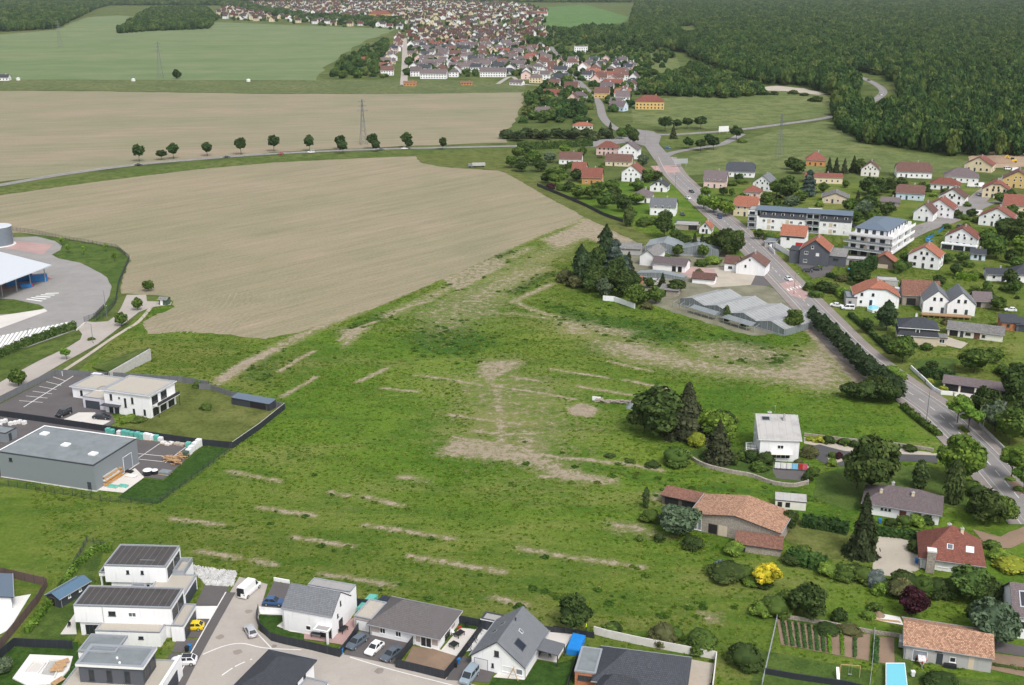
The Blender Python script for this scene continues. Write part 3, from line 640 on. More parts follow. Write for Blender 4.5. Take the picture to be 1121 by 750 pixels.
STRIP = PX((253, 649), (233, 684), (212, 722), (190, 765)); ribbon('drive_strip', resamp(STRIP, 2), 0.9, -0.9, 0.105, 'asphaltdark'); ribbon('estate_kerb', resamp(STRIP, 2), -0.9, -1.1, 0.09, 'terrwhite', height=0.06)
ribbon('channel_line', resamp(smooth(PX((222, 717), (245, 708), (265, 705), (290, 710), (330, 712))), 0.7), 0.12, -0.12, 0.105, 'terrwhite')
ribbon('channel_line', resamp(smooth(PX((383, 720), (430, 734), (500, 752))), 0.7), 0.1, -0.1, 0.105, 'terrwhite')
ribbon('channel_line', resamp(PX((278, 690), (297, 710)), 0.7), 0.1, -0.1, 0.105, 'terrwhite')
ribbon('bay_dash', resamp(smooth(PX((243, 740), (258, 730), (276, 722))), 0.5), 0.12, -0.12, 0.11, 'mark', (2, 0.8))
sheet('parking_pad', [(224, 641), (251, 643), (243, 663), (214, 663)], 0.10, 'asphaltdark')
sheet('white_gravel', [(208, 664), (242, 664), (234, 678), (204, 678)], 0.10, 'terrwhite', 0.05)
sheet('parking_pad', [(203, 678.5), (233, 678.5), (221, 699), (194, 698)], 0.10, 'asphaltdark')
sheet('parking_pad', [(194, 700), (221, 700.5), (213, 715), (188, 715)], 0.10, 'asphaltdark')
sheet('parking_pad', [(186, 716), (212, 718), (203, 738), (178, 735)], 0.10, 'asphaltdark')
sheet('white_gravel', [(185, 738), (203, 740), (190, 765), (170, 765)], 0.10, 'terr', 0.05)
sheet('drive', [(300, 637), (318, 640), (313, 665), (285, 668)], 0.10, 'asphaltdark')
sheet('white_gravel', [(284, 668), (310, 667), (310, 674), (285, 673)], 0.11, 'terrwhite')
sheet('lawn', [(283, 674), (312, 675), (303, 686), (335, 696), (333, 702), (300, 698), (285, 688)], 0.10, 'g_turf')
sheet('paved_terrace', [(303, 686), (311, 680), (338, 688), (333, 694), (318, 692)], 0.115, 'terr')
sheet('brick_terrace', [(333, 694), (352, 690), (390, 676), (393, 680), (378, 707), (348, 702), (333, 700)], 0.115, 'pavepink')
sheet('drive', [(396, 690), (411, 690), (452, 700), (430, 728), (376, 717)], 0.10, 'asphaltdark')
sheet('soil_bed', [(452, 708), (480, 712), (500, 718), (489, 737), (440, 731)], 0.10, 'soil')
sheet('paved_terrace', [(455, 705), (483, 712), (503, 688), (530, 690), (500, 719)], 0.105, 'terr')
sheet('lawn', [(500, 677), (526, 680), (520, 690), (502, 686)], 0.11, 'g_turf')
sheet('white_terrace', [(528, 686), (545, 686), (520, 712), (505, 715)], 0.11, 'terrwhite')
sheet('drive', [(504, 718), (520, 722), (545, 730), (535, 748), (488, 745)], 0.10, 'asphaltdark')
sheet('white_terrace', [(596, 690), (628, 694), (609, 726), (588, 722), (574, 745), (540, 742)], 0.105, 'terr')
sheet('lawn', [(588, 723), (609, 727), (634, 720), (628, 750), (560, 765), (575, 745)], 0.10, 'g_turf')
sheet('front_lawn', [(540, 742), (574, 746), (565, 765), (530, 760)], 0.10, 'g_turf')
sheet('pale_yard', [(754, 722), (782, 727), (775, 765), (735, 765)], 0.10, 'gravelpad')
sheet('pale_yard', [(634, 738), (650, 742), (645, 765), (625, 765)], 0.10, 'gravelpad')
sheet('lawn', [(60, 645), (95, 590), (115, 600), (82, 700), (15, 705)], 0.08, 'g_lawn', 0.2)
sheet('paved_terrace', [(82, 672), (84, 695), (66, 695)], 0.10, 'terr')
sheet('white_terrace', [(-20, 660), (34, 651), (10, 690), (-20, 705)], 0.10, 'terrwhite')
sheet('lawn', [(18, 708), (86, 703), (90, 765), (-20, 765), (-20, 735)], 0.09, 'g_turf', 0.1)
# ================================================================ BUILDERS
LM = []            # places that labels may refer to: x, y, words
def landmark(x, y, words): LM.append((x, y, words))
ALLTREES = []
WCACHE = {}
STY = {'w': ('window', 'whitetrim', 'pane'), 'd': ('window', 'anth', 'pane'), 'l': ('window', 'whitetrim', 'panelight'), 's': ('window', 'whitetrim', 'shutter'),
       'k': ('window', 'whitetrim', 'greyshutter'), 'g': ('garage_door', 'greyshutter', 'shutter'), 'G': ('garage_door', 'anth', 'darkshutter'),
       'D': ('door', 'anth', 'darkshutter'), 'E': ('door', 'whitetrim', 'shutter'), 'b': ('window', 'whitetrim', 'brownwood'), 'B': ('door', 'brownwood', 'brownwood'),
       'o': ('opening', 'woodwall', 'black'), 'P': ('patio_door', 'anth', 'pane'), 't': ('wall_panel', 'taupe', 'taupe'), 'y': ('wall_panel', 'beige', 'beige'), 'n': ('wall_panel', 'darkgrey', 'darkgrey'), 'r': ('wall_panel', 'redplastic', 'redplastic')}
def opening(root, face, u, z, w, h, sty, W, D):
 nm, fr, pn = STY[sty]
 key = (round(w, 2), round(h, 2), sty)
 if key not in WCACHE:
  t = 0.09 if w > 0.5 else 0.06; f = MB(); p = MB()
  if nm in ('wall_panel',):
   f.box(0, w, -0.03, 0.02, 0, h); WCACHE[key] = (f.mesh(nm, [M[fr]]), None)
  else:
   f.box(0, w, -0.05, 0.03, 0, t).box(0, w, -0.05, 0.03, h - t, h).box(0, t, -0.049, 0.029, t, h - t).box(w - t, w, -0.049, 0.029, t, h - t)
   if w > 1.05 and sty in 'wdlP':
    f.box(w / 2 - t * .45, w / 2 + t * .45, -0.045, 0.02, t, h - t)
   if w > 2.6 and sty in 'wdlP':
    for q in (.25, .75): f.box(w * q - t * .45, w * q + t * .45, -0.044, 0.02, t, h - t)
   if nm == 'window': f.box(-0.08, w + 0.08, -0.14, 0.02, -0.07, -0.003)
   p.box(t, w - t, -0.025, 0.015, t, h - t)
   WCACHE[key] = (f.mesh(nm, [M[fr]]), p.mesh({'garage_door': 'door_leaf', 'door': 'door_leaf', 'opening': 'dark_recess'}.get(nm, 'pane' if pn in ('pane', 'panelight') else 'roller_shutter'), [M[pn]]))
 me, pm = WCACHE[key]
 loc, rz = {'f': ((u, 0, z), 0), 'r': ((W, u, z), 90), 'b': ((W - u, D, z), 180), 'l': ((0, D - u, z), -90)}[face]
 o = link(nm, me, root, loc, rz)
 if pm: link(pm.name.split('.')[0], pm, o)
 return o
def roof_polys(kind, w, d, h, r, o, clip=0.0):
 """top planes; ridge along x (swap for y)"""
 og = o
 if kind == 'gable':
  s = r / (d / 2); e = h - s * o; ym = d / 2
  return [[(-og, -o, e), (w + og, -o, e), (w + og, ym, h + r), (-og, ym, h + r)], [(-og, d + o, e), (w + og, d + o, e), (w + og, ym, h + r), (-og, ym, h + r)]]
 if kind == 'hip':
  s = r / (d / 2); e = h - s * o; k = min(d / 2, w / 2 - 0.01); ym = d / 2; a, b_ = (k, ym, h + r), (w - k, ym, h + r)
  c = [(-o, -o, e), (w + o, -o, e), (w + o, d + o, e), (-o, d + o, e)]
  return [[c[0], c[1], b_, a], [c[2], c[3], a, b_], [c[1], c[2], b_], [c[3], c[0], a]]
 if kind == 'half':
  s = r / (d / 2); e = h - s * o; ym = d / 2; zr = h + r; zc = zr - clip; yf, yb = ym - clip / s, ym + clip / s; k = clip / s * 0.9
  A, B = (k - og, ym, zr), (w + og - k, ym, zr)
  return [[(-og, -o, e), (w + og, -o, e), (w + og, yf, zc), B, A, (-og, yf, zc)], [(-og, d + o, e), (w + og, d + o, e), (w + og, yb, zc), B, A, (-og, yb, zc)],
    [(-og, yf, zc), (-og, yb, zc), A], [(w + og, yf, zc), (w + og, yb, zc), B]]
 if kind == 'shed':      # rises towards the back
  s = r / d; return [[(-og, -o, h - s * o), (w + og, -o, h - s * o), (w + og, d + o, h + r + s * o), (-og, d + o, h + r + s * o)]]
def roof_mesh(polys, t, name, mats, off=(0, 0)):
 b = MB(); edges = {}
 rk = lambda p: (round(p[0], 3), round(p[1], 3), round(p[2], 3))
 for P in polys:
  P = [(x + off[0], y + off[1], z) for x, y, z in P]
  n = Vector((0, 0, 0))
  for i in range(len(P)): n += Vector(P[i - 1]).cross(Vector(P[i]))
  if n.z < 0: P = P[::-1]
  b.face(P, 0); b.face([(x, y, z - t) for x, y, z in P[::-1]], 1)
  for i in range(len(P)):
   k = tuple(sorted((rk(P[i - 1]), rk(P[i])))); edges.setdefault(k, []).append((P[i - 1], P[i]))
 for k, l in edges.items():
  if len(l) == 1:
   p, q = l[0]; b.face([(p[0], p[1], p[2] - t), (q[0], q[1], q[2] - t), q, p], 1)
 return b.mesh(name, mats)
def swapxy(polys): return [[(y, x, z) for x, y, z in P] for P in polys]
def block(root, x, y, w, d, h, roof, wall, rmat, over=0.35, name='wall', trim='anth', z0=0.0, t=0.2):
 """one volume of a building in its own coordinates: a wall mesh and a roof mesh"""
 kind = roof[0]; b = MB(); H_ = h - t / 2
 c = [(x, y), (x + w, y), (x + w, y + d), (x, y + d)]
 top = [[H_, H_]] * 4; mids = [[], [], [], []]
 if kind in ('gx', 'halfx'):
  r = roof[1]; cl = roof[2] if kind == 'halfx' else 0
  for f in (1, 3):
   ex = d / 2 * (1 - cl / r) if cl else d / 2
   mids[f] = [(ex, H_ + r - cl), (d - ex, H_ + r - cl)] if cl else [(d / 2, H_ + r)]
 if kind in ('gy', 'halfy'):
  r = roof[1]; cl = roof[2] if kind == 'halfy' else 0
  for f in (0, 2):
   ex = w / 2 * (1 - cl / r) if cl else w / 2
   mids[f] = [(ex, H_ + r - cl), (w - ex, H_ + r - cl)] if cl else [(w / 2, H_ + r)]
 if kind == 'shed':
  r = roof[1]; top = [[H_, H_], [H_, H_ + r], [H_ + r, H_ + r], [H_ + r, H_]]
 if kind == 'shedx':
  r = roof[1]; top = [[H_, H_ + r], [H_ + r, H_ + r], [H_ + r, H_], [H_, H_]]
 for f in range(4):
  p, q = c[f], c[(f + 1) % 4]; l = math.dist(p, q)
  pts = [(*p, z0), (*q, z0), (*q, top[f][1])]
  for s, z in reversed(mids[f]): pts.append((p[0] + (q[0] - p[0]) * s / l, p[1] + (q[1] - p[1]) * s / l, z))
  pts.append((*p, top[f][0])); b.face(pts, 0)
 if kind == 'flat':
  ph = roof[1]; e = 0.25
  b2 = MB(); b2.face([(x + e, y + e, h), (x + w - e, y + e, h), (x + w - e, y + d - e, h), (x + e, y + d - e, h)], 0)
  o = over; a = [(x - o, y - o), (x + w + o, y - o), (x + w + o, y + d + o), (x - o, y + d + o)]; i_ = [(x + e, y + e), (x + w - e, y + e), (x + w - e, y + d - e), (x + e, y + d - e)]
  lo = H_ - 0.02 if o > 0.03 else h - 0.01
  fm = 2 if o > 0.1 else 1
  for k in range(4):
   p, q, pi, qi = a[k - 1], a[k], i_[k - 1], i_[k]
   b2.face([(*p, lo), (*q, lo), (*q, h + ph), (*p, h + ph)], fm); b2.face([(*p, h + ph), (*q, h + ph), (*qi, h + ph), (*pi, h + ph)], 1); b2.face([(*qi, h), (*pi, h), (*pi, h + ph), (*qi, h + ph)], 1)
  b2.face([(*p, lo) for p in a[::-1]], fm)
  wo = b.build(name, M[wall], root)
  return wo, b2.build('roof', [M[rmat], M[trim], M['whitetrim']], root)
 if kind in ('gx', 'gy'): P = roof_polys('gable', *((w, d) if kind == 'gx' else (d, w)), h, roof[1], over)
 elif kind in ('hip',): P = roof_polys('hip', *((w, d) if w >= d else (d, w)), h, roof[1], over)
 elif kind in ('halfx', 'halfy'): P = roof_polys('half', *((w, d) if kind == 'halfx' else (d, w)), h, roof[1], over, roof[2])
 elif kind == 'shed': P = roof_polys('shed', w, d, h, roof[1], over)
 elif kind == 'shedx': P = roof_polys('shed', d, w, h, roof[1], over)
 if kind in ('gy', 'halfy', 'shedx') or (kind == 'hip' and w < d): P = swapxy(P)
 wo = b.build(name, M[wall], root)
 me = roof_mesh(P, t, 'roof', [M[rmat], M[trim]], (x, y))
 return wo, link('roof', me, root)
def chimney(roof, x, y, z0, z1, s=0.6, m='greyplaster'):
 b = MB(); b.box(x - s / 2, x + s / 2, y - s / 2, y + s / 2, z0, z1, 0, bottom=False).box(x - s / 2 - .06, x + s / 2 + .06, y - s / 2 - .06, y + s / 2 + .06, z1, z1 + .1, 1).cyl(x, y, .13, .12, z1 + .1, z1 + .4, 6, 1)
 return b.build('chimney', [M[m], M['concrete']], roof)
def skylight(roof, p, udir, n, w, l, m='pane', fr='alu', name='roof_window'):
 """p centre on the roof plane, udir along the eave, n plane normal"""
 u = Vector(udir).normalized(); n = Vector(n).normalized(); v = n.cross(u); p = Vector(p); b = MB()
 for e, k, mm in ((1.0, 0.09, 0), (0.8, 0.095, 1)):
  c = [p + u * i * w / 2 * e + v * j * l / 2 * (e if mm == 0 else 0.86) for i, j in ((-1, -1), (1, -1), (1, 1), (-1, 1))]
  tp = [q + n * k for q in c]; b.face(tp, mm)
  if mm == 0:
   for i in range(4): b.face([c[i - 1], c[i], tp[i], tp[i - 1]], 0)
 return b.build(name, [M[fr], M[m]], roof)
def slope_sky(roof, side, W, D, h, r, axis, u, t, w=0.9, l=1.2, m='pane', fr='alu', name='roof_window'):
 if axis == 'x':
  s = r / (D / 2); y = D / 2 * t; z = h + s * y
  if side == 'f': p, n, ud = (u, y, z), (0, -s, 1), (1, 0, 0)
  else: p, n, ud = (u, D - y, z), (0, s, 1), (1, 0, 0)
 else:
  s = r / (W / 2); x = W / 2 * t; z = h + s * x
  if side == 'l': p, n, ud = (x, u, z), (-s, 0, 1), (0, 1, 0)
  else: p, n, ud = (W - x, u, z), (s, 0, 1), (0, 1, 0)
 return skylight(roof, p, ud, n, w, l, m, fr, name)
def dormer(roof, face, u, y, z, w, h, depth, wall='white', rmat='r_grey', W=0, D=0, rise=0.0, sty='w'):
 """box dormer that stands out of the slope; y = how far in from the facade, z = sill"""
 b = MB(); o = bpy.data.objects.new('dormer', None)
 loc, rz = {'f': ((u, y, 0), 0), 'r': ((W - y, u, 0), 90), 'b': ((W - u, D - y, 0), 180), 'l': ((y, D - u, 0), -90)}[face]
 if rise:
  b.face([(0, 0, z), (w, 0, z), (w, 0, z + h), (w / 2, 0, z + h + rise), (0, 0, z + h)], 0)
  for s in (0, w): b.face([(s, 0, z), (s, depth, z), (s, depth, z + h), (s, 0, z + h)], 0)
  for s0, s1 in ((-.12, w / 2), (w + .12, w / 2)):
   e = z + h - rise * .12 / (w / 2); b.face([(s0, -.15, e + .06), (s1, -.15, z + h + rise + .06), (s1, depth, z + h + rise + .06), (s0, depth, e + .06)], 1)
   b.face([(s0, -.15, e - .06), (s1, -.15, z + h + rise - .06), (s1, -.15, z + h + rise + .06), (s0, -.15, e + .06)], 1)
 else:
  b.box(0, w, 0, depth, z, z + h, 0).box(-.12, w + .12, -.15, depth, z + h, z + h + .14, 1)
 fr, pn = M[STY[sty][1]], M[STY[sty][2]]
 b.box(.12, w - .12, -.04, .02, z + .1, z + h - .05, 2).box(.2, w - .2, -.055, .02, z + .2, z + h - .13, 3)
 return b.build('dormer', [M[wall], M[rmat], fr, pn], roof, loc, rz)
def origin(A):
 if A[0] == 'w': return (A[1], A[2])
 return G(*A)
def house(name, label, A, ang, w, d, h, roof, wall='white', rmat='r_grey', wins=(), over=0.35, chim=(), grp=None, cat='house', trim='anth', short=None, t=0.2):
 x, y = origin(A)
 root = empty(name, (x, y, 0), ang, label, cat, grp)
 wo, ro = block(root, 0, 0, w, d, h, roof, wall, rmat, over, trim=trim, t=t)
 if roof[0] in ('gx', 'hip', 'halfx', 'gy', 'halfy') and wins:
  lr = roof[0] in ('gy', 'halfy'); e = h - roof[1] / ((w if lr else (min(w, d) if roof[0] == 'hip' else d)) / 2) * over - .02; b = MB()
  for s in (-1, 1):
   if lr: X_ = -over - .07 if s < 0 else w + over + .07; b.bar((X_, -over, e), (X_, d + over, e), .13)
   else: Y_ = -over - .07 if s < 0 else d + over + .07; b.bar((-over, Y_, e), (w + over, Y_, e), .13)
  b.build('gutter', M['steel'], root)
  b = MB(); b.cyl(.25, -.1, .05, .05, 0, e, 6) if not lr else b.cyl(-.1 if x > 0 else w + .1, .3, .05, .05, 0, e, 6); b.build('downpipe', M['steel'], root)
 for q in wins: opening(root, *q, W=w, D=d)
 for c in chim:
  cx, cy = c[0], c[1]; chimney(ro, cx, cy, h - 0.1, h + (roof[1] if roof[0] != 'flat' else 0) + c[2], c[3] if len(c) > 3 else 0.6, c[4] if len(c) > 4 else 'greyplaster')
 a = R(ang); HC.append((x + w / 2 * math.cos(a) - d / 2 * math.sin(a), y + w / 2 * math.sin(a) + d / 2 * math.cos(a), max(w, d) * .62)); cxw, cyw = x + w / 2 * math.cos(a) - d / 2 * math.sin(a), y + w / 2 * math.sin(a) + d / 2 * math.cos(a)
 if short: landmark(cxw, cyw, short)
 root_info[root.name] = (w, d, h, roof, ro)
 return root, ro
root_info = {}; HC = []
def grid_wins(face, W, floors, n, ww=1.1, wh=1.25, z=0.95, fh=2.75, sty='w', margin=1.0):
 out = []
 for f in range(floors):
  for k in range(n):
   u = margin + (W - 2 * margin) * ((k + 0.5) / n) - ww / 2; out.append((face, u, z + f * fh, ww, wh, sty))
 return out
def fence(name, label, P, h, m, t=0.08, posts=None, cat='fence', z0=0.0, pm='anth', world=False, cap=None, grp=None):
 P = P if world else PX(*P); b = MB()
 for p, q in zip(P[:-1], P[1:]):
  d = Vector((q[0] - p[0], q[1] - p[1])).normalized(); n = Vector((-d.y, d.x)) * t / 2
  b.prism([(p[0] + n.x, p[1] + n.y), (q[0] + n.x, q[1] + n.y), (q[0] - n.x, q[1] - n.y), (p[0] - n.x, p[1] - n.y)], z0, h)
  if cap: b.prism([(p[0] + n.x * 1.6, p[1] + n.y * 1.6), (q[0] + n.x * 1.6, q[1] + n.y * 1.6), (q[0] - n.x * 1.6, q[1] - n.y * 1.6), (p[0] - n.x * 1.6, p[1] - n.y * 1.6)], h, h + 0.06, 1)
 root = empty(name, (0, 0, 0), 0, label, cat, grp)
 root.location = (P[0][0], P[0][1], 0)
 b.v = [(x - P[0][0], y - P[0][1], z) for x, y, z in b.v]
 b.build('panel', [M[m], M['concrete']], root)
 if posts:
  pp = MB(); pp.box(-.05, .05, -.05, .05, 0, h + .05); me = pp.mesh('post', [M[pm]])
  for x, y in resamp(P, posts): link('post', me, root, (x - P[0][0], y - P[0][1], 0))
 return root
def mesh_fence(name, label, P, h, m='anth', posts=2.5, cat='fence', grp=None, rails=5, verts=0.0):
 """open wire or bar fence: posts, rails and thin uprights with gaps to look through"""
 P = PX(*P); b = MB(); x0, y0 = P[0]
 Q = resamp(P, posts)
 for p, q in zip(Q[:-1], Q[1:]):
  for k in range(rails):
   z = h * (0.08 + 0.88 * k / (rails - 1)); b.bar((p[0] - x0, p[1] - y0, z), (q[0] - x0, q[1] - y0, z), 0.035)
  if verts:
   n = int(math.dist(p, q) / verts)
   for k in range(n):
    s = k / n; x, y = p[0] + (q[0] - p[0]) * s - x0, p[1] + (q[1] - p[1]) * s - y0; b.box(x - .02, x + .02, y - .02, y + .02, .05, h)
 root = empty(name, (x0, y0, 0), 0, label, cat, grp); b.build('mesh_panel', M[m], root)
 pp = MB(); pp.box(-.05, .05, -.05, .05, 0, h + .05); me = pp.mesh('post', [M[m]])
 for x, y in Q[:100]: link('post', me, root, (x - x0, y - y0, 0))
 return root
def leaf_mat(name, tint=None, rnd=0.25, trans=0.22):
 m = bpy.data.materials.new(name); m.use_nodes = True; t = m.node_tree; b = t.nodes['Principled BSDF']; out = t.nodes['Material Output']
 at = N(t, 'ShaderNodeAttribute'); at.attribute_name = 'tone'
 oi = N(t, 'ShaderNodeObjectInfo')
 base = oi.outputs['Color']
 if tint is not None:
  r_ = ramp(t, oi.outputs['Random'], tint); base = r_
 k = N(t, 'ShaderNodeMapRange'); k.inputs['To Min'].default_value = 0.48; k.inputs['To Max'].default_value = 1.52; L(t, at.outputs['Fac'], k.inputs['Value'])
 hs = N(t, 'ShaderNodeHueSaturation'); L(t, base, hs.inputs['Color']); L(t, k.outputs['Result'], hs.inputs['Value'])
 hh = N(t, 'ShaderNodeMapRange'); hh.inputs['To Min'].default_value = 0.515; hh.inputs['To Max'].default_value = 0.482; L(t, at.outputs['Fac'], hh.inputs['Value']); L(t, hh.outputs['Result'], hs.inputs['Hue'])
 L(t, hs.outputs['Color'], b.inputs['Base Color']); b.inputs['Roughness'].default_value = 0.8; b.inputs['Specular IOR Level'].default_value = 0.06
 tr = N(t, 'ShaderNodeBsdfTranslucent'); L(t, hs.outputs['Color'], tr.inputs['Color'])
 mx = N(t, 'ShaderNodeMixShader'); mx.inputs[0].default_value = trans; L(t, b.outputs[0], mx.inputs[1]); L(t, tr.outputs[0], mx.inputs[2]); L(t, mx.outputs[0], out.inputs['Surface'])
 return m
M['leaf'] = leaf_mat('leaves')
M['leafforest'] = leaf_mat('forest_leaves', [(0.0, (0.030, 0.066, 0.021)), (0.3, (0.045, 0.094, 0.027)), (0.55, (0.060, 0.117, 0.031)), (0.8, (0.082, 0.140, 0.036)), (1.0, (0.125, 0.165, 0.046))])
def quads_mesh(name, C, Nn, S, tone, mat, rng, stretch=1.4, core=None):
 """leaf-sized faces: centres C, normals Nn, sizes S, one tone each"""
 n = len(C)
 up = rng.normal(size=(n, 3)); T = np.cross(Nn, up); T /= np.linalg.norm(T, axis=1, keepdims=True) + 1e-9
 B = np.cross(Nn, T); a = (S * stretch / 2)[:, None] * T; c = (S / 2)[:, None] * B
 V = np.stack([C - a - c * .6, C + a * .7 - c, C + a + c * .6, C - a * .7 + c], 1).reshape(-1, 3)
 nf = n; F = np.arange(4 * n).reshape(n, 4)
 ct = np.zeros(0)
 if core is not None:
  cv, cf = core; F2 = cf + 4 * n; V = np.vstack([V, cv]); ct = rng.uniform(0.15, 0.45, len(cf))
 me = bpy.data.meshes.new(name)
 loops = F.ravel() if core is None else np.concatenate([F.ravel(), F2.ravel()])
 starts = np.arange(0, 4 * n, 4) if core is None else np.concatenate([np.arange(0, 4 * n, 4), 4 * n + np.arange(0, F2.size, F2.shape[1])])
 me.vertices.add(len(V)); me.vertices.foreach_set('co', V.astype(np.float32).ravel())
 me.loops.add(len(loops)); me.loops.foreach_set('vertex_index', loops.astype(np.int32))
 me.polygons.add(len(starts)); me.polygons.foreach_set('loop_start', starts.astype(np.int32))
 me.update(); me.validate()
 a_ = me.attributes.new('tone', 'FLOAT', 'FACE'); a_.data.foreach_set('value', np.concatenate([tone, ct]).astype(np.float32))
 me.materials.append(mat); return me
def sphere_dirs(n, rng):
 v = rng.normal(size=(n, 3)); return v / np.linalg.norm(v, axis=1, keepdims=True)
def core_blob(rng, rx, rz, cz, seg=10, rings=6, rough=0.15):
 V = []; F = []
 for i in range(rings + 1):
  th = math.pi * i / rings
  for j in range(seg):
   k = 1 + rng.uniform(-rough, rough); V.append((rx * math.sin(th) * math.cos(2 * math.pi * j / seg) * k, rx * math.sin(th) * math.sin(2 * math.pi * j / seg) * k, cz + rz * math.cos(th) * k))
 for i in range(rings):
  for j in range(seg): F.append((i * seg + j, i * seg + (j + 1) % seg, (i + 1) * seg + (j + 1) % seg, (i + 1) * seg + j))
 return np.array(V), np.array(F)[:, ::-1]
def crown_mesh(name, kind, seed, n, leaf, mat='leaf', nc=None):
 rng = np.random.default_rng(seed)
 if kind in ('round', 'oval', 'shrub', 'open', 'flat'):
  K = nc or {'round': 34, 'oval': 30, 'shrub': 22, 'open': 16, 'flat': 24}[kind]
  D = sphere_dirs(K, rng); rr = rng.uniform(0.45, 1.0, K) ** 0.5
  if kind == 'shrub': D[:, 2] = np.abs(D[:, 2]) * 0.9
  P = D * rr[:, None] * np.array([0.36, 0.36, 0.36]); P[:, 2] += 0.48
  if kind == 'shrub': P[:, 2] = P[:, 2] - 0.48; P[:, 2] *= 1.9; P[:, 2] += 0.12
  if kind == 'flat': P[:, 2] = 0.5 + (P[:, 2] - .48) * 0.9
  rad = rng.uniform(0.12, 0.21, K) * (0.85 if kind == 'open' else 1.0)
  ti = rng.uniform(0.2, 0.8, K)
  k = rng.integers(0, K, n); d = sphere_dirs(n, rng); d[:, 2] = d[:, 2] * 0.8 + 0.12
  C = P[k] + d * (rad[k] * rng.uniform(0.6, 1.12, n) ** 0.7)[:, None]
  C[:, 2] = np.clip(C[:, 2], 0.0, 1.05)
  tone = np.clip(ti[k] + rng.normal(0, 0.17, n), 0, 1)
  if kind == 'oval': C[:, :2] *= (0.75 + 0.35 * np.sin(np.clip(C[:, 2:], 0, 1) * np.pi))
  nn = d + rng.normal(0, 0.5 if mat == 'leaf' else 0.3, (n, 3)); nn /= np.linalg.norm(nn, axis=1, keepdims=True)
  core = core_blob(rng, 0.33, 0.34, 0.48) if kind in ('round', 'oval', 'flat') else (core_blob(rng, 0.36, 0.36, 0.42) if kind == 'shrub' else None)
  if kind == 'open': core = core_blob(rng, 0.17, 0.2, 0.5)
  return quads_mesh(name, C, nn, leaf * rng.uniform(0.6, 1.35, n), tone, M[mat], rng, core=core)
 if kind in ('cone', 'cedar', 'column', 'pine'):
  z = rng.uniform(0.0, 1.0, n) ** (1.25 if kind == 'cone' else 1.0); ph = rng.uniform(0, 2 * math.pi, n)
  if kind == 'cone': prof = 0.5 * np.clip(1.03 - z, 0, 1) ** 0.82; tiers = 11
  elif kind == 'cedar': prof = 0.5 * np.clip(1.08 - z, 0, 1) ** 0.55 * (0.55 + 0.45 * np.sin(z * 6 * np.pi) ** 2); tiers = 6
  elif kind == 'pine': prof = 0.5 * np.sin(np.clip(0.18 + z * 0.85, 0, 1) * np.pi) ** 0.6; tiers = 8
  else: prof = 0.5 * np.sin(np.clip(0.12 + z * 0.86, 0, 1) * np.pi) ** 0.55; tiers = 16
  nb = 9; br = np.floor(z * tiers).astype(int)
  lb = rng.uniform(0.55, 1.12, (tiers + 1, nb + 1)); lump = lb[br, np.floor(ph / 2 / math.pi * nb).astype(int)] * (0.88 + 0.12 * np.sin(ph * nb * 2))
  saw = 1 - 0.28 * ((z * tiers) % 1.0)
  r = prof * lump * saw * rng.uniform(0.35, 1.05, n) ** 0.5
  C = np.stack([r * np.cos(ph), r * np.sin(ph), z - 0.04 * r / 0.5], 1)
  nn = np.stack([np.cos(ph) * 0.75, np.sin(ph) * 0.75, np.full(n, 0.65)], 1) + rng.normal(0, 0.45, (n, 3)); nn /= np.linalg.norm(nn, axis=1, keepdims=True)
  tt = rng.uniform(0.25, 0.75, (tiers + 1, nb + 1)); tone = np.clip(tt[br, np.floor(ph / 2 / math.pi * nb).astype(int)] + rng.normal(0, .15, n), 0, 1)
  sz = leaf * rng.uniform(0.6, 1.3, n) * (0.55 + 0.6 * (1 - z) if kind == 'cone' else 1)
  V = []; seg = 9; rings = 7; F = []
  for i in range(rings + 1):
   q = i / rings; k = {'cone': 0.25 * (1.0 - q) ** .85, 'cedar': 0.16 * (1.02 - q) ** .7, 'pine': 0.24 * math.sin(math.pi * min(1, .18 + q * .82)) ** .6, 'column': 0.30 * math.sin(math.pi * min(1, .12 + q * .88)) ** .55}[kind]
   for j in range(seg): V.append((k * math.cos(2 * math.pi * j / seg), k * math.sin(2 * math.pi * j / seg), 0.02 + 0.95 * q))
  for i in range(rings):
   for j in range(seg): F.append((i * seg + j, i * seg + (j + 1) % seg, (i + 1) * seg + (j + 1) % seg, (i + 1) * seg + j))
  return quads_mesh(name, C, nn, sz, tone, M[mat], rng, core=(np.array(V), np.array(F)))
CROWN = {}
def crowns(kind, lod):
 key = (kind, lod)
 if key not in CROWN:
  n, leaf = {('round', 0): (4200, .060), ('round', 1): (1500, .10), ('round', 2): (520, .17)}.get(('round', lod))
  nv = 4 if kind in ('round', 'oval', 'shrub') else 2
  if kind in ('cone', 'cedar', 'column', 'pine'): n = int(n * 1.1); leaf *= 0.95
  CROWN[key] = [crown_mesh('crown', kind, 11 + 17 * i + lod * 5 + hash_(kind), n, leaf) for i in range(nv)]
 return CROWN[key]
def hash_(s): return sum(ord(c) * (i + 3) for i, c in enumerate(s)) % 997
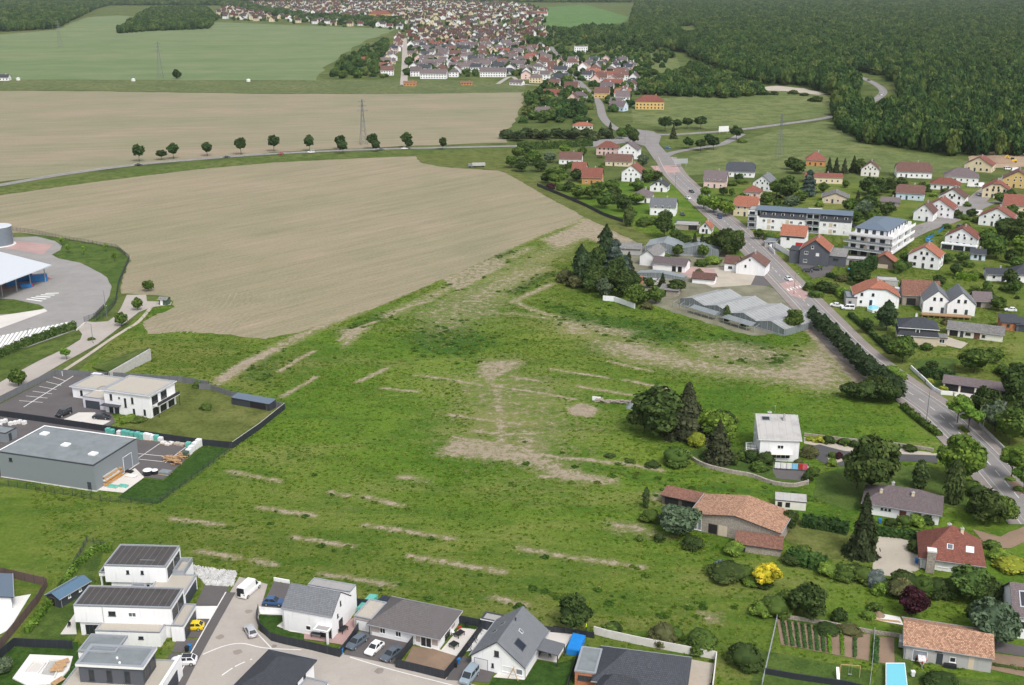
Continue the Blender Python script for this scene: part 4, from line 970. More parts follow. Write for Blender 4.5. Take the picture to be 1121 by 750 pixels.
def trunk_mesh(seed, limbs=5, fork=0.45):
 rng = random.Random(seed); b = MB(); n = 7
 pts = [(0, 0, 0, .5), (0, 0, .12, .36), (rng.uniform(-.2, .2), rng.uniform(-.2, .2), fork, .28), (rng.uniform(-.3, .3), rng.uniform(-.3, .3), .8, .13)]
 for (x0, y0, z0, r0), (x1, y1, z1, r1) in zip(pts[:-1], pts[1:]):
  for i in range(n):
   a, c = 2 * math.pi * i / n, 2 * math.pi * (i + 1) / n
   b.face([(x0 + r0 * math.cos(a), y0 + r0 * math.sin(a), z0), (x0 + r0 * math.cos(c), y0 + r0 * math.sin(c), z0), (x1 + r1 * math.cos(c), y1 + r1 * math.sin(c), z1), (x1 + r1 * math.cos(a), y1 + r1 * math.sin(a), z1)])
 for k in range(limbs):
  a = 2 * math.pi * k / limbs + rng.uniform(-.4, .4); z = fork + rng.uniform(-.08, .2)
  p, q = Vector((pts[2][0] * .8, pts[2][1] * .8, z)), Vector((math.cos(a) * 3.2, math.sin(a) * 3.2, z + rng.uniform(.2, .35)))
  r0, r1 = .16, .05; s1 = Vector((-math.sin(a), math.cos(a), 0)); s2 = Vector((0, 0, .03))
  c0 = [p + s1 * r0, p + s2 * 1.2, p - s1 * r0, p - s2 * 1.2]; c1 = [q + s1 * r1, q + s2 * .4, q - s1 * r1, q - s2 * .4]
  for i in range(4): b.face([c0[i - 1], c0[i], c1[i], c1[i - 1]])
 return b.mesh('trunk', [M['bark']])
TRUNKS = [trunk_mesh(s) for s in (1, 2, 3)]
STEM = trunk_mesh(9, 0, .5)
KIND = {  # crown shape, crown base as share of height, tint, words, name
 'br': ('round', .14, (0.062, 0.102, 0.022), 'broad leafy green tree', 'broadleaf_tree'),
 'dk': ('round', .10, (0.042, 0.066, 0.019), 'dark broadleaf tree', 'broadleaf_tree'),
 'lt': ('round', .16, (0.092, 0.150, 0.024), 'light green broadleaf tree', 'broadleaf_tree'),
 'ov': ('oval', .10, (0.058, 0.094, 0.024), 'oval leafy tree', 'broadleaf_tree'),
 'gr': ('oval', .08, (0.075, 0.105, 0.060), 'grey-green leafy tree', 'broadleaf_tree'),
 'sp': ('cone', .04, (0.034, 0.048, 0.020), 'dark pointed spruce', 'conifer_tree'),
 'bn': ('cone', .04, (0.050, 0.056, 0.028), 'brownish dark conifer', 'conifer_tree'),
 'cd': ('cedar', .10, (0.062, 0.090, 0.074), 'blue-grey cedar', 'conifer_tree'),
 'pn': ('pine', .22, (0.034, 0.055, 0.024), 'dark green pine', 'conifer_tree'),
 'cl': ('column', .08, (0.055, 0.080, 0.026), 'slim upright tree', 'columnar_tree'),
 'st': ('open', .35, (0.10, 0.17, 0.028), 'young thin street tree', 'street_tree'),
 'rd': ('round', .28, (0.036, 0.062, 0.020), 'round-crowned roadside tree', 'roadside_tree'),
 'pu': ('oval', .06, (0.040, 0.014, 0.018), 'dark purple-leaved tree', 'purple_tree'),
 'yl': ('open', .12, (0.42, 0.36, 0.03), 'bright yellow-leaved small tree', 'golden_tree'),
 'sh': ('shrub', 0, (0.064, 0.10, 0.022), 'rounded green shrub', 'shrub'),
 'sd': ('shrub', 0, (0.040, 0.062, 0.018), 'dark green shrub', 'shrub'),
 'sl': ('shrub', 0, (0.110, 0.170, 0.030), 'bright green shrub', 'shrub'),
 'sy': ('shrub', 0, (0.20, 0.23, 0.03), 'yellow-green shrub', 'shrub'),
 'sb': ('shrub', 0, (0.10, 0.13, 0.12), 'silvery blue-grey shrub', 'shrub'),
 'so': ('shrub', 0, (0.085, 0.085, 0.035), 'brownish olive shrub', 'shrub'),
 'sp2': ('shrub', 0, (0.045, 0.016, 0.020), 'dark purple shrub', 'shrub'),
}
def tree(px, py, h, w, kind, look=None, at=None, grp=None, tint=None, lod=None, name=None, base=None):
 shape, cb, tn, words, nm = KIND[kind]; tn = tint or tn; cb = cb if base is None else base
 x, y = at or G(px, py)
 if lod is None: lod = 0 if (w * FPX / y > 24) else (1 if w * FPX / y > 10 else 2)
 cs = crowns(shape, lod); me = random.choice(cs)
 sz = f"{'small ' if h < (5 if cb else 1.3) else ('tall ' if h > 13 else '')}"
 lk = look or (sz + words)
 v = random.uniform(.88, 1.14); v *= 1.4; colr = (tn[0] * v * random.uniform(.93, 1.07), tn[1] * v, tn[2] * v, 1)
 if shape == 'shrub':
  o = link(name or nm, me, None, (x, y, -0.05), random.uniform(0, 360), (w, w, h)); o.color = colr
  tag(o, None, 'shrub', grp); root = o
 else:
  root = empty(name or nm, (x, y, 0), random.uniform(0, 360), None, 'tree', grp)
  tk = link('trunk', STEM if kind in ('sp', 'cd', 'pn', 'bn', 'cl') else random.choice(TRUNKS), root, (0, 0, -.1), 0, (h * .045, h * .045, h * .8))
  c = link('crown', me, root, (0, 0, h * cb), 0, (w, w, h * (1 - cb))); c.color = colr
 ALLTREES.append((root, x, y, lk, h))
 return root
def hedge(label, P, w, h, tint=(0.03, 0.062, 0.02), grp=None, world=False, dens=14, leaf=.38, name='hedge', rag=0.12):
 P = P if world else PX(*P); rng = np.random.default_rng(int(abs(P[0][0] * 31 + P[0][1] * 7)))
 x0, y0 = P[0]; Cs = []; Ns = []; b = MB()
 V = []; F = []
 for p, q in zip(P[:-1], P[1:]):
  l = math.dist(p, q); d = np.array([(q[0] - p[0]) / l, (q[1] - p[1]) / l]); nn = np.array([-d[1], d[0]])
  dd = dens * (1 if l * h < 120 else max(.25, 120 / (l * h)))
  n = int(l * (2 * h + w) * dd) + 40
  s = rng.uniform(0, l, n); side = rng.choice(3, n, p=[h / (2 * h + w), h / (2 * h + w), w / (2 * h + w)])
  lat = np.where(side == 0, -w / 2, np.where(side == 1, w / 2, rng.uniform(-w / 2, w / 2, n))) + rng.normal(0, rag, n)
  hh = h * (1 + 0.10 * np.sin(s * 1.7 + x0) + 0.07 * np.sin(s * 4.1))
  z = np.where(side == 2, hh, rng.uniform(0, 1, n) * hh) + rng.normal(0, rag, n)
  Cs.append(np.stack([p[0] - x0 + d[0] * s + nn[0] * lat, p[1] - y0 + d[1] * s + nn[1] * lat, np.clip(z, 0, None)], 1))
  nv = np.stack([np.where(side == 2, 0, np.where(side == 0, -nn[0], nn[0])), np.where(side == 2, 0, np.where(side == 0, -nn[1], nn[1])), np.where(side == 2, 1, .3)], 1) + rng.normal(0, .5, (n, 3))
  Ns.append(nv / np.linalg.norm(nv, axis=1, keepdims=True))
  k = len(V); ww = w * .42
  for (px_, py_) in (p, q):
   for sg in (-1, 1):
    for zz in (0, h * .93): V.append((px_ - x0 + nn[0] * ww * sg, py_ - y0 + nn[1] * ww * sg, zz))
  F += [(k, k + 4, k + 5, k + 1), (k + 2, k + 3, k + 7, k + 6), (k + 1, k + 5, k + 7, k + 3), (k, k + 1, k + 3, k + 2), (k + 4, k + 6, k + 7, k + 5)]
 C = np.concatenate(Cs); Nn = np.concatenate(Ns); n = len(C)
 tone = np.clip(0.5 + 0.22 * np.sin(C[:, 0] * .9 + 1) * np.sin(C[:, 1] * .7) + rng.normal(0, .2, n), 0, 1)
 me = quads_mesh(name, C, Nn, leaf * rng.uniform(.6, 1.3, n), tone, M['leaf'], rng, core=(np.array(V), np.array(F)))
 o = link(name, me, None, (x0, y0, 0)); o.color = (*mul(tint, 1.35), 1)
 tag(o, label, 'hedge', grp); return o
ORD = ['', 'second', 'third', 'fourth', 'fifth', 'sixth', 'seventh', 'eighth', 'ninth', 'tenth', 'eleventh', 'twelfth']
def label_near(items, used):
 """give every (object, x, y, look) a label from what it stands beside; equal ones are counted outward from it"""
 pend = {}
 for o, x, y, lk, h in items:
  if 'label' in o.keys(): continue
  best = min(LM, key=lambda m: math.hypot(m[0] - x, (m[1] - y) * 0.9))
  dx, dy = x - best[0], y - best[1]
  if abs(dx) > abs(dy) * 0.8: wd = 'right of' if dx > 0 else 'left of'
  else: wd = 'behind' if dy > 0 else 'in front of'
  pend.setdefault((lk, wd, best[2]), []).append((math.hypot(dx, dy), o))
 for (lk, wd, what), l in pend.items():
  l.sort(key=lambda a: a[0])
  for i, (d, o) in enumerate(l):
   pre = '' if len(l) == 1 else ('nearest ' if i == 0 else (ORD[i] + '-nearest ' if i < len(ORD) else 'outlying '))
   s = f"{pre}{lk} {wd} {what}"; ws = s.split()
   o['label'] = ' '.join(ws[:16])
   if i >= len(ORD) and 'group' not in o.keys(): o['group'] = lk + 's ' + wd + ' ' + what
def car_parts(kind):
 if kind in CARC: return CARC[kind]
 L_, Wd, Hh = {'hatch': (4.1, 1.76, 1.48), 'sedan': (4.75, 1.84, 1.43), 'suv': (4.45, 1.86, 1.62), 'wagon': (4.7, 1.82, 1.5), 'van': (5.6, 2.05, 2.5), 'smallvan': (4.5, 1.85, 1.85)}[kind]
 hw = Wd / 2; g = 0.2
 if kind in ('van', 'smallvan'):
  belt = 1.15 if kind == 'van' else 1.05
  prof = [(-L_ / 2, .45, belt * .80), (-L_ / 2 + .12, .3, belt * .92), (-L_ / 2 + .95, .22, belt), (L_ / 2 - .1, .25, belt), (L_ / 2, .4, belt * .96)]
  cab = [(-L_ / 2 + .75, belt), (-L_ / 2 + 1.65, Hh), (L_ / 2 - .05, Hh - .02), (L_ / 2 - .01, belt)]
 else:
  belt = {'hatch': .93, 'sedan': .9, 'suv': 1.05, 'wagon': .92}[kind]; f = -L_ / 2
  tail = {'hatch': -.12, 'sedan': -.75, 'suv': -.15, 'wagon': -.12}[kind]; rt = {'hatch': -.75, 'sedan': -1.45, 'suv': -.75, 'wagon': -.7}[kind]
  prof = [(f, .42, .62), (f + .1, .27, .72), (f + .45, .22, belt * .86), (f + 1.25, .2, belt), (L_ / 2 - .5, .22, belt), (L_ / 2 - .1, .28, belt * .95), (L_ / 2, .42, belt * .8)]
  cab = [(f + 1.15, belt), (f + 1.95, Hh), (L_ / 2 + rt, Hh - .03), (L_ / 2 + tail, belt)]
 b = MB(); ring = []
 for x, zl, zh in prof:
  e = .86 if x in (prof[0][0], prof[-1][0]) else 1.0; w_ = hw * e; zm = zl + (zh - zl) * .55
  ring.append([(x, -w_ * .92, zl), (x, -w_, zm), (x, -w_ * .93, zh), (x, w_ * .93, zh), (x, w_, zm), (x, w_ * .92, zl)])
 for A, B in zip(ring[:-1], ring[1:]):
  for i in range(6): b.face([A[i], A[(i + 1) % 6], B[(i + 1) % 6], B[i]][::-1])
 b.face(ring[0]); b.face(ring[-1][::-1])
 (x0, z0), (x1, z1), (x2, z2), (x3, z3) = cab; wb, wt_ = hw * .9, hw * .72 if kind not in ('van', 'smallvan') else hw * .84
 b.face([(x1, -wt_, z1), (x2, -wt_, z2), (x2, wt_, z2), (x1, wt_, z1)])
 mid = (x1 + x2) / 2
 side = [[(x0, s * wb, z0), (x3, s * wb, z3), (x2, s * wt_, z2), (x1, s * wt_, z1)] for s in (-1, 1)]
 for s, q in zip((-1, 1), side): b.face(q if s < 0 else q[::-1])
 b.face([(x0, wb, z0), (x0, -wb, z0), (x1, -wt_, z1), (x1, wt_, z1)]); b.face([(x3, -wb, z3), (x3, wb, z3), (x2, wt_, z2), (x2, -wt_, z2)])
 body = b
 def inset(q, k, out):
  q = [Vector(p) for p in q]; c = sum(q, Vector()) / 4; n = (q[1] - q[0]).cross(q[2] - q[0]).normalized()
  if n.dot(c - Vector((mid, 0, .8))) < 0: n = -n
  return [c + (p - c) * k + n * out for p in q]
 wind = MB().face(inset([(x0, wb, z0), (x0, -wb, z0), (x1, -wt_, z1), (x1, wt_, z1)], .88, .012))
 rear = MB().face(inset([(x3, -wb, z3), (x3, wb, z3), (x2, wt_, z2), (x2, -wt_, z2)], .82, .012))
 sides = []
 for s in (-1, 1):
  xe = x2 if kind != 'van' else x1 + .9; xb = x3 if kind != 'van' else x1 + .9
  m1 = (x0 + xb) / 2 + .15; mb = MB()
  mb.face(inset([(x0 + .12, s * wb, z0 + .03), (m1 - .04, s * wb, z0 + .03), (m1 - .04, s * (wt_ + .01), z1 - .05), (x1 + .08, s * (wt_ + .01), z1 - .05)], .93, .014))
  if kind not in ('van',): mb.face(inset([(m1 + .04, s * wb, z0 + .03), (xb - .22, s * wb, z0 + .03), (xe - .05, s * (wt_ + .01), z1 - .05), (m1 + .04, s * (wt_ + .01), z1 - .05)], .93, .014))
  sides.append(mb)
 wh = MB(); r_ = .33 if kind != 'van' else .36; n = 14
 for i in range(n):
  a, c = 2 * math.pi * i / n, 2 * math.pi * (i + 1) / n
  wh.face([(r_ * math.cos(a), -.11, r_ * math.sin(a)), (r_ * math.cos(c), -.11, r_ * math.sin(c)), (r_ * math.cos(c), .11, r_ * math.sin(c)), (r_ * math.cos(a), .11, r_ * math.sin(a))])
 for s in (-.11, .11): wh.face([(r_ * math.cos(2 * math.pi * i / n), s, r_ * math.sin(2 * math.pi * i / n)) for i in range(n)][::(1 if s < 0 else -1)])
 rim = MB()
 for s in (-.118, .118): rim.face([(r_ * .62 * math.cos(2 * math.pi * i / n), s, r_ * .62 * math.sin(2 * math.pi * i / n)) for i in range(n)][::(1 if s < 0 else -1)])
 hl = MB().box(-.06, .06, -.2, .2, -.07, .07)
 wx = (-L_ / 2 + .82, L_ / 2 - .82)
 CARC[kind] = dict(body=body, windscreen=wind.mesh('windscreen', [M['pane']]), rear_window=rear.mesh('rear_window', [M['pane']]), sides=[q.mesh('side_window', [M['pane']]) for q in sides],
                      wheel=wh.mesh('wheel', [M['rubber']]), rim=rim.mesh('rim', [M['steel']]), light=hl, L=L_, hw=hw, wx=wx, r=r_, zl=prof[0][2] - .02, zt=prof[-1][2] - .1, H=Hh, roofq=((x1, -wt_, z1), (x2, wt_, z2)))
 return CARC[kind]
CARC = {}; BODY = {}
M['headlight'] = glass('headlight_glass', (0.6, 0.62, 0.64), .1); M['taillight'] = glass('tail_light_glass', (0.3, 0.01, 0.01), .15)
HLM = MB().box(-.05, .05, -.19, .19, -.06, .06).mesh('headlight', [M['headlight']]); TLM = MB().box(-.05, .05, -.12, .12, -.1, .1).mesh('tail_light', [M['taillight']])
PLM = MB().box(-.02, .02, -.25, .25, -.06, .06).mesh('number_plate', [M['whitetrim']])
def car(label, px, py, ang, kind, colr, at=None, grp=None, cat='car', name=None, z=0.09, roofm=None):
 """front points along -x of the car; ang turns it about the vertical"""
 c = car_parts(kind); x, y = at or G(px, py)
 root = empty(name or ('delivery_van' if kind == 'van' else 'parked_car'), (x, y, z), ang, label, cat, grp)
 key = (kind, colr)
 if key not in BODY: BODY[key] = c['body'].mesh('body', [paint('car_paint', colr)])
 link('body', BODY[key], root)
 link('windscreen', c['windscreen'], root); link('rear_window', c['rear_window'], root)
 for s in c['sides']: link('side_window', s, root)
 for wx in c['wx']:
  for s in (-1, 1):
   w_ = link('wheel', c['wheel'], root, (wx, s * (c['hw'] - .1), c['r'])); link('rim', c['rim'], w_)
 for s in (-1, 1):
  link('headlight', HLM, root, (-c['L'] / 2 + .06, s * c['hw'] * .62, c['zl'])); link('tail_light', TLM, root, (c['L'] / 2 - .03, s * c['hw'] * .7, c['zt']))
 link('number_plate', PLM, root, (c['L'] / 2 + .01, 0, .5)); 
 if roofm:
  (xa, ya, za), (xb, yb, zb) = c['roofq']; MB().face([(xa + .08, ya * .9, za + .012), (xb - .05, ya * .9, zb + .012), (xb - .05, yb * .9, zb + .012), (xa + .08, yb * .9, za + .012)]).build('roof_panel', M[roofm], root)
 return root
def lamp_post(label, px, py, h, arm=1.2, ang=0, grp=None, at=None, name='street_lamp'):
 x, y = at or G(px, py); root = empty(name, (x, y, 0), ang, label, 'street lamp', grp)
 b = MB(); b.cyl(0, 0, .1, .06, 0, h, 8); b.cyl(0, 0, .16, .16, 0, .5, 8); b.build('pole', M['pole'], root)
 b = MB(); b.bar((0, 0, h - .1), (arm, 0, h + .15), .07); b.build('arm', M['pole'], root)
 b = MB(); b.box(arm - .1, arm + .6, -.14, .14, h + .08, h + .2); b.build('lamp_head', M['steel'], root)
 return root
# ================================================================ NEW ESTATE (bottom of the photograph)
def W(*p): return ('w', *p)
def local(root_ang, A, u, v):
 a = R(root_ang); x, y = origin(A); return (x + u * math.cos(a) - v * math.sin(a), y + u * math.sin(a) + v * math.cos(a))
A = W(-77.5, 190.3); r = empty('cubic_house', A[1:], -3, 'white flat-roofed two-storey house behind the other two cubic houses', 'house')
block(r, 0, 0, 11.9, 8.2, 6.2, ('flat', .25), 'white', 'r_charcoalmetal', 0.02, trim='alu', z0=2.75)
block(r, 0.8, .5, 10.4, 7.6, 2.8, ('flat', .02), 'white', 'gravel', 0.0, 'ground_floor_wall', 'alu')
block(r, 9.6, -4.3, 7.0, 7.2, 3.0, ('flat', .2), 'white', 'gravel', 0.02, 'garage_wall', 'alu')
block(r, 12.0, 2.95, 2.2, 5.2, 3.0, ('flat', .9), 'white', 'gravel', 0.02, 'terrace_wall', 'alu')
block(r, -2.6, 3.0, 2.58, 5.0, 2.9, ('flat', .2), 'white', 'r_charcoalmetal', 0.02, 'porch_wall', 'alu', z0=2.2)
for (u, v) in ((-2.45, 3.1), (-2.45, 7.6)): MB().box(u, u + .3, v, v + .3, 0, 2.2).build('porch_post', M['white'], r)
for u in (4.2, 7.0): opening(r, 'f', u, 4.6, .55, .75, 'd', 11.9, 8.2)
for k in range(2): opening(r, 'r', .7 + 3.6 * k, 3.4, 3.2, 2.2, 'P', 11.92, 8.2)
o = opening(r, 'r', 0, 0.1, 6.0, 2.3, 'G', 16.62, 0); o.location = (16.62, -3.7, 0.1)
o = opening(r, 'f', 0, .9, 1.6, .5, 'd', 0, 0); o.location = (6.6, .48, 1.6)
MB().box(6.0, 9, 2.5, 2.6, 6.22, 6.26).build('roof_seam', M['alu'], r)
landmark(-70, 194, 'the rear cubic house')
A = W(-78.0, 176.0); r = empty('cubic_house', A[1:], -3, 'long white flat-roofed house between the other cubic houses, dark ribbed roof', 'house')
block(r, 0, 0, 17.6, 6.8, 6.2, ('flat', .25), 'white', 'r_charcoalmetal', 0.02, trim='alu', z0=2.9)
block(r, 0.6, .4, 16.6, 6.3, 2.92, ('flat', .02), 'white', 'gravel', 0.0, 'ground_floor_wall', 'alu')
block(r, 4.6, -2.6, 11.6, 2.95, 2.9, ('flat', .15), 'white', 'gravel', 0.02, 'front_extension_wall', 'alu')
block(r, 17.62, -.8, 2.2, 7.2, 3.2, ('flat', .2), 'white', 'gravel', 0.02, 'garage_wall', 'alu')
block(r, 7.8, 6.82, 2.6, 1.0, 6.2, ('flat', .25), 'white', 'r_charcoalmetal', 0.02, 'stair_wall', 'alu')
opening(r, 'f', 6.2, 4.4, 1.3, .9, 'd', 17.6, 6.8); opening(r, 'f', 9.8, 4.3, 1.4, .9, 'l', 17.6, 6.8)
o = opening(r, 'f', 0, 0, .9, .55, 'd', 0, 0); o.location = (12.3, -2.6, 1.5)
o = opening(r, 'f', 0, 0, 2.8, 2.0, 'P', 0, 0); o.location = (1.5, .38, .2)
for k in range(2): opening(r, 'r', .5 + 3 * k, 3.5, 2.7, 2.1, 'P', 17.62, 6.8)
o = opening(r, 'r', 0, 0, 6.0, 2.4, 'G', 0, 0); o.location = (19.84, -.3, .1)
MB().cyl(5.2, -.08, .05, .05, 2.9, 6.2, 6).build('downpipe', M['alu'], r)
landmark(-69, 179, 'the long cubic house')
A = W(-70.4, 157.6); r = empty('cubic_house', A[1:], -5, 'white and dark grey cubic house with pale membrane roof nearest the pool terrace', 'house')
block(r, 0, 0, 10.7, 5.2, 6.5, ('flat', .35), 'darkgrey', 'membrane', 0.35, trim='alu', z0=3.2)
block(r, -1.6, 3.4, 6.4, 5.0, 6.55, ('flat', .35), 'white', 'membrane', 0.02, 'upper_wall', 'alu', z0=3.2)
block(r, -2.6, -3.2, 16.6, 10.4, 3.2, ('flat', .15), 'white', 'gravel', 0.02, 'ground_floor_wall', 'alu')
block(r, 13.6, -4.0, .5, 11.6, 4.0, ('flat', .05), 'white', 'alu', 0.02, 'frame_wall', 'whitetrim')
for u in (1.6, 4.6, 7.6): opening(r, 'f', u, 3.6, .9, 2.1, 'd', 10.7, 0)
for u in (.5, 2.9): opening(r, 'r', u, 3.6, 1.9, 2.1, 'P', 10.72, 5.2)
o = opening(r, 'l', 0, 0, .8, 2.0, 'd', 0, 0); o.location = (-1.62, 5.2, 3.8)
o = opening(r, 'r', 0, 0, 5.4, 2.5, 'G', 0, 0); o.location = (14.12, 0, .2)
o = opening(r, 'r', 0, 0, 2.4, 2.0, 'P', 0, 0); o.location = (14.12, -3.4, .4)
for u, v in ((5.6, 2.2), (6.6, 0.9)): MB().cyl(u, v, .2, .18, 6.5, 6.8, 8).build('roof_vent', M['whitetrim'], r)
landmark(-66, 161, 'the grey and white cubic house')
def H3(A, B, C, z):
 a, b, c = G(*A, z), G(*B, z), G(*C, z); an = math.atan2(b[1] - a[1], b[0] - a[0])
 return W(*a), math.degrees(an), math.dist(a, b), abs(-(c[0] - b[0]) * math.sin(an) + (c[1] - b[1]) * math.cos(an))
r, ro = house('house', 'white gabled house with smooth grey roof on the street corner', W(-41.4, 178.0), -18, 9.9, 7.6, 4.7, ('gx', 2.9), 'white', 'r_grey', [
 ('f', 4.6, 1.0, 1.0, .9, 'w'), ('f', 7.4, .1, 2.3, 2.2, 'd'), ('r', 2.5, 0.1, 1.5, 2.2, 'P'), ('r', 3.3, 4.9, .45, .9, 'd'), ('r', 2.0, 3.2, .45, .7, 'd')], 0.1, short='the corner house with the smooth grey roof')
block(r, 1.2, 7.62, 8.6, 2.6, 5.3, ('flat', .12), 'white', 'gravelgrey', 0.02, 'rear_wall', 'alu')
block(r, 7.0, -1.8, 2.9, 1.8, 2.6, ('flat', .05), 'white', 'gravelgrey', 0.02, 'porch_wall', 'whitetrim', z0=2.35)
MB().box(9.55, 9.88, -1.78, -1.45, 0.0, 2.36).build('porch_pillar', M['white'], r)
r, ro = house('bungalow', 'white bungalow with hipped taupe roof behind three parked cars', W(-25.4, 176.3), -20.5, 13.4, 9.0, 2.85, ('hip', 2.9), 'white', 'r_taupe', [
 ('f', 1.9, .95, 1.1, 1.15, 'w'), ('f', 0.1, .9, 1.75, 1.2, 't'), ('f', 5.0, .95, 1.1, 1.15, 'w'), ('f', 8.0, .05, .95, 2.1, 'E'), ('f', 9.9, .1, 2.1, 2.1, 'w'), ('f', 12.1, .8, 1.1, 1.35, 't'), ('f', 9.0, .8, .85, 1.35, 't'),
 ('r', 2.6, .1, 2.2, 2.1, 'P'), ('r', 5.6, .8, 1.6, 1.3, 't')], 0.55, short='the taupe-roofed bungalow', trim='whitetrim')
block(r, -3.6, .6, 3.58, 6.2, 2.75, ('flat', .2), 'taupe', 'gravel', 0.02, 'garage_wall', 'alu')
opening(r, 'f', -3.2, .1, 2.7, 2.2, 'g', 0, 0).location.y = .58
p = MB(); p.box(-2.2, .3, 7.2, 9.2, 2.5, 2.62); ob = p.build('lean_to_roof', M['solar'], r)
A, an, w_, d_ = W(-6.9, 166.4), -21.5, 9.6, 11.6
r, ro = house('house', 'white house with tall grey gable roof and roof windows beside the covered pool', A, an, w_, d_, 2.7, ('gy', 3.7), 'white', 'r_grey', [
 ('f', .5, .05, 2.5, 2.15, 'g'), ('f', 3.7, 1.0, .4, .8, 'd'), ('f', 5.7, .75, 2.4, 1.1, 's'), ('f', 8.15, .75, 1.2, 1.1, 'k'), ('f', 4.2, 3.3, .85, 1.1, 'd'), ('r', 7.0, .1, 2.4, 2.1, 'P')], 0.3, short='the tall grey gable house')
slope_sky(ro, 'r', w_, d_, 2.7, 3.7, 'y', 3.4, .42, 1.9, 2.0, 'solar', 'anth', 'solar_panel'); slope_sky(ro, 'r', w_, d_, 2.7, 3.7, 'y', 6.2, .62, .6, .9, 'panelight', 'whitetrim')
slope_sky(ro, 'l', w_, d_, 2.7, 3.7, 'y', 7.6, .55, .7, 1.1, 'pane'); slope_sky(ro, 'l', w_, d_, 2.7, 3.7, 'y', 5.6, .4, .7, 1.1, 'pane')
MB().cyl(w_ / 2 + .4, 7.4, .14, .14, 5.6, 6.7, 8).build('flue', M['anth'], ro)
MB().face([(w_ + .4, 5.2, 2.75), (w_ + 4.2, 5.2, 2.5), (w_ + 4.2, 9.0, 2.5), (w_ + .4, 9.0, 2.75)]).face([(w_ + .4, 5.2, 2.6), (w_ + .4, 9, 2.6), (w_ + 4.2, 9, 2.35), (w_ + 4.2, 5.2, 2.35)]).build('terrace_canopy', M['r_grey'], r)
for v in (5.3, 8.9): MB().box(w_ + 4.0, w_ + 4.15, v - .07, v + .07, 0, 2.4).build('canopy_post', M['anth'], r)
r, ro = house('house', 'unrendered orange brick house with wide anthracite hipped roof', W(13.6, 159.2), -13, 14.6, 9.4, 2.9, ('hip', 3.0), 'brick', 'r_slate', [('f', 9.6, 1.0, 1.8, 1.2, 'd'), ('f', 2.0, 1.0, 1.2, 1.2, 'd')], 0.55, short='the brick house with the anthracite roof')
block(r, .9, -3.4, 6.6, 4.4, 2.9, ('hip', 2.0), 'brick', 'r_slate', 0.5, 'front_wall')
block(r, -3.5, 1.2, 3.45, 7.2, 2.9, ('flat', .15), 'brick', 'membrane', 0.1, 'garage_wall', 'alu')
o = opening(r, 'f', 0, 0, 2.4, .9, 'd', 0, 0); o.location = (-3.0, 1.18, 1.3)
BL, BR = G(295, 711.5, 4.9), G(343, 722, 4.9); aD = math.atan2(BR[1] - BL[1], BR[0] - BL[0])
r, ro = house('house', 'white house with dark slate hipped roof cut off by the lower edge of the photo', W(BL[0] + 12.5 * math.sin(aD), BL[1] - 12.5 * math.cos(aD)), math.degrees(aD), math.dist(BL, BR), 12.5, 4.9, ('hip', 2.3), 'white', 'r_slate', [('r', 6.0, 3.2, 1.2, 1.2, 'd'), ('r', 9, 3.2, .8, 1.0, 'd')], 0.45, short='the slate hipped house')
block(r, math.dist(BL, BR) + .02, 3.8, 4.0, 6.2, 3.0, ('flat', .25), 'white', 'gravelgrey', 0.02, 'garage_wall', 'alu')
r, ro = house('house', 'white house with blue-grey metal roof at the left edge behind a brown fence', W(-103.5, 180.5), 24, 11, 8.5, 2.9, ('gy', 1.6), 'white', 'r_metal', [('r', 2, .1, 2, 2.1, 'P')], 0.5, short='the blue metal-roofed house')
r, ro = house('garden_shed', 'dark garden shed with blue ridged roof between two lawns', W(-87.6, 186.8), -27, 3.4, 7.4, 2.1, ('gy', .8), 'anth', 'r_bluesheet', [('f', .9, .05, 1.3, 1.8, 'o'), ('r', 2, 1.1, .6, .6, 'l'), ('r', 4.6, 1.1, .6, .6, 'l')], 0.2, cat='shed', short='the dark garden shed')
r, ro = house('garden_shed', 'low grey shed at the fence corner by the tall gable house', W(*G(527, 689)), -20, 3.4, 2.4, 2.2, ('flat', .1), 'anth', 'gravelgrey', [('f', .8, .05, 1.0, 1.9, 'D')], 0.15, cat='shed')
fence('fence', 'brown timber fence along the left edge plot', [(-20, 633), (0, 630), (52, 642), (42, 660), (0, 712), (-15, 735)], 1.9, 'fencebrown', .06, 2.4)
fence('fence', 'dark fence behind the unfinished pool terrace', [(-20, 745), (0, 722), (16, 708), (45, 709.5), (80, 711)], 1.8, 'fencedark', .06, 2.0)
fence('fence', 'curved dark fence round the corner house lawn', [(283, 671), (281, 680), (285, 691), (297, 702), (312, 706), (340, 712), (372, 720), (385, 703), (393, 690)], 1.75, 'fencedark', .06, 2.0)
fence('fence', 'dark fence at the back of the bungalow', [(390, 664), (430, 668), (470, 676), (505, 683), (530, 688)], 1.75, 'fencedark', .06, 2.0)
fence('fence', 'dark fence round the bungalow soil bed', [(452, 706), (433, 731), (455, 736), (487, 744), (500, 728), (528, 690)], 1.75, 'fencedark', .06, 2.0)
fence('fence', 'dark fence behind the barbecue terrace and blue pool', [(596, 692), (625, 694.5), (650, 699)], 1.25, 'fencedark', .06, 2.0)
fence('fence', 'dark side fence left of the brick house', [(632, 722), (622, 752), (618, 765)], 1.4, 'fencedark', .06, 2.0)
fence('garden_wall', 'pale concrete wall behind the brick house', [(650, 694), (664, 698), (700, 706), (752, 716), (784, 722), (779, 765)], 1.6, 'concretewhite', .16, None, 'wall')
fence('garden_wall', 'low white wall across the corner drive', [(284, 669), (297, 670), (311, 671)], .9, 'white', .15, None, 'wall')
fence('garden_wall', 'white wall at the end of the corner drive', [(300, 636), (317, 639)], .8, 'white', .2, None, 'wall')
mesh_fence('mesh_fence', 'thin wire fence between the hedge and the cubic houses', [(62, 655), (80, 622), (96, 592), (115, 600)], 1.3)
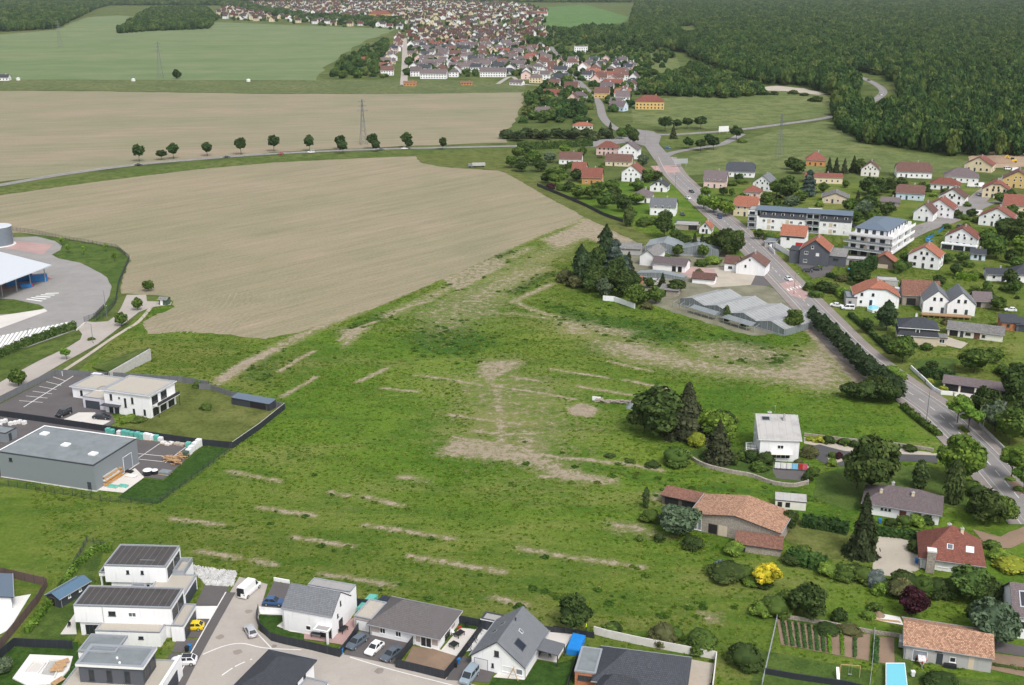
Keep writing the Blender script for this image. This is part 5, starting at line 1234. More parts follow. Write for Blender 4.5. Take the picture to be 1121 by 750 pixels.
def pool(label, P, m, h=1.2, wall='whitetrim', name='swimming_pool', cat='pool'):
 P = PX(*P); x0, y0 = P[0]; Q = [(x - x0, y - y0) for x, y in P]; root = empty(name, (x0, y0, 0.1), 0, label, cat)
 cx, cy = sum(q[0] for q in Q) / len(Q), sum(q[1] for q in Q) / len(Q)
 I = [(cx + (x - cx) * .93, cy + (y - cy) * .93) for x, y in Q]
 b = MB(); b.prism(Q, 0, h); b.build('pool_wall', M[wall], root)
 b = MB(); b.prism(I, h + .004, h + .05); b.build('cover' if 'cover' in label else 'water', M[m], root); return root
pool('blue covered raised pool beside the brick house', [(620, 717), (634, 719), (641, 702), (627, 699)], 'poolcover', 1.1, 'poolcover')
pool('narrow teal splash pool behind the bungalow garage', [(391, 670), (400, 671), (414, 656), (405, 655)], 'teal', .9, 'teal')
t_ = empty('pool_pit', (*G(40, 735), 0), 0, 'empty white swimming pool shell under construction on the terrace', 'pool')
def rel(P, o): return [(G(*p)[0] - o[0], G(*p)[1] - o[1]) for p in P]
o0 = G(40, 735)
for nm, P, h, m in (('terrace_slab', [(14, 744), (33, 718), (80, 720), (76, 734), (62, 750), (30, 752)], .32, 'terrwhite'),):
 MB().prism(rel(P, o0), 0.1, h).build(nm, M[m], t_)
for nm, P, m in (('shallow_basin', [(25, 740), (37, 726), (51, 728), (42, 740)], 'terr'), ('deep_basin', [(43, 743), (55, 724), (70, 724), (60, 745)], 'concrete')):
 Q = rel(P, o0); cx, cy = sum(q[0] for q in Q) / 4, sum(q[1] for q in Q) / 4; b = MB()
 I = [(cx + (x - cx) * .84, cy + (y - cy) * .84) for x, y in Q]
 for i in range(4): b.prism([Q[i - 1], Q[i], I[i], I[i - 1]], .33, .62, 0)
 b.face([(*q, .36) for q in I], 1); b.build(nm, [M['terrwhite'], M[m]], t_)
for k, (x, y, rz) in enumerate(((66, 733, 20), (69, 729, 35), (63, 737, 10), (64, 748, 60))):
 b = MB(); 
 for i in range(4): b.box(-1.1, 1.1, -.5 + i * .27, -.3 + i * .27, .0, .06 + .05 * i)
 o = b.build('timber_plank_pile', M['wood'], None, (*G(x, y), .75 if k < 3 else .4), rz); tag(o, ['timber boards lying across the pool shell', 'timber boards stacked against the house wall by the pool', 'short timber boards at the deep end of the pool', 'timber boards on the terrace below the cubic house'][k], 'planks')
car('bright yellow hatchback on the pad beside the long cubic house', 211, 689, 2, 'hatch', (.75, .55, .01), name='parked_car')
car('white crossover with black roof on the lower drive pad', 201.5, 727, 4, 'suv', (.78, .78, .79), roofm='pane')
car('silver hatchback driving in the estate street', 274.5, 694, -62, 'hatch', (.42, .43, .45), name='parked_car')
car('blue hatchback in the drive of the corner house', 300, 662, 174, 'hatch', (.045, .10, .22))
car('slate grey estate car left of the white one on the bungalow drive', 391, 706, 58, 'wagon', (.10, .125, .155))
car('white compact car between two grey cars on the bungalow drive', 410, 713, 62, 'hatch', (.82, .82, .83))
car('dark grey sedan right of the white car on the bungalow drive', 429, 719, 57, 'sedan', (.09, .11, .135))
car('silver-blue van-like car on the drive of the tall gable house', 514, 744, 66, 'smallvan', (.26, .32, .37))
car('white panel van with open rear door at the street end', 273, 649, 250, 'van', (.84, .84, .84))
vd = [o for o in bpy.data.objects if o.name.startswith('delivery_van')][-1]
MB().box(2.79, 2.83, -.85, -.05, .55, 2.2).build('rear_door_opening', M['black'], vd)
def wheelie(label, px, py, m, rz=0, grp=None):
 root = empty('wheelie_bin', (*G(px, py), .1), rz, label, 'bin', grp)
 b = MB(); q = .24
 b.face([(-q, -q, .1), (q, -q, .1), (q + .06, -q - .06, .95), (-q - .06, -q - .06, .95)]).face([(q, -q, .1), (q, q, .1), (q + .06, q + .06, .95), (q + .06, -q - .06, .95)]).face([(q, q, .1), (-q, q, .1), (-q - .06, q + .06, .95), (q + .06, q + .06, .95)]).face([(-q, q, .1), (-q, -q, .1), (-q - .06, -q - .06, .95), (-q - .06, q + .06, .95)])
 b.build('bin_body', M[m], root); MB().box(-.34, .34, -.36, .34, .95, 1.05).build('lid', M[m], root)
 for s in (-.2, .2):
  w_ = MB(); n = 8
  w_.face([(s, .28 + .1 * math.cos(2 * math.pi * i / n), .1 + .1 * math.sin(2 * math.pi * i / n)) for i in range(n)]); w_.box(s - .03, s + .03, .2, .36, .02, .18); w_.build('wheel', M['rubber'], root)
 return root
wheelie('blue wheelie bin on the pad behind the white crossover', 208, 712, 'blueplastic'); wheelie('black wheelie bin next to the blue one behind the crossover', 205, 714, 'black')
wheelie('blue wheelie bin at the corner of the curved dark fence', 374, 716, 'blueplastic'); wheelie('blue wheelie bin beside the dark fence near the tall gable house', 502, 727, 'blueplastic'); wheelie('black wheelie bin below the blue one near the tall gable house', 499, 731, 'black')
wheelie('blue wheelie bin on the pale drive beside the red pyramid roof', 1003, 617, 'blueplastic'); wheelie('blue wheelie bin by the long grey-brown roof bungalow', 963, 573, 'blueplastic')
def table_set(label, px, py, rz, m='black', rx=1.0, ry=.5, z=.12):
 root = empty('garden_table', (*G(px, py), z), rz, label, 'garden table')
 MB().box(-rx, rx, -ry, ry, .68, .75).build('tabletop', M[m], root)
 for sx in (-1, 1):
  for sy in (-1, 1): MB().box(sx * (rx - .12) - .04, sx * (rx - .12) + .04, sy * (ry - .1) - .04, sy * (ry - .1) + .04, 0, .68).build('leg', M[m], root)
 return root
def chair_(label, px, py, rz, m='black', z=.12, grp=None):
 root = empty('garden_chair', (*G(px, py), z), rz, label, 'chair', grp)
 MB().box(-.25, .25, -.25, .25, .42, .48).build('seat', M[m], root); MB().box(-.25, .25, .2, .26, .48, .95).build('backrest', M[m], root)
 for sx in (-.22, .22):
  for sy in (-.22, .22): MB().box(sx - .025, sx + .025, sy - .025, sy + .025, 0, .42).build('leg', M[m], root)
 return root
table_set('grey table on the wooden terrace in front of the corner house', 347, 697, -10, 'anth', 1.0, .6)
table_set('covered dark table on the brick terrace of the corner house', 376, 692, 60, 'black', .9, .5)
table_set('black garden table on the bungalow side terrace', 503, 697, 50, 'black', .9, .6); table_set('square black firepit table nearest the street on the bungalow terrace', 497, 709, 50, 'black', .7, .7)
table_set('black barbecue table by the back fence of the tall gable house', 612, 692, -15, 'black', 1.2, .4); table_set('dark dining table under the terrace canopy', 597, 717, -20, 'black', 1.2, .6)
chair_('white chair on the bungalow side terrace', 496, 695, 30, 'whitetrim'); chair_('red chair behind the table on the bungalow terrace', 503, 690, 200, 'redplastic'); chair_('dark chair at the lawn corner of the bungalow', 511, 687, 20)
chair_('black chair under the canopy', 602, 720, 90); chair_('dark chair on the pale terrace of the long cubic house', 76, 687, 0)
for k, (x, y) in enumerate(((526, 693), (520, 703), (514, 711))):
 root = empty('folding_rack', (*G(x, y), .12), -20 + 10 * k, ['dark drying rack furthest up the white side terrace', 'dark drying rack in the middle of the white side terrace', 'dark drying rack nearest the gate on the white side terrace'][k], 'rack')
 for s in (-1, 1): MB().bar((-.4, s * .5, 0), (.4, s * .1, 1.2), .06).bar((.4, s * .5, 0), (-.4, s * .1, 1.2), .06).build('side_frame', M['anth'], root)
 MB().box(-.45, .45, -.4, .4, .9, .94).build('shelf', M['anth'], root)
root = empty('swing_frame', (*G(563, 742), .1), -20, 'small wooden A-frame in front of the tall gable house', 'play frame')
for s in (-1, 1): MB().bar((-.9, s * .7, 0), (0, s * .5, 2.0), .12).bar((.9, s * .7, 0), (0, s * .5, 2.0), .12).build('side_frame', M['wood'], root)
MB().bar((0, -.6, 2), (0, .6, 2), .12).build('crossbar', M['wood'], root)
def person(label, px, py, rz, jacket, trousers, at=None):
 x, y = at or G(px, py)
 me = bpy.data.meshes.new('person')
 J = [(0, 0, .95, .15), (0, 0, 1.2, .17), (0, 0, 1.42, .14), (0, 0, 1.54, .06), (0, .02, 1.66, .1), (0, .01, 1.76, .08),
         (.1, 0, .9, .1), (.12, .06, .5, .075), (.12, 0, .08, .05), (.13, .16, .03, .045), (-.1, 0, .9, .1), (-.12, -.06, .5, .075), (-.12, -.12, .08, .05), (-.13, .04, .03, .045),
         (.2, 0, 1.42, .07), (.27, -.04, 1.15, .055), (.26, .1, .92, .045), (.25, .16, .84, .04), (-.2, 0, 1.42, .07), (-.27, .04, 1.15, .055), (-.25, .2, .95, .045), (-.24, .26, .88, .04)]
 E_ = [(0, 1), (1, 2), (2, 3), (3, 4), (4, 5), (0, 6), (6, 7), (7, 8), (8, 9), (0, 10), (10, 11), (11, 12), (12, 13), (2, 14), (14, 15), (15, 16), (16, 17), (2, 18), (18, 19), (19, 20), (20, 21)]
 me.from_pydata([j[:3] for j in J], E_, []); o = bpy.data.objects.new('person', me); col.objects.link(o)
 o.modifiers.new('skin', 'SKIN'); 
 if not me.skin_vertices: me.skin_vertices.new()
 for i, j in enumerate(J): me.skin_vertices[0].data[i].radius = (j[3], j[3])
 me.skin_vertices[0].data[0].use_root = True
 s = o.modifiers.new('sub', 'SUBSURF'); s.levels = 2; s.render_levels = 2
 dg = bpy.context.evaluated_depsgraph_get(); m2 = bpy.data.meshes.new_from_object(o.evaluated_get(dg)); o.modifiers.clear(); o.data = m2; m2.name = 'person'
 sk = plain('skin', (.45, .28, .2), .6, .05); ja = plain('jacket', jacket, .6, .05); tr = plain('trousers', trousers, .8, .1); hr = plain('hair', (.05, .035, .025), .8, .1); sh = M['black']
 m2.materials.clear()
 for q in (sk, ja, tr, hr, sh): m2.materials.append(q)
 for p in m2.polygons:
  c = p.center; arm = abs(c.x) > .19 and c.z < .9
  p.material_index = 4 if c.z < .1 else 2 if c.z < .93 and not arm else 0 if arm else 1 if c.z < 1.53 else 3 if (c.z > 1.7 or (c.y < -.03 and c.z > 1.6)) else 0
  p.use_smooth = True
 o.location = (x, y, .05); o.rotation_euler = (0, 0, R(rz)); tag(o, label, 'person'); return o
person('person in a bright yellow jacket walking behind the dark fence', 641.5, 691, 100, (.62, .85, .02), (.05, .06, .08))
rng = random.Random(5); b = MB(); Pp = PX((207, 621), (259, 628), (255, 642), (226, 641))
for k in range(1000):
 u, v = rng.random(), rng.random(); a = [Pp[0][i] + (Pp[1][i] - Pp[0][i]) * u for i in (0, 1)]; c = [Pp[3][i] + (Pp[2][i] - Pp[3][i]) * u for i in (0, 1)]
 x, y = a[0] + (c[0] - a[0]) * v, a[1] + (c[1] - a[1]) * v; s = rng.uniform(.14, .34); z = (1 - v) * .5
 top = [(x + s * .6 * math.cos(t) * rng.uniform(.6, 1), y + s * .6 * math.sin(t) * rng.uniform(.6, 1), z + s * .7) for t in (0.3, 1.6, 2.8, 4.1, 5.3)]
 bot = [(x + s * math.cos(t) * rng.uniform(.8, 1.1), y + s * math.sin(t) * rng.uniform(.8, 1.1), z - .2) for t in (0.3, 1.6, 2.8, 4.1, 5.3)]
 b.face(top)
 for i in range(5): b.face([bot[i - 1], bot[i], top[i], top[i - 1]])
tag(b.build('rock_bank', M['stonewhite']), kind='stuff')
# ================================================================ BUSINESS PLOTS ON THE LEFT
r = empty('warehouse', (-120.6, 243.2, 0), -17.3, 'grey metal-clad warehouse with three pale rooflights', 'warehouse')
wo, ro = block(r, 0, 0, 26.4, 16.4, 6.6, ('flat', .08), 'cladding', 'membrane', 0.06, trim='anth')
for u, v in ((3.4, 12.2), (12.8, 8.0), (22.4, 5.4)):
 MB().box(u - .9, u + .9, v - .8, v + .8, 6.6, 6.95).build('rooflight', M['whitetrim'], ro)
MB().box(-.1, 26.4, 16.1, 16.5, 6.69, 6.8).build('white_coping', M['whitetrim'], ro); MB().box(-.1, .25, 0, 16.09, 6.69, 6.8).build('white_coping', M['whitetrim'], ro)
MB().box(-.05, 26.45, -.05, 16.45, 0, .3).build('plinth', M['concretewhite'], r)
opening(r, 'f', 24.2, .1, 1.0, 2.1, 'D', 26.4, 16.4); opening(r, 'f', 3.0, 4.6, .9, .9, 'd', 26.4, 16.4)
opening(r, 'r', 10.5, .1, 3.4, 4.0, 'k', 26.42, 16.4)
landmark(-105, 246, 'the grey warehouse')
r = empty('villa', (-110.1, 284.7, 0), -18.5, 'white modern villa with beige gravel roofs inside a grey fence', 'house')
block(r, 0, 0, 14.4, 11.5, 6.6, ('flat', .1), 'white', 'gravel', 0.5, trim='alu')
block(r, -16.0, 6.6, 9.5, 10.0, 3.4, ('flat', .1), 'white', 'gravel', 0.55, 'annex_wall', 'alu')
block(r, -8.0, 1.0, 7.98, 8.6, 3.3, ('flat', .1), 'lilac', 'gravel', 0.02, 'garage_wall', 'alu')
opening(r, 'f', -7.2, .1, 4.6, 2.3, 'G', 0, 0).location.y = .98
for u, z, w_, h_ in ((1.8, 3.9, .8, 1.7), (4.6, 4.6, .45, .45), (6.3, 2.3, .7, 2.6), (8.6, 3.6, .7, 1.8), (8.8, .5, .7, 1.7), (12.2, .7, .7, 1.7), (1.2, .1, 1.3, 2.2)): opening(r, 'f', u, z, w_, h_, 'd', 14.4, 11.5)
opening(r, 'f', 3.0, .05, 1.4, 2.3, 'D', 14.4, 11.5)
for u, z in ((1.0, .2), (4.4, .2), (8.0, .2), (1.0, 3.5), (5.0, 3.5)): opening(r, 'r', u, z, 2.6, 2.3, 'P', 14.42, 11.5)
o = opening(r, 'f', 0, 0, .8, 1.6, 'd', 0, 0); o.location = (-13.4, 6.58, .9); o = opening(r, 'f', 0, 0, .7, .7, 'd', 0, 0); o.location = (-9.2, 6.58, 1.6)
MB().box(-.3, 5.2, -1.8, -.02, 2.6, 2.75).build('entrance_canopy', M['anth'], r)
b = MB(); b.box(14.45, 16.2, 1, 11, 3.2, 3.4); b.box(16.1, 16.2, 1, 11, 3.4, 4.3, 1); b.build('balcony', [M['concretewhite'], M['anth']], r)
for v in (1.2, 10.7): MB().box(16.0, 16.15, v, v + .15, .1, 3.2).build('balcony_post', M['anth'], r)
landmark(-104, 290, 'the white villa')
fence('fence', 'dark screen fence between the villa and the warehouse yard', [(-40, 451), (0, 456), (30, 460), (118, 473), (222, 488), (255, 491)], 1.8, 'fencedark', .08, 2.5)
fence('concrete_fence', 'grey concrete panel fence round the back of the villa plot', [(-30, 456), (0, 441), (30, 426), (61, 411), (100, 413), (137, 415), (200, 419), (229, 424)], 1.9, 'fencegrey', .1, 2.5)
fence('concrete_fence', 'grey concrete fence behind the dark carport', [(218, 426), (231, 427), (252, 434), (285, 442), (312, 448)], 1.7, 'fencegrey', .1, 2.5)
fence('fence', 'dark fence with pale coping running down to the mown strip', [(312, 448), (285, 470), (255, 491)], 1.8, 'fencedark', .1, 2.5, cap=True)
r, ro = house('carport', 'long dark carport with blue-grey metal roof in the villa plot corner', W(*G(254, 443)), -24, 12.5, 3.0, 2.2, ('shed', .3), 'anth', 'r_metal', [('f', 6, .1, 5.5, 1.9, 'o')], 0.15, cat='carport', short='the dark carport')
b = MB(); P0, P1 = G(121, 416), G(166, 394); n = Vector((P1[1] - P0[1], P0[0] - P1[0])).normalized() * .5
for k in range(1): b.face([(P0[0], P0[1], 0), (P1[0], P1[1], 0), (P1[0], P1[1], 3.6), (P0[0], P0[1], 2.4)]).face([(P0[0] - n.x, P0[1] - n.y, 0), (P0[0] - n.x, P0[1] - n.y, 2.4), (P1[0] - n.x, P1[1] - n.y, 3.6), (P1[0] - n.x, P1[1] - n.y, 0)]).face([(P0[0], P0[1], 2.4), (P1[0], P1[1], 3.6), (P1[0] - n.x, P1[1] - n.y, 3.6), (P0[0] - n.x, P0[1] - n.y, 2.4)]).face([(P1[0], P1[1], 0), (P1[0] - n.x, P1[1] - n.y, 0), (P1[0] - n.x, P1[1] - n.y, 3.6), (P1[0], P1[1], 3.6)])
tag(b.build('retaining_wall', M['concrete']), 'pale concrete retaining wall rising behind the white villa', 'wall')
b = MB(); Q = PX((100, 402), (121, 415), (166, 393), (150, 383)); hs_ = (.15, 2.3, 3.5, .15)
Q2 = [(q[0] - (n.x * 1.05 if i in (1, 2) else 0), q[1] - (n.y * 1.05 if i in (1, 2) else 0)) for i, q in enumerate(Q)]
b.face([(x, y, z) for (x, y), z in zip(Q2, hs_)]); b.face([(*Q2[0], .15), (Q2[0][0], Q2[0][1], 0), (*Q2[1], 0), (*Q2[1], 2.3)]); b.face([(*Q2[2], 3.5), (*Q2[2], 0), (*Q2[3], 0), (*Q2[3], .15)])
tag(b.build('grass_bank', M['g_verge']), kind='structure')
car('black van parked in front of the villa annex', 70, 455, 62, 'smallvan', (.02, .02, .024)); car('dark blue-grey sedan by the villa garage', 111.5, 458.5, 172, 'sedan', (.03, .035, .045)); car('dark sedan behind the villa', 119, 414.5, 175, 'sedan', (.03, .04, .05)); car('white small van next to the dark sedan behind the villa', 109, 416, 160, 'smallvan', (.75, .75, .76))
def stack(label, px, py, w_, d_, h_, m, rz=-17, grp='wrapped pallets in the warehouse yard', name='pallet_stack', cat='pallet'):
 root = empty(name, (*G(px, py), .1), rz, label, cat, grp)
 b = MB()
 for k in range(3): b.box(-w_ / 2, w_ / 2, -d_ / 2 + k * (d_ - .12) / 2, -d_ / 2 + .12 + k * (d_ - .12) / 2, 0, .12)
 b.build('pallet', M['wood'], root); b = MB(); k = .94
 b.prism([(-w_ / 2 * k, -d_ / 2 * k), (w_ / 2 * k, -d_ / 2 * k), (w_ / 2 * k, d_ / 2 * k), (-w_ / 2 * k, d_ / 2 * k)], .125, h_ - .15); b.face([(w_ / 2 * s * k * .9, d_ / 2 * q * k * .9, h_) for s, q in ((-1, -1), (1, -1), (1, 1), (-1, 1))])
 for i, (s, q) in enumerate(((-1, -1), (1, -1), (1, 1), (-1, 1))):
  s2, q2 = ((1, -1), (1, 1), (-1, 1), (-1, -1))[i]; e = w_ / 2 * k, d_ / 2 * k
  b.face([(e[0] * s, e[1] * q, h_ - .15), (e[0] * s2, e[1] * q2, h_ - .15), (e[0] * s2 * .9, e[1] * q2 * .9, h_), (e[0] * s * .9, e[1] * q * .9, h_)])
 b.build('wrapped_load', M[m], root); return root
pos_words = ['first', 'second', 'third', 'fourth', 'fifth', 'sixth', 'seventh', 'eighth', 'ninth', 'tenth', 'eleventh', 'twelfth', 'thirteenth']
for k, (x, y, m, h_) in enumerate([(118.5, 474, 'teal', 1.3), (123, 475, 'teal', 1.2), (131, 476, 'whitewrap', 1.1), (136, 476.5, 'teal', 1.4), (140.5, 477, 'teal', 1.3), (145, 477.8, 'teal', 1.2), (150.8, 480, 'teal', 1.7), (155.2, 481, 'teal', 1.6), (160.2, 481.5, 'whitewrap', 1.8), (164.2, 482, 'whitewrap', 1.7), (168, 482, 'whitewrap', 1.4), (171.5, 482.6, 'teal', 1.5), (176, 483.2, 'whitewrap', 1.1)]):
 stack(f"{'teal' if m == 'teal' else 'white'} wrapped pallet, {pos_words[k]} from the left along the dark yard fence", x, y, 1.15, 1.1, h_, m)
for k, (x, y) in enumerate(((179, 486), (184, 487.5), (187, 486.5), (194, 487), (199.5, 488))):
 stack(['grey paving slabs stacked low at the yard fence, leftmost', 'grey paving slabs stacked low, middle of three', 'grey paving slabs stacked low, rightmost of three', 'beige slab stack left of the green pallet', 'beige slab stack touching the green pallet'][k], x, y, 1.3, 1.2, .6, 'concretewhite' if k < 3 else 'gravel')
stack('single teal pallet near the yard corner', 206.5, 489.5, 1.2, 1.2, 1.3, 'teal'); 
for k, (x, y, h_) in enumerate(((218, 489.5, 2.1), (214, 492, 1.9), (210, 495, 1.7), (207, 498, 1.6))): stack('white wrapped pallet by the mown strip, %s from the yard corner' % pos_words[k], x, y, 1.3, 1.3, h_, 'whitewrap')
stack('teal wrapped pallet against the warehouse end wall', 141, 512, 1.6, 1.3, 1.6, 'teal'); stack('flat teal sheets on the concrete slab, left', 124, 533.5, 2.6, 1.4, .35, 'teal'); stack('flat teal sheets on the concrete slab, right', 135, 533, 2.4, 1.2, .4, 'teal'); stack('white boards lying on the concrete slab', 144, 522, 2.6, 1.2, .4, 'whitewrap'); stack('dark boards next to the warehouse wall', 141, 517.5, 2.2, 1.2, .45, 'black')
for k, (x, y) in enumerate(((184, 505), (189, 506.5), (194, 504), (199, 502), (192, 509))):
 b = MB(); rng = random.Random(k)
 for i in range(14):
  a = rng.uniform(-.5, .5); cx, cy, z = rng.uniform(-.9, .9), rng.uniform(-.7, .7), .1 + .09 * i; l = rng.uniform(.5, 1.0)
  b.bar((cx - l * math.cos(a), cy - l * math.sin(a), z), (cx + l * math.cos(a), cy + l * math.sin(a), z + rng.uniform(-.05, .05)), .16)
 o = b.build('timber_stack', M['wood'], None, (*G(x, y), .1), -17); tag(o, 'heap of light timber in the warehouse yard, %s from the left' % pos_words[k], 'timber', 'timber heaps in the warehouse yard')
stack('dark green crate beside the timber heaps', 204, 501.5, 1.3, 1.2, 1.7, 'darkgreen')
for k, (x, y) in enumerate(((162, 520), (169.5, 519))):
 root = empty('round_bin', (*G(x, y), .1), 0, ['large black round container with white lid in the yard', 'smaller white-lidded round container in the yard'][k], 'container'); s = (1.1, .8)[k]
 MB().cyl(0, 0, s * .9, s, 0, .9 * s + .2, 16).build('tub', M['black'], root); MB().cyl(0, 0, s * 1.03, s * .9, .9 * s + .2, .9 * s + .35, 16).build('lid', M['whitewrap'], root)
stack('grey tarpaulin-covered pile at the yard edge', 181, 519, 2.8, 1.8, .8, 'membrane')
b = empty('cantilever_rack', (*G(122, 527), .1), 73, 'orange cantilever rack full of boards beside the warehouse', 'rack')
for s in range(4):
 for z in (.4, 1.3, 2.2): MB().bar((-3 + s * 2, -.9, z), (-3 + s * 2, .5, z + .05), .16).build('arm', plain('rack_orange', (.62, .27, .02), .5, .05) if not bpy.data.materials.get('rack_orange') else bpy.data.materials['rack_orange'], b)
 MB().box(-3.08 + s * 2, -2.92 + s * 2, .4, .56, 0, 3).build('upright', M['blueplastic'], b)
for k, z in enumerate((.5, 1.4, 2.3)):
 MB().box(-3.4, 3.4, -.95, -.85, z - .12, z + .06).build('beam', bpy.data.materials['rack_orange'], b)
 MB().box(-3.2, 3.0 - k * .5, -.7, -.1, z, z + .3).build('boards', M[['wood', 'whitewrap', 'concrete'][k]], b)
for k, (x, y) in enumerate(((2, 464), (6, 463), (12, 466), (17, 465), (22, 464), (0, 468), (27, 465))): stack('white bulk bag at the left end of the yard, %s of the cluster' % pos_words[k], x, y, 1.0, 1.0, 1.0, 'whitewrap', grp='bulk bags at the left end of the yard')
house('site_cabin', 'small dark grey cabin at the left edge behind the warehouse', W(*G(-14, 482)), -17, 6, 4, 2.6, ('flat', .06), 'cladding', 'membrane', [('r', 1, .1, 1, 2, 'D')], .05, cat='cabin')
mesh_fence('mesh_fence', 'green wire fence along the front of the warehouse strip', [(0, 531), (60, 540), (115, 549), (172, 553), (215, 522), (254, 492)], 1.5, 'anth', 2.5)
r = empty('depot_canopy', (*G(0, 316), 0), 0, 'large pale metal canopy roof on posts over blue containers', 'canopy')
o0 = G(0, 316)
def relz(p, z): g = G(*p, z); return (g[0] - o0[0], g[1] - o0[1], z)
tp = [relz((-90, 345), 7.4), relz((56.5, 290), 6.6), relz((0, 275.5), 8.2), relz((-90, 268), 9.0)]
bt = [(x, y, z - .35) for x, y, z in tp]
b = MB(); b.face(tp); b.face(bt[::-1])
for i in range(4): b.face([bt[i - 1], bt[i], tp[i], tp[i - 1]])
b.build('roof', M['lightmetal'], r)
for p in ((50, 309), (34, 315), (19, 320), (3, 325), (-15, 331)):
 g = G(*p); MB().box(-.13, .13, -.13, .13, 0, 6.6).build('post', M['steel'], r, (g[0] - o0[0], g[1] - o0[1], 0))
b = MB(); q = [relz(p, 0) for p in ((-40, 330), (54, 307), (58, 304), (30, 298), (-40, 300))]; b.prism([(x, y) for x, y, z in q], .1, .16); b.build('red_floor', M['pavepink'], r)
landmark(*G(20, 305), 'the depot canopy')
def container(label, px, py, rz, L_, W_, H_, m, open_=False):
 root = empty('skip_container', (*G(px, py), .17), rz, label, 'container'); b = MB()
 if open_:
  for q in ((-L_ / 2, L_ / 2, -W_ / 2, -W_ / 2 + .1), (-L_ / 2, L_ / 2, W_ / 2 - .1, W_ / 2), (-L_ / 2, -L_ / 2 + .1, -W_ / 2 + .1, W_ / 2 - .1), (L_ / 2 - .1, L_ / 2, -W_ / 2 + .1, W_ / 2 - .1)): b.box(*q, 0, H_)
  b.box(-L_ / 2 + .1, L_ / 2 - .1, -W_ / 2 + .1, W_ / 2 - .1, 0, .2)
 else: b.box(-L_ / 2, L_ / 2, -W_ / 2, W_ / 2, 0, H_)
 n = int(L_ / .6)
 for k in range(n + 1):
  x = -L_ / 2 + k * L_ / n; b.box(x - .06, x + .06, -W_ / 2 - .06, -W_ / 2 - .003, .1, H_ - .1)
 b.build('body', M[m], root); MB().box(-L_ / 2 - .05, L_ / 2 + .05, -W_ / 2 - .08, W_ / 2 + .05, H_ + .003, H_ + .1).build('top_frame' if not open_ else 'rim', M[m], root) if not open_ else None
 return root
container('blue container at the right end under the depot canopy', 43, 308.5, 27, 6, 2.4, 2.6, 'blueplastic'); container('tall blue container behind the open skip under the canopy', 27, 308, 27, 5.5, 2.5, 3.4, 'blueplastic'); container('low blue open skip in front of the tall container', 29, 315, 27, 4.0, 2, 1.4, 'blueplastic', True); container('blue skip at the left under the canopy', 13, 313, 27, 4, 2.2, 1.8, 'blueplastic', True)
for k, (x, y) in enumerate(((52, 307), (36, 314))): 
 root = empty('fire_barrel', (*G(x, y), .16), 0, ['red barrel at the right end post of the canopy', 'red barrel beside the second canopy post'][k], 'barrel'); MB().cyl(0, 0, .35, .35, 0, .9, 10).build('barrel', M['redplastic'], root); MB().cyl(0, 0, .37, .36, .9, .97, 10).build('lid', M['redplastic'], root)
x, y = G(-1, 268); r = empty('storage_tank', (x, y, 0), 0, 'round galvanised storage tank at the left edge by the depot', 'tank')
b = MB(); 
for k in range(6): b.cyl(0, 0, 6.0 + .02 * (k % 2), 6.0 + .02 * (k % 2), .2 + k * 1.35, .2 + (k + 1) * 1.35, 40, 0, cap=(k == 5))
b.build('tank_wall', plain('blue_grey_steel', (.20, .24, .28), .45, .08, 1, metal=.3), r, smooth=False); MB().cyl(0, 0, 6.15, 5.9, 8.3, 8.5, 40).build('tank_roof', M['lightmetal'], r); MB().cyl(0, 0, 7.0, 6.9, 0.1, .35, 40).build('foundation', M['concretewhite'], r)
landmark(x, y, 'the storage tank')
mesh_fence('mesh_fence', 'dark green wire fence along the curved edge of the depot', [(10, 252), (40, 256), (70, 262.5), (100, 267.5), (128, 272.5), (142, 284), (136, 298), (130, 312), (127, 332), (116, 345), (106, 351)], 1.9, 'anth', 2.5, rails=7, verts=.7)
root = mesh_fence('sliding_gate', 'dark bar gate at the depot entrance', [(92.5, 353), (104, 349), (114, 339)], 2.0, 'anth', 2.2, 'gate', rails=3, verts=.25)
fence('gate_rail', 'low yellow-white barrier across the depot entrance', [(84, 362), (93, 354)], .5, 'concretewhite', .25, None, 'barrier')
hedge('long clipped hedge between the depot and the access road', [(-30, 404), (0, 391), (30, 378), (60, 367), (82, 360)], 2.2, 2.2, (.060, .10, .028))
lamp_post('tall street lamp beside the access road', 102, 376, 6.5, 1.6, 175); lamp_post('lamp post on the depot apron beside the white hatching', 32, 377, 5.2, 1.0, 20); lamp_post('lamp post at the depot lawn curve', 115, 333, 5.0, .6, 180); lamp_post('lamp post at the field boundary above the depot', 117, 348, 4.0, .5, 90)
r, ro = house('substation', 'small green electrical substation at the end of the access road', W(*G(174, 334)), -12, 3.2, 2.6, 2.2, ('gx', .7), 'darkgreen', 'r_fibre', [('f', .6, .05, 1.0, 1.9, 'E')], .2, cat='substation', short='the small substation')
MB().box(-.06, .06, -.06, .06, 0, 1.6).build('marker_post', M['whitetrim'], None, (*G(68.5, 412), 0)); tag(bpy.data.objects['marker_post'], 'white marker post at the grey fence corner', 'post')
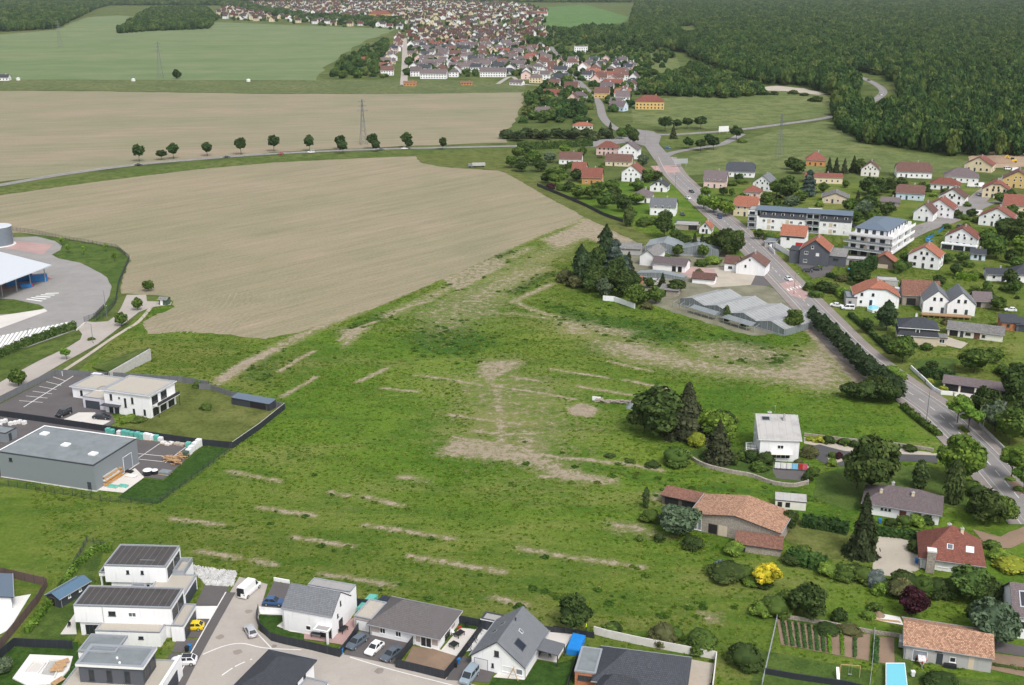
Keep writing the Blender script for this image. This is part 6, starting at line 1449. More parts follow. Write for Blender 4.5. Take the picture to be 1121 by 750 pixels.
# ================================================================ HOUSES OF THE RIGHT-HAND SIDE
def facade(pl, pr, py, ang):
 c = G((pl + pr) / 2, py); s = FPX / (c[1] * math.cos(PITCH) + CAMH * math.sin(PITCH)); a = R(ang); w_ = (pr - pl) / s / max(.5, math.cos(a) + math.sin(a) * c[0] / c[1])
 return W(c[0] - math.cos(a) * w_ / 2, c[1] - math.sin(a) * w_ / 2), w_
def hb(label, short, pl, pr, py, ang, d, h, roof, wall='white', rmat='r_red', sty='w', nf=None, wins=None, chim=True, grp=None, over=.4, name='house', cat='house', nside=2, door=True):
 A, w_ = facade(pl, pr, py, ang); fl = max(1, round((h - .2) / 2.75)); q = []
 if wins is None:
  n = nf or max(2, int(w_ / 3.2)); q += grid_wins('f', w_, fl, n, 1.05, 1.25, .95, 2.7, sty)
  if door and n > 1: q[min(1, n - 1)] = ('f', q[min(1, n - 1)][1], .1, 1.0, 2.1, 'B' if sty == 'b' else 'D')
  for f_ in 'lr': q += grid_wins(f_, d, fl, nside, 1.0, 1.2, .95, 2.7, sty)
  if roof[0] in ('gy', 'halfy') and roof[1] > 2.4:
   k = 2 if w_ > 8 else 1
   for i in range(k): q.append(('f', w_ / 2 + (i - (k - 1) / 2) * 2.2 - .45, h + .35, .9, 1.15, sty))
  if roof[0] in ('gx', 'halfx') and roof[1] > 2.4:
   for f_ in 'lr': q.append((f_, d / 2 - .45, h + .35, .9, 1.15, sty))
 else: q = wins
 ch = []
 if chim and roof[0] != 'flat':
  if roof[0] in ('gx', 'halfx', 'hip'): ch = [(w_ * .62, d / 2 + .5, .6, .55)]
  else: ch = [(w_ / 2 + .5, d * .55, .6, .55)]
 return house(name, label, A, ang, w_, d, h, roof, wall, rmat, q, over, ch, grp, cat, short=short) + (w_,)
A = W(60.3, 252.8); r = empty('house', A[1:], -5, 'tall white house with weathered pale grey roof standing alone by the meadow', 'house')
w_, d_, h_ = 9.4, 12.0, 5.9
b = MB(); ym, zr = 8.2, h_ + 3.1
b.face([(0, 0, 0), (w_, 0, 0), (w_, 0, h_), (0, 0, h_)]).face([(w_, d_, 0), (0, d_, 0), (0, d_, 7.6), (w_, d_, 7.6)])
b.face([(0, d_, 0), (0, 0, 0), (0, 0, h_), (0, ym, zr - .1), (0, d_, 7.6)]).face([(w_, 0, 0), (w_, d_, 0), (w_, d_, 7.6), (w_, ym, zr - .1), (w_, 0, h_)]); b.build('wall', M['white'], r)
s = 3.1 / ym; o = .5
ro = link('roof', roof_mesh([[(-o, -o, h_ - s * o + .12), (w_ + o, -o, h_ - s * o + .12), (w_ + o, ym, zr + .1), (-o, ym, zr + .1)], [(-o, ym, zr + .1), (w_ + o, ym, zr + .1), (w_ + o, d_ + o, 7.5), (-o, d_ + o, 7.5)]], .2, 'roof', [M['r_whitegrey'], M['whitetrim']]), r)
for q in (('f', 4.2, 3.3, 1.5, 1.0, 'w'), ('l', 2.0, 3.4, 1.2, 1.3, 'w'), ('l', 6.4, 3.4, 1.0, 1.3, 'w'), ('l', 3.0, 6.3, .9, 1.1, 'w'), ('l', 7.6, .2, 2.6, 2.1, 'w'), ('f', 3.0, .8, 4.4, 1.3, 'w'), ('f', .3, .6, 1.2, 1.6, 'd')): opening(r, *q, W=w_, D=d_)
MB().face([(2.6, -1.3, 2.35), (7.8, -1.3, 2.35), (7.8, -.02, 2.8), (2.6, -.02, 2.8)]).face([(2.6, -.02, 2.7), (7.8, -.02, 2.7), (7.8, -1.3, 2.25), (2.6, -1.3, 2.25)]).build('porch_roof', M['offwhite'], r)
chimney(ro, 6.3, 6.2, 7.9, 9.7, .55); chimney(ro, 3.2, 9.6, 7.9, 9.0, .9, 'stone')
skylight(ro, (1.9, 6.6, h_ + s * 6.6 + .14), (1, 0, 0), (0, -s, 1), 2.2, 1.4, 'pane', 'alu', 'solar_panel')
MB().bar((4.4, 9, 9), (4.4, 9, 11.2), .05).bar((3.8, 9, 11), (5.0, 9, 11), .04).bar((4.4, 8.6, 10.7), (4.4, 9.4, 10.7), .04).build('aerial', M['steel'], ro)
b = MB()
for k in range(9): b.box(-1.3, -.1, 3 + k * .3, 3.3 + k * .3, 0, .3 + k * .19)
b.build('steps', M['concretewhite'], r); b = MB()
for k in range(5): b.bar((-3.0 + .1 * k, 1.5 + k, 2.3), (-.1, 1.5 + k, 2.6), .1)
b.bar((-2.9, 1.4, 0), (-2.9, 1.4, 2.3), .12).bar((-2.7, 5.6, 0), (-2.7, 5.6, 2.3), .12).bar((-3, 1.3, 2.25), (-2.5, 5.7, 2.25), .12); b.build('pergola', M['whitetrim'], r)
landmark(64, 258, 'the lone white house'); 
root = empty('washing_line', (*G(866, 516), .1), -8, 'washing line with white, blue and red laundry in front of the lone white house', 'washing line')
for x in (-4.2, 4.2): MB().cyl(x, 0, .04, .04, 0, 2.1, 6).build('post', M['steel'], root)
b = MB()
for z in (2.05,): b.bar((-4.2, 0, z), (4.2, 0, z), .03)
b.build('line', M['steel'], root)
for i, (x0, x1, m) in enumerate(((-3.9, -2.6, 'whitewrap'), (-2.5, -1.2, 'whitewrap'), (-1.1, .1, 'whitewrap'), (.2, 1.5, 'lbl'), (1.7, 2.6, 'redplastic'), (2.7, 3.7, 'pnk'))):
 if m not in M: M[m] = plain('cloth_' + m, {'lbl': (.22, .52, .74), 'pnk': (.6, .12, .18)}[m], .9, .08)
 b = MB()
 for k in range(4):
  xa, xb = x0 + (x1 - x0) * k / 4, x0 + (x1 - x0) * (k + 1) / 4; ya, yb = .06 * math.sin(k * 2.1 + i), .06 * math.sin((k + 1) * 2.1 + i)
  b.face([(xa, ya, .55), (xb, yb, .5), (xb, yb * .3, 2.03), (xa, ya * .3, 2.03)]).face([(xa, ya + .02, 2.03), (xb, yb + .02, 2.03), (xb, yb + .02, .5), (xa, ya + .02, .55)])
 b.build('laundry', M[m], root)
b = MB()
Pq = smooth(PX((752, 497), (760, 505), (775, 512), (800, 518), (822, 522), (845, 530), (868, 533), (883, 530)))
fence('garden_wall', 'low curved rusty-brown stone wall below the lone white house garden', Pq, .9, 'stone', .5, None, 'wall', world=True)
fence('garden_wall', 'straight stone wall beside the dark forecourt of the lone white house', [(884, 531), (887, 520), (884, 514)], .8, 'stone', .4, None, 'wall')
sheet('garden_lawn', Pq + PX((880, 515), (845, 512), (830, 500), (808, 492), (775, 490), (756, 494)), .07, 'g_lawn', .2, world=True)
fence('garden_wall', 'grey stone wall along the far side of the dark forecourt', [(880, 477), (920, 482), (975, 487), (1022, 494)], .8, 'stone', .35, None, 'wall')
sheet('gravel_bed', [(880, 479), (930, 486), (985, 491), (1026, 497), (1024, 500), (975, 498), (925, 494), (880, 486)], .075, 'gravelpad', .15)
sheet('round_bed', [(905, 500), (915, 497), (926, 499), (927, 504), (917, 507), (907, 505)], .115, 'gravelpad', .1)
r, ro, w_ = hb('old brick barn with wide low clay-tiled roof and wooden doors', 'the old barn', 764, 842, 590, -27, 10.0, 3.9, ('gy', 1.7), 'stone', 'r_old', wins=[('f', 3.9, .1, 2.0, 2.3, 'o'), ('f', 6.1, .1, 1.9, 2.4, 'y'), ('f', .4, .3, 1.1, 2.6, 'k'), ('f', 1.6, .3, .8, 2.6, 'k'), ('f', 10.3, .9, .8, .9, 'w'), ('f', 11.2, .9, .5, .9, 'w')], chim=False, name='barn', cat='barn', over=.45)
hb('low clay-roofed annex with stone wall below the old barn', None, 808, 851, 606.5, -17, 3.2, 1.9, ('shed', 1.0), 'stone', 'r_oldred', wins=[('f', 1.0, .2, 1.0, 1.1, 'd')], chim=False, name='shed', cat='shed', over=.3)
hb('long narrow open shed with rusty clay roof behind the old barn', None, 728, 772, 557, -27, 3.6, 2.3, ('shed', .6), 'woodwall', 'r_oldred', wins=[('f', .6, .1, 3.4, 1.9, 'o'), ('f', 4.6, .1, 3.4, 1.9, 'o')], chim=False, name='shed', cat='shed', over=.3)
hb('derelict white shed with half-fallen brown roof right of the old barn', None, 850, 880, 558, -12, 3.0, 2.2, ('shed', .4), 'offwhite', 'r_whitegrey', wins=[('f', .5, .5, 1.0, 1.2, 'o'), ('f', 2.2, .5, 1.0, 1.2, 'o')], chim=False, name='shed', cat='shed', over=.1)
r, ro = house('bungalow', 'long white bungalow with hipped plum-grey roof, three chimneys and brown shutters', W(77.4, 224.6), -22, 15.6, 9.0, 3.0, ('hip', 2.7), 'white', 'r_plum', [('f', 3.6, 1.5, .5, .5, 'd'), ('f', 4.4, 1.5, .5, .5, 'd'), ('f', 5.2, 1.5, .5, .5, 'd'), ('f', 7.4, .7, 1.6, 1.5, 'b'), ('f', 10.6, .9, 1.5, 1.3, 'b'), ('f', 13, .9, 1.2, 1.3, 'w'), ('l', 3, .9, 1.2, 1.2, 'w')], .6, [(3.2, 2.6, -.6, .6, 'cream'), (9.8, 3.0, -.3, .6, 'cream'), (5.4, 5.6, .2, .6)], short='the long plum-roofed bungalow')
r, ro = house('house', 'white house with steep red pyramid roof and tall chimney by the pale drive', W(81.7, 200.4), -17, 11.4, 10.6, 3.0, ('hip', 4.6), 'white', 'r_red', [('f', 3.2, .9, 2.0, 1.2, 's'), ('f', 7.2, .2, 3.2, 2.0, 'g'), ('r', 3, .9, 1.2, 1.2, 'w'), ('l', 4, .9, 1.2, 1.2, 'w')], .6, [(5.2, 7.8, -.9, .7), (7.4, 5.0, -.2, .6, 'cream')], short='the red pyramid-roofed house')
MB().box(.9, 2.5, -1.6, -.1, 0, 4.6).box(.8, 2.6, -1.7, 0, 4.6, 4.9, 1).build('chimney_stack', [M['stone'], M['concretewhite']], r)
slope_sky(ro, 'f', 11.4, 10.6, 3.0, 4.6, 'x', 5.2, .36, 1.2, 1.1, 'panelight', 'whitetrim'); slope_sky(ro, 'f', 11.4, 10.6, 3.0, 4.6, 'x', 8.9, .35, 1.5, 1.3, 'shutter', 'whitetrim')
r, ro, w_ = hb('grey outbuilding with low mottled clay tile roof beside the trailers', 'the mottled clay-roofed outbuilding', 999, 1073, 729, -17, 8.6, 3.1, ('gx', 1.9), 'greyplaster', 'r_old', wins=[('f', 1.4, .1, 2.4, 2.1, 'k'), ('f', 5.3, .1, 1.0, 2.1, 'D'), ('f', 7.4, .9, 1.0, 1.0, 'w'), ('f', 5.0, 2.5, 1.0, .35, 'd'), ('f', 10.4, .1, .9, 2.4, 'y')], chim=False, over=.35, name='outbuilding', cat='outbuilding')
MB().box(6.6, 8.6, -.8, -.1, 0, .7).build('bench_box', M['black'], r)
r, ro = house('house', 'white house with dark plum roof and solar panels cut by the right edge', W(*G(1107, 698)), -12, 12, 10, 4.8, ('gx', 3.6), 'white', 'r_plum', [('f', 1.2, 2.2, 1.0, 1.2, 'd'), ('f', 3.6, 2.2, 1.0, 1.2, 'd'), ('l', 4, 1, 1.2, 1.2, 'w')], .4, short='the house cut by the right edge')
slope_sky(ro, 'f', 12, 10, 4.8, 3.6, 'x', 2.0, .5, 2.0, 3.2, 'solar', 'alu', 'solar_panel')
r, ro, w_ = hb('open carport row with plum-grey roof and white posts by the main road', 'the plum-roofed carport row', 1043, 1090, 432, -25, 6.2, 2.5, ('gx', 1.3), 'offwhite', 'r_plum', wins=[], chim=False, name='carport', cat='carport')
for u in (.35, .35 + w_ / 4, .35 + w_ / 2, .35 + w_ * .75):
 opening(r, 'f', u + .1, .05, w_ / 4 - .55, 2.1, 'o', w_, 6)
A, w_ = facade(986, 1022, 378, -14); d_ = 9.6
r = empty('house', A[1:], -14, 'cream house with dark slate mansard roof and white dormers behind garden trees', 'house')
b = MB(); b.box(0, w_, 0, d_, 0, 3.2, bottom=False); b.build('wall', M['beige'], r)
pl = []; q0 = [(-.4, -.4, 3.1), (w_ + .4, -.4, 3.1), (w_ + .4, d_ + .4, 3.1), (-.4, d_ + .4, 3.1)]; q1 = [(.5, .5, 5.5), (w_ - .5, .5, 5.5), (w_ - .5, d_ - .5, 5.5), (.5, d_ - .5, 5.5)]
for i in range(4): pl.append([q0[i - 1], q0[i], q1[i], q1[i - 1]])
link('roof', roof_mesh(pl, .15, 'mansard_slope', [M['r_slate'], M['whitetrim']]), r).name = 'mansard_slope'
ro = link('roof', roof_mesh([[(x + .0, y, z) for x, y, z in P] for P in roof_polys('hip', w_, d_, 5.75, 2.3, .25)], .2, 'roof', [M['r_slate'], M['whitetrim']]), r)
for f_, u in (('f', w_ * .42), ('l', 2.2), ('l', 6.0)): dormer(ro, f_, u, .05, 3.6, 1.3, 1.7, 1.0, 'white', 'anth', w_, d_)
chimney(ro, w_ * .45, d_ * .6, 7.2, 8.8, .6, 'white'); landmark(A[1] + 5, A[2] + 4, 'the slate mansard house')
block(r, w_ + .02, 1.0, 2.8, 4.5, 2.8, ('shedx', -.01), 'beige', 'r_fibre', .3, 'annex_wall'); opening(r, 'f', w_ + .6, 1.0, 1.7, 1.3, 'w', 0, 0).location.y = .98
for k, (pl_, pr_, py_) in enumerate(((1012, 1038, 343), (1038.6, 1064, 345.5))):
 hb(['white gabled house with grey roof, left half of the twin gables', 'white gabled house with grey roof, right half of the twin gables'][k], ['the twin grey gables', None][k], pl_, pr_, py_, -13, 13, 4.2, ('gy', 4.0), 'white', 'r_grey', 'd', 2, chim=False, over=.15)
r = empty('timber_deck', (*G(1008, 345), 0), -13, 'long raised wooden terrace in front of the twin grey gables', 'terrace')
MB().box(0, 16, -3.2, 0, .9, 1.1).build('deck_boards', M['deck'], r); b = MB()
for k in range(9): b.box(k * 1.95, k * 1.95 + .15, -3.1, -2.95, 0, .9)
b.build('posts', M['wood'], r); MB().box(0, 16, -3.22, -3.16, 1.15, 1.9).build('railing', M['wood'], r)
hb('barn with broad old red clay roof left of the twin grey gables', 'the old red barn', 990, 1024, 335, -13, 11, 4.0, ('gx', 4.2), 'stone', 'r_oldred', wins=[('f', 1.5, .1, 3.2, 2.6, 'o')], chim=False, name='barn', cat='barn')
hb('grey shed with plum-grey roof right of the twin gables', None, 1067, 1083, 337, -13, 8, 2.6, ('gx', 2.4), 'stone', 'r_plum', wins=[('f', 1, .1, 1.5, 2, 'o')], chim=False, name='shed', cat='shed')
r, ro, w_ = hb('long low outbuilding with lichen-grey roof and open bays', 'the lichen-grey outbuilding', 1046, 1087, 371, -25, 6.5, 2.6, ('gx', 1.8), 'offwhite', 'r_fibre', wins=[('f', .7, .1, 2.6, 2.0, 'o'), ('f', 4.0, .1, 1.0, 2.0, 'D'), ('f', 5.6, .9, 1.6, .9, 'd'), ('f', 8.2, .1, 1.8, 2.0, 'B'), ('f', 10.6, .8, 1.0, .9, 'd')], chim=False, name='outbuilding', cat='outbuilding')
hb('small red-brick outbuilding with slate roof near the right edge', 'the brick outbuilding', 1097, 1113, 362, -10, 5.5, 3.0, ('shed', 1.2), 'brick', 'r_slate', wins=[('f', 1.6, 1.2, 1.0, 1.0, 'd')], chim=False, name='outbuilding', cat='outbuilding')
hb('black-doored slate-roofed garage joined to the brick outbuilding', None, 1113.5, 1130, 363.5, -10, 5.5, 2.6, ('shed', .9), 'darkgrey', 'r_slate', wins=[('f', .8, .1, 3, 2.0, 'G')], chim=False, name='garage', cat='garage')
r, ro, w_ = hb('wide white house with orange half-hipped roof and round pool in front', 'the wide orange-roofed house', 937, 980, 336.5, -12, 11, 4.4, ('halfy', 4.2, 1.7), 'white', 'r_orange', wins=[('f', 2.2, 4.0, .9, 1.1, 'd'), ('f', 6.0, 4.0, .9, 1.1, 'd'), ('f', 2.0, 1.1, 1.0, 1.3, 'w'), ('f', 5.4, .5, 1.0, 2.1, 'd'), ('l', 3, 1, 1.2, 1.2, 'w'), ('l', 7, 1, 1.2, 1.2, 'w')])
hb('grey flat-roofed annex left of the wide orange-roofed house', None, 926, 936.8, 336, -12, 9, 3.4, ('flat', .2), 'greyplaster', 'membrane', wins=[('f', 1, .1, 1, 2, 'D')], chim=False, name='annex', cat='annex', over=.05)
pool('round pale blue pool in front of the wide orange-roofed house', [(949, 340.5), (955, 343), (961, 341.5), (962, 338.5), (956, 336.5), (950, 338)], 'poolblue', .9)
hb('white lean-to carport between the orange-roofed house and old red barn', None, 981, 989, 327, -12, 6, 2.6, ('shed', .3), 'whitetrim', 'lightmetal', wins=[('f', .3, .1, 2.0, 2.2, 'o')], chim=False, name='carport', cat='carport', over=.05)
hb('flat pale shed roof behind the wide orange-roofed house', None, 961, 981, 313, -12, 5, 2.3, ('flat', .05), 'greyplaster', 'r_whitegrey', wins=[('f', 1, .1, 2, 1.9, 'o')], chim=False, name='shed', cat='shed', over=.2)
hb('small wooden barn with orange roof behind the hedge', 'the wooden barn', 958, 976, 294, -25, 7, 3.0, ('gy', 3.0), 'woodwall', 'r_orange', wins=[('f', 1, .1, 5, 1.6, 'y')], chim=False, name='barn', cat='barn')
hb('long white low flat roof beside the wooden barn', None, 921, 958, 291, -14, 6, 2.6, ('flat', .1), 'greyplaster', 'r_whitegrey', wins=[('f', 4, .1, 8, 2.1, 'o')], chim=False, name='carport', cat='carport', over=.1)
pool('rectangular turquoise pool in the garden behind the dark grey house', [(927, 298), (938, 299), (943, 293), (932, 292)], 'poolblue', 1.1, 'anth')
r, ro, w_ = hb('dark grey gabled house with orange-red roof on the main street', 'the dark grey gabled house', 878, 903, 291, -22, 12, 6.6, ('gy', 4.2), 'darkgrey', 'r_orange', 'w', 2, wins=[('f', 1.4, 1.2, 1.5, 1.2, 'w'), ('f', 1.6, 4.6, 1.5, 1.2, 'w'), ('f', 4.2, 7.0, 1.0, 1.2, 'w'), ('f', 6.2, 4.2, 1.3, 1.2, 's'), ('r', 3, 3.6, 1.5, 1.0, 'd'), ('l', 4, 3.6, 1, 1.2, 'w')])
block(r, -4.6, 1.5, 4.58, 8, 5.6, ('shedx', -.01), 'darkgrey', 'r_slate', .15, 'side_wall'); block(r, w_ + .02, 2.5, 6.5, 8, 4.2, ('shed', 1.6), 'darkgrey', 'r_fibre', .2, 'rear_wing_wall'); opening(r, 'f', w_ + 1.6, 2.4, 2.2, .9, 'd', 0, 0).location.y = 2.48
hb('white house with orange clay roof and red ground floor left of the dark grey house', None, 856, 878, 272, -22, 10, 5.8, ('gx', 3.6), 'white', 'r_orange', wins=[('f', 2.6, 3.6, 1.3, 1.3, 'd'), ('f', 0, 4.6, 10, 1.1, 'n'), ('f', 6.6, .1, 5.0, 2.7, 'r'), ('l', 3, 3.5, 1.2, 1.2, 'w')], chim=True)
fence('garden_wall', 'white wall enclosing the terrace beside the main street', [(848, 279), (842, 273), (850, 268)], 1.8, 'white', .2, None, 'wall')
fence('garden_wall', 'long white wall in front of the white house by the street', [(843, 268), (858, 277), (868, 283)], 2.4, 'white', .2, None, 'wall')
r, ro, w_ = hb('white gabled house with brown-red roof on the left side of the main street', 'the white brown-roofed street house', 808, 834, 301, -24, 9.5, 4.2, ('gy', 3.6), 'white', 'r_brown', 'w', 2, wins=[('f', 3.2, 2.6, 1.0, 1.4, 'w'), ('f', 4.8, 5.4, .9, 1.1, 'w'), ('l', 2, .9, 1, 1.2, 'w'), ('l', 5, .9, 1, 1.2, 'w')])
block(r, -5.2, 2.0, 5.18, 6.4, 3.6, ('gx', 2.4), 'white', 'r_brown', .35, 'side_wing_wall'); opening(r, 'f', -3.6, 1.2, 1.6, 1.0, 'd', 0, 0).location.y = 1.98
hb('small low white shed with red-brown roof beside the pink courtyard', None, 759, 780, 311, -20, 5, 2.3, ('gx', 1.7), 'white', 'r_brown', wins=[], chim=False, name='shed', cat='shed')
M['oldglass'] = seams('dirty_glasshouse_pane', (0.29, 0.298, 0.295), 1.6, 0, 1.7, 0.10, 0.3, 0.6)
M['oldglass2'] = seams('patched_glasshouse_pane', (0.20, 0.225, 0.235), 1.0, 0, 1.8, 0.08, 0.3, 0.7)
def glasshouse(label, A, ang, w_, d_, n, h, rise, m, short=None, back=0.0):
 """n spans side by side, ridges running away"""
 r = empty('glasshouse', A[1:], ang, label, 'glasshouse'); sw = w_ / n
 for k in range(n):
  x0, x1 = k * sw, (k + 1) * sw; xm = (x0 + x1) / 2; y0 = back * k
  b = MB()
  for (xa, za), (xb, zb) in (((x0, h), (xm, h + rise)), ((xm, h + rise), (x1, h))):
   b.face([(xa, y0, za), (xb, y0, zb), (xb, d_, zb), (xa, d_, za)])
  b.build('glass_roof', M[m], r); b = MB()
  b.face([(x0, y0, .6), (x1, y0, .6), (x1, y0, h - .02), (xm, y0, h + rise - .04), (x0, y0, h - .02)]); b.build('gable_glazing', M['oldglass2'], r)
  b = MB(); b.box(x0, x1, y0 - .12, y0 + .1, 0, .6)
  for j in range(6): xx = x0 + sw * j / 5; b.box(xx - .06, xx + .06, y0 - .08, y0 - .005, .6, h + rise * (1 - abs(j - 2.5) / 2.5) - .05)
  b.bar((x0, y0, h + .06), (xm, y0, h + rise + .06), .12).bar((xm, y0, h + rise + .06), (x1, y0, h + .06), .12).bar((xm, y0, h + rise + .07), (xm, d_, h + rise + .07), .14)
  b.build('frame', M['steel'], r)
 b = MB(); b.face([(0, d_, 0), (0, 0, 0), (0, 0, h), (0, d_, h)]); b.build('side_glazing', M['oldglass2'], r); MB().face([(w_, back * (n - 1), 0), (w_, d_, 0), (w_, d_, h), (w_, back * (n - 1), h)]).build('side_glazing', M['oldglass2'], r)
 a = R(ang)
 if short: landmark(A[1] + math.cos(a) * w_ / 2 - math.sin(a) * d_ / 2, A[2] + math.sin(a) * w_ / 2 + math.cos(a) * d_ / 2, short)
 return r
A, w_ = facade(748, 868, 355, -42); gh = glasshouse('large derelict grey glasshouse of four spans beside the main street', W(*G(744, 334)), -52, 47, 20, 4, 2.4, 1.5, 'oldglass', 'the big derelict glasshouse')
root = empty('lean_to_frame', (*G(742, 336), 0), -52, 'tall open frame along the meadow side of the big derelict glasshouse', 'frame')
b = MB()
for k in range(12): b.bar((k * 3.4, -2.6, 0), (k * 3.4, -2.6, 2.0), .12).bar((k * 3.4, -2.6, 2.0), (k * 3.4, -.2, 2.8), .1)
b.bar((0, -2.6, 2), (37.4, -2.6, 2), .12).bar((0, -2.6, 1), (37.4, -2.6, 1), .08); b.build('frame', M['steel'], root)
MB().face([(8, -2.7, 2.05), (20, -2.7, 2.05), (20, -.2, 2.85), (8, -.2, 2.85)]).face([(23, -2.7, 2.05), (36, -2.7, 2.05), (36, -.2, 2.85), (23, -.2, 2.85)]).build('broken_panes', M['oldglass2'], root)
glasshouse('long old glasshouse with mossy broken panes behind the white hall', W(*G(706, 277)), -16, 31, 13, 2, 3.0, 2.0, 'oldglass2', 'the mossy old glasshouse')
glasshouse('low narrow glasshouse strip in front of the white hall', W(*G(697, 303)), -24, 19, 4.5, 1, 1.6, 1.0, 'oldglass2')
hb('white gabled hall with pale grey roof among the nursery sheds', 'the white nursery hall', 701, 716, 291, -24, 14, 4.2, ('gy', 2.4), 'white', 'r_fibre', wins=[('f', 3, .2, 2.4, 2.6, 's')], chim=False, name='hall', cat='hall')
hb('low white hall with brown-grey roof and open bays by the pink courtyard', None, 716, 748, 297, -22, 8, 3.0, ('gx', 1.9), 'white', 'r_plum', wins=[('f', 8, .1, 1.6, 2.2, 'o'), ('f', 10.4, .1, 1.6, 2.2, 'o')], chim=False, name='hall', cat='hall')
hb('grey-roofed shed behind the dark pines of the nursery', None, 676, 700, 279, -14, 8, 2.8, ('gx', 1.6), 'greyplaster', 'r_fibre', wins=[], chim=False, name='shed', cat='shed')
hb('small grey shed with sagging roof left of the big derelict glasshouse', None, 723, 741, 324, -20, 6, 2.3, ('shed', .5), 'stone', 'r_fibre', wins=[('f', 1, .1, 1.4, 1.9, 'o')], chim=False, name='shed', cat='shed')
hb('tiny white tool shed in the nursery garden', None, 708, 718, 312, -20, 3.5, 2.0, ('flat', .05), 'offwhite', 'r_whitegrey', wins=[], chim=False, name='shed', cat='shed')
MB().cyl(0, 0, .5, .45, 0, 3.2, 8).cyl(0, 0, .55, .55, 3.2, 3.4, 8).build('brick_chimney', M['brick'], None, (*G(702, 312), 0)); tag(bpy.data.objects['brick_chimney'], 'short orange brick chimney standing in the nursery garden', 'chimney')
fence('garden_wall', 'white garden wall in front of the dark nursery pines', [(660, 329), (672, 330), (695, 338)], 1.9, 'white', .2, None, 'wall')
A = W(113.6, 515.0); r = empty('apartment_block', A[1:], -19, 'long apartment block with slate mansard storey and two recessed balconies', 'apartment block')
w_, d_ = 42.0, 12.5
b = MB(); b.box(0, 22.0, 0, d_, 0, 6.0, bottom=False); b.box(28.2, w_, 0, d_, 0, 6.0, bottom=False); b.box(22.0, 28.2, 2.2, d_, 0, 9.3, bottom=False); b.build('wall', M['white'], r)
for x0, x1 in ((1.2, 22), (28.2, w_)):
 q0 = [(x0, -.15, 5.95), (x1 + (.15 if x1 == w_ else 0), -.15, 5.95), (x1 + (.15 if x1 == w_ else 0), d_ + .15, 5.95), (x0, d_ + .15, 5.95)]; q1 = [(x0 + .3, 1.0, 9.0), (x1 - .3, 1.0, 9.0), (x1 - .3, d_ - 1, 9.0), (x0 + .3, d_ - 1, 9.0)]
 b = MB()
 for i in range(4): b.face([q0[i - 1], q0[i], q1[i], q1[i - 1]])
 ms = b.build('mansard_slope', M['r_slate'], r)
 n = 5 if x0 < 10 else 3
 for k in range(n): dormer(ms, 'f', x0 + (x1 - x0) * (k + .5) / n - .7, .35, 6.6, 1.5, 1.7, 1.0, 'white', 'anth', w_, d_)
 for fl in range(2):
  for k in range(n):
   u = x0 + (x1 - x0) * (k + .5) / n - .65; opening(r, 'f', u, .9 + fl * 2.9, 1.3, 1.3, 's' if (k + fl) % 3 == 0 else 'w', w_, d_)
   if k % 2: opening(r, 'f', u - 2.0, .5 + fl * 2.9, 1.6, 1.9, 'y', w_, d_)
block(r, -.6, .4, 42.9, d_ - .8, 9.2, ('gx', 1.0), 'white', 'r_metal', .2, 'attic_wall', z0=9.02)
for z in (.2, 3.0, 5.9):
 MB().box(22.1, 28.1, -.6, 2.1, z, z + .2).build('balcony_slab', M['white'], r); MB().box(22.1, 28.1, -.62, -.55, z + .22, z + 1.2).build('balcony_railing', M['oldglass2'], r)
 for u in (22.6, 25.4): opening(r, 'f', u, z + .25, 2.2, 2.1, 'P', 0, 0).location.y = 2.18
block(r, -4.2, 1.5, 4.18, 9, 8.8, ('flat', .1), 'white', 'gravelgrey', .02, 'stair_tower_wall')
for z in (.3, 3.1, 5.9): MB().box(-4.2, -.1, -.2, 1.45, z, z + .15).box(-4.2, -.1, -.22, -.16, z + .17, z + 1.1, 1).build('side_balcony', [M['white'], M['oldglass2']], r); opening(r, 'f', -3.6, z + .2, 2.4, 2.0, 'P', 0, 0).location.y = 1.48
landmark(135, 512, 'the long mansard apartment block')
A = W(142.2, 466.0); r = empty('apartment_block', A[1:], -34, 'white stepped apartment block with slate hipped roof and wraparound balconies', 'apartment block')
w_, d_ = 17.0, 32.0
MB().box(0, w_, 0, d_, 2.6, 9.0, bottom=True).build('wall', M['white'], r); MB().box(.8, w_ - .8, 1, d_ - 1, 0, 2.6, bottom=False).build('garage_wall', M['greyplaster'], r)
block(r, 1.8, 2.0, w_ - 3.6, d_ - 4.0, 11.6, ('hip', 1.7), 'white', 'r_metal', .5, 'penthouse_wall', z0=9.0)
for z in (2.6, 5.8, 9.0):
 MB().box(-1.7, w_ + 1.7, -1.7, -.02, z, z + .25).build('balcony_slab', M['white'], r); MB().box(w_ + .02, w_ + 1.7, -.02, d_, z, z + .25).build('balcony_slab', M['white'], r)
 MB().box(-1.7, w_ + 1.7, -1.72, -1.62, z + .28, z + 1.25).build('balcony_railing', M['oldglass2'] if z < 9 else M['white'], r); MB().box(w_ + 1.62, w_ + 1.72, -1.6, d_, z + .28, z + 1.25).build('balcony_railing', M['white'], r)
 for k in range(4): opening(r, 'f', 1.0 + k * 4.0, z + .3, 2.2, 2.1, 'P', w_, d_) if z < 9 else (lambda o: setattr(o.location, 'y', 1.98))(opening(r, 'f', 2.6 + k * 3.2, z + .3, 1.5, 2.0, 'd', w_, d_))
 for k in range(7): opening(r, 'r', 1.2 + k * 4.3, z + .3, 2.2, 2.1, 'P', w_ + .0 if z < 9 else w_ - 1.8, d_)
 for k in range(3): MB().box(w_ + .05, w_ + 1.6, 5 + k * 10, 5.25 + k * 10, z + .25, z + 3.0).build('balcony_divider', M['white'], r)
for z in (2.9, 6.1): opening(r, 'f', 6.6, z, 1.4, 1.7, 'y', w_, d_)
landmark(160, 478, 'the white stepped apartment block')
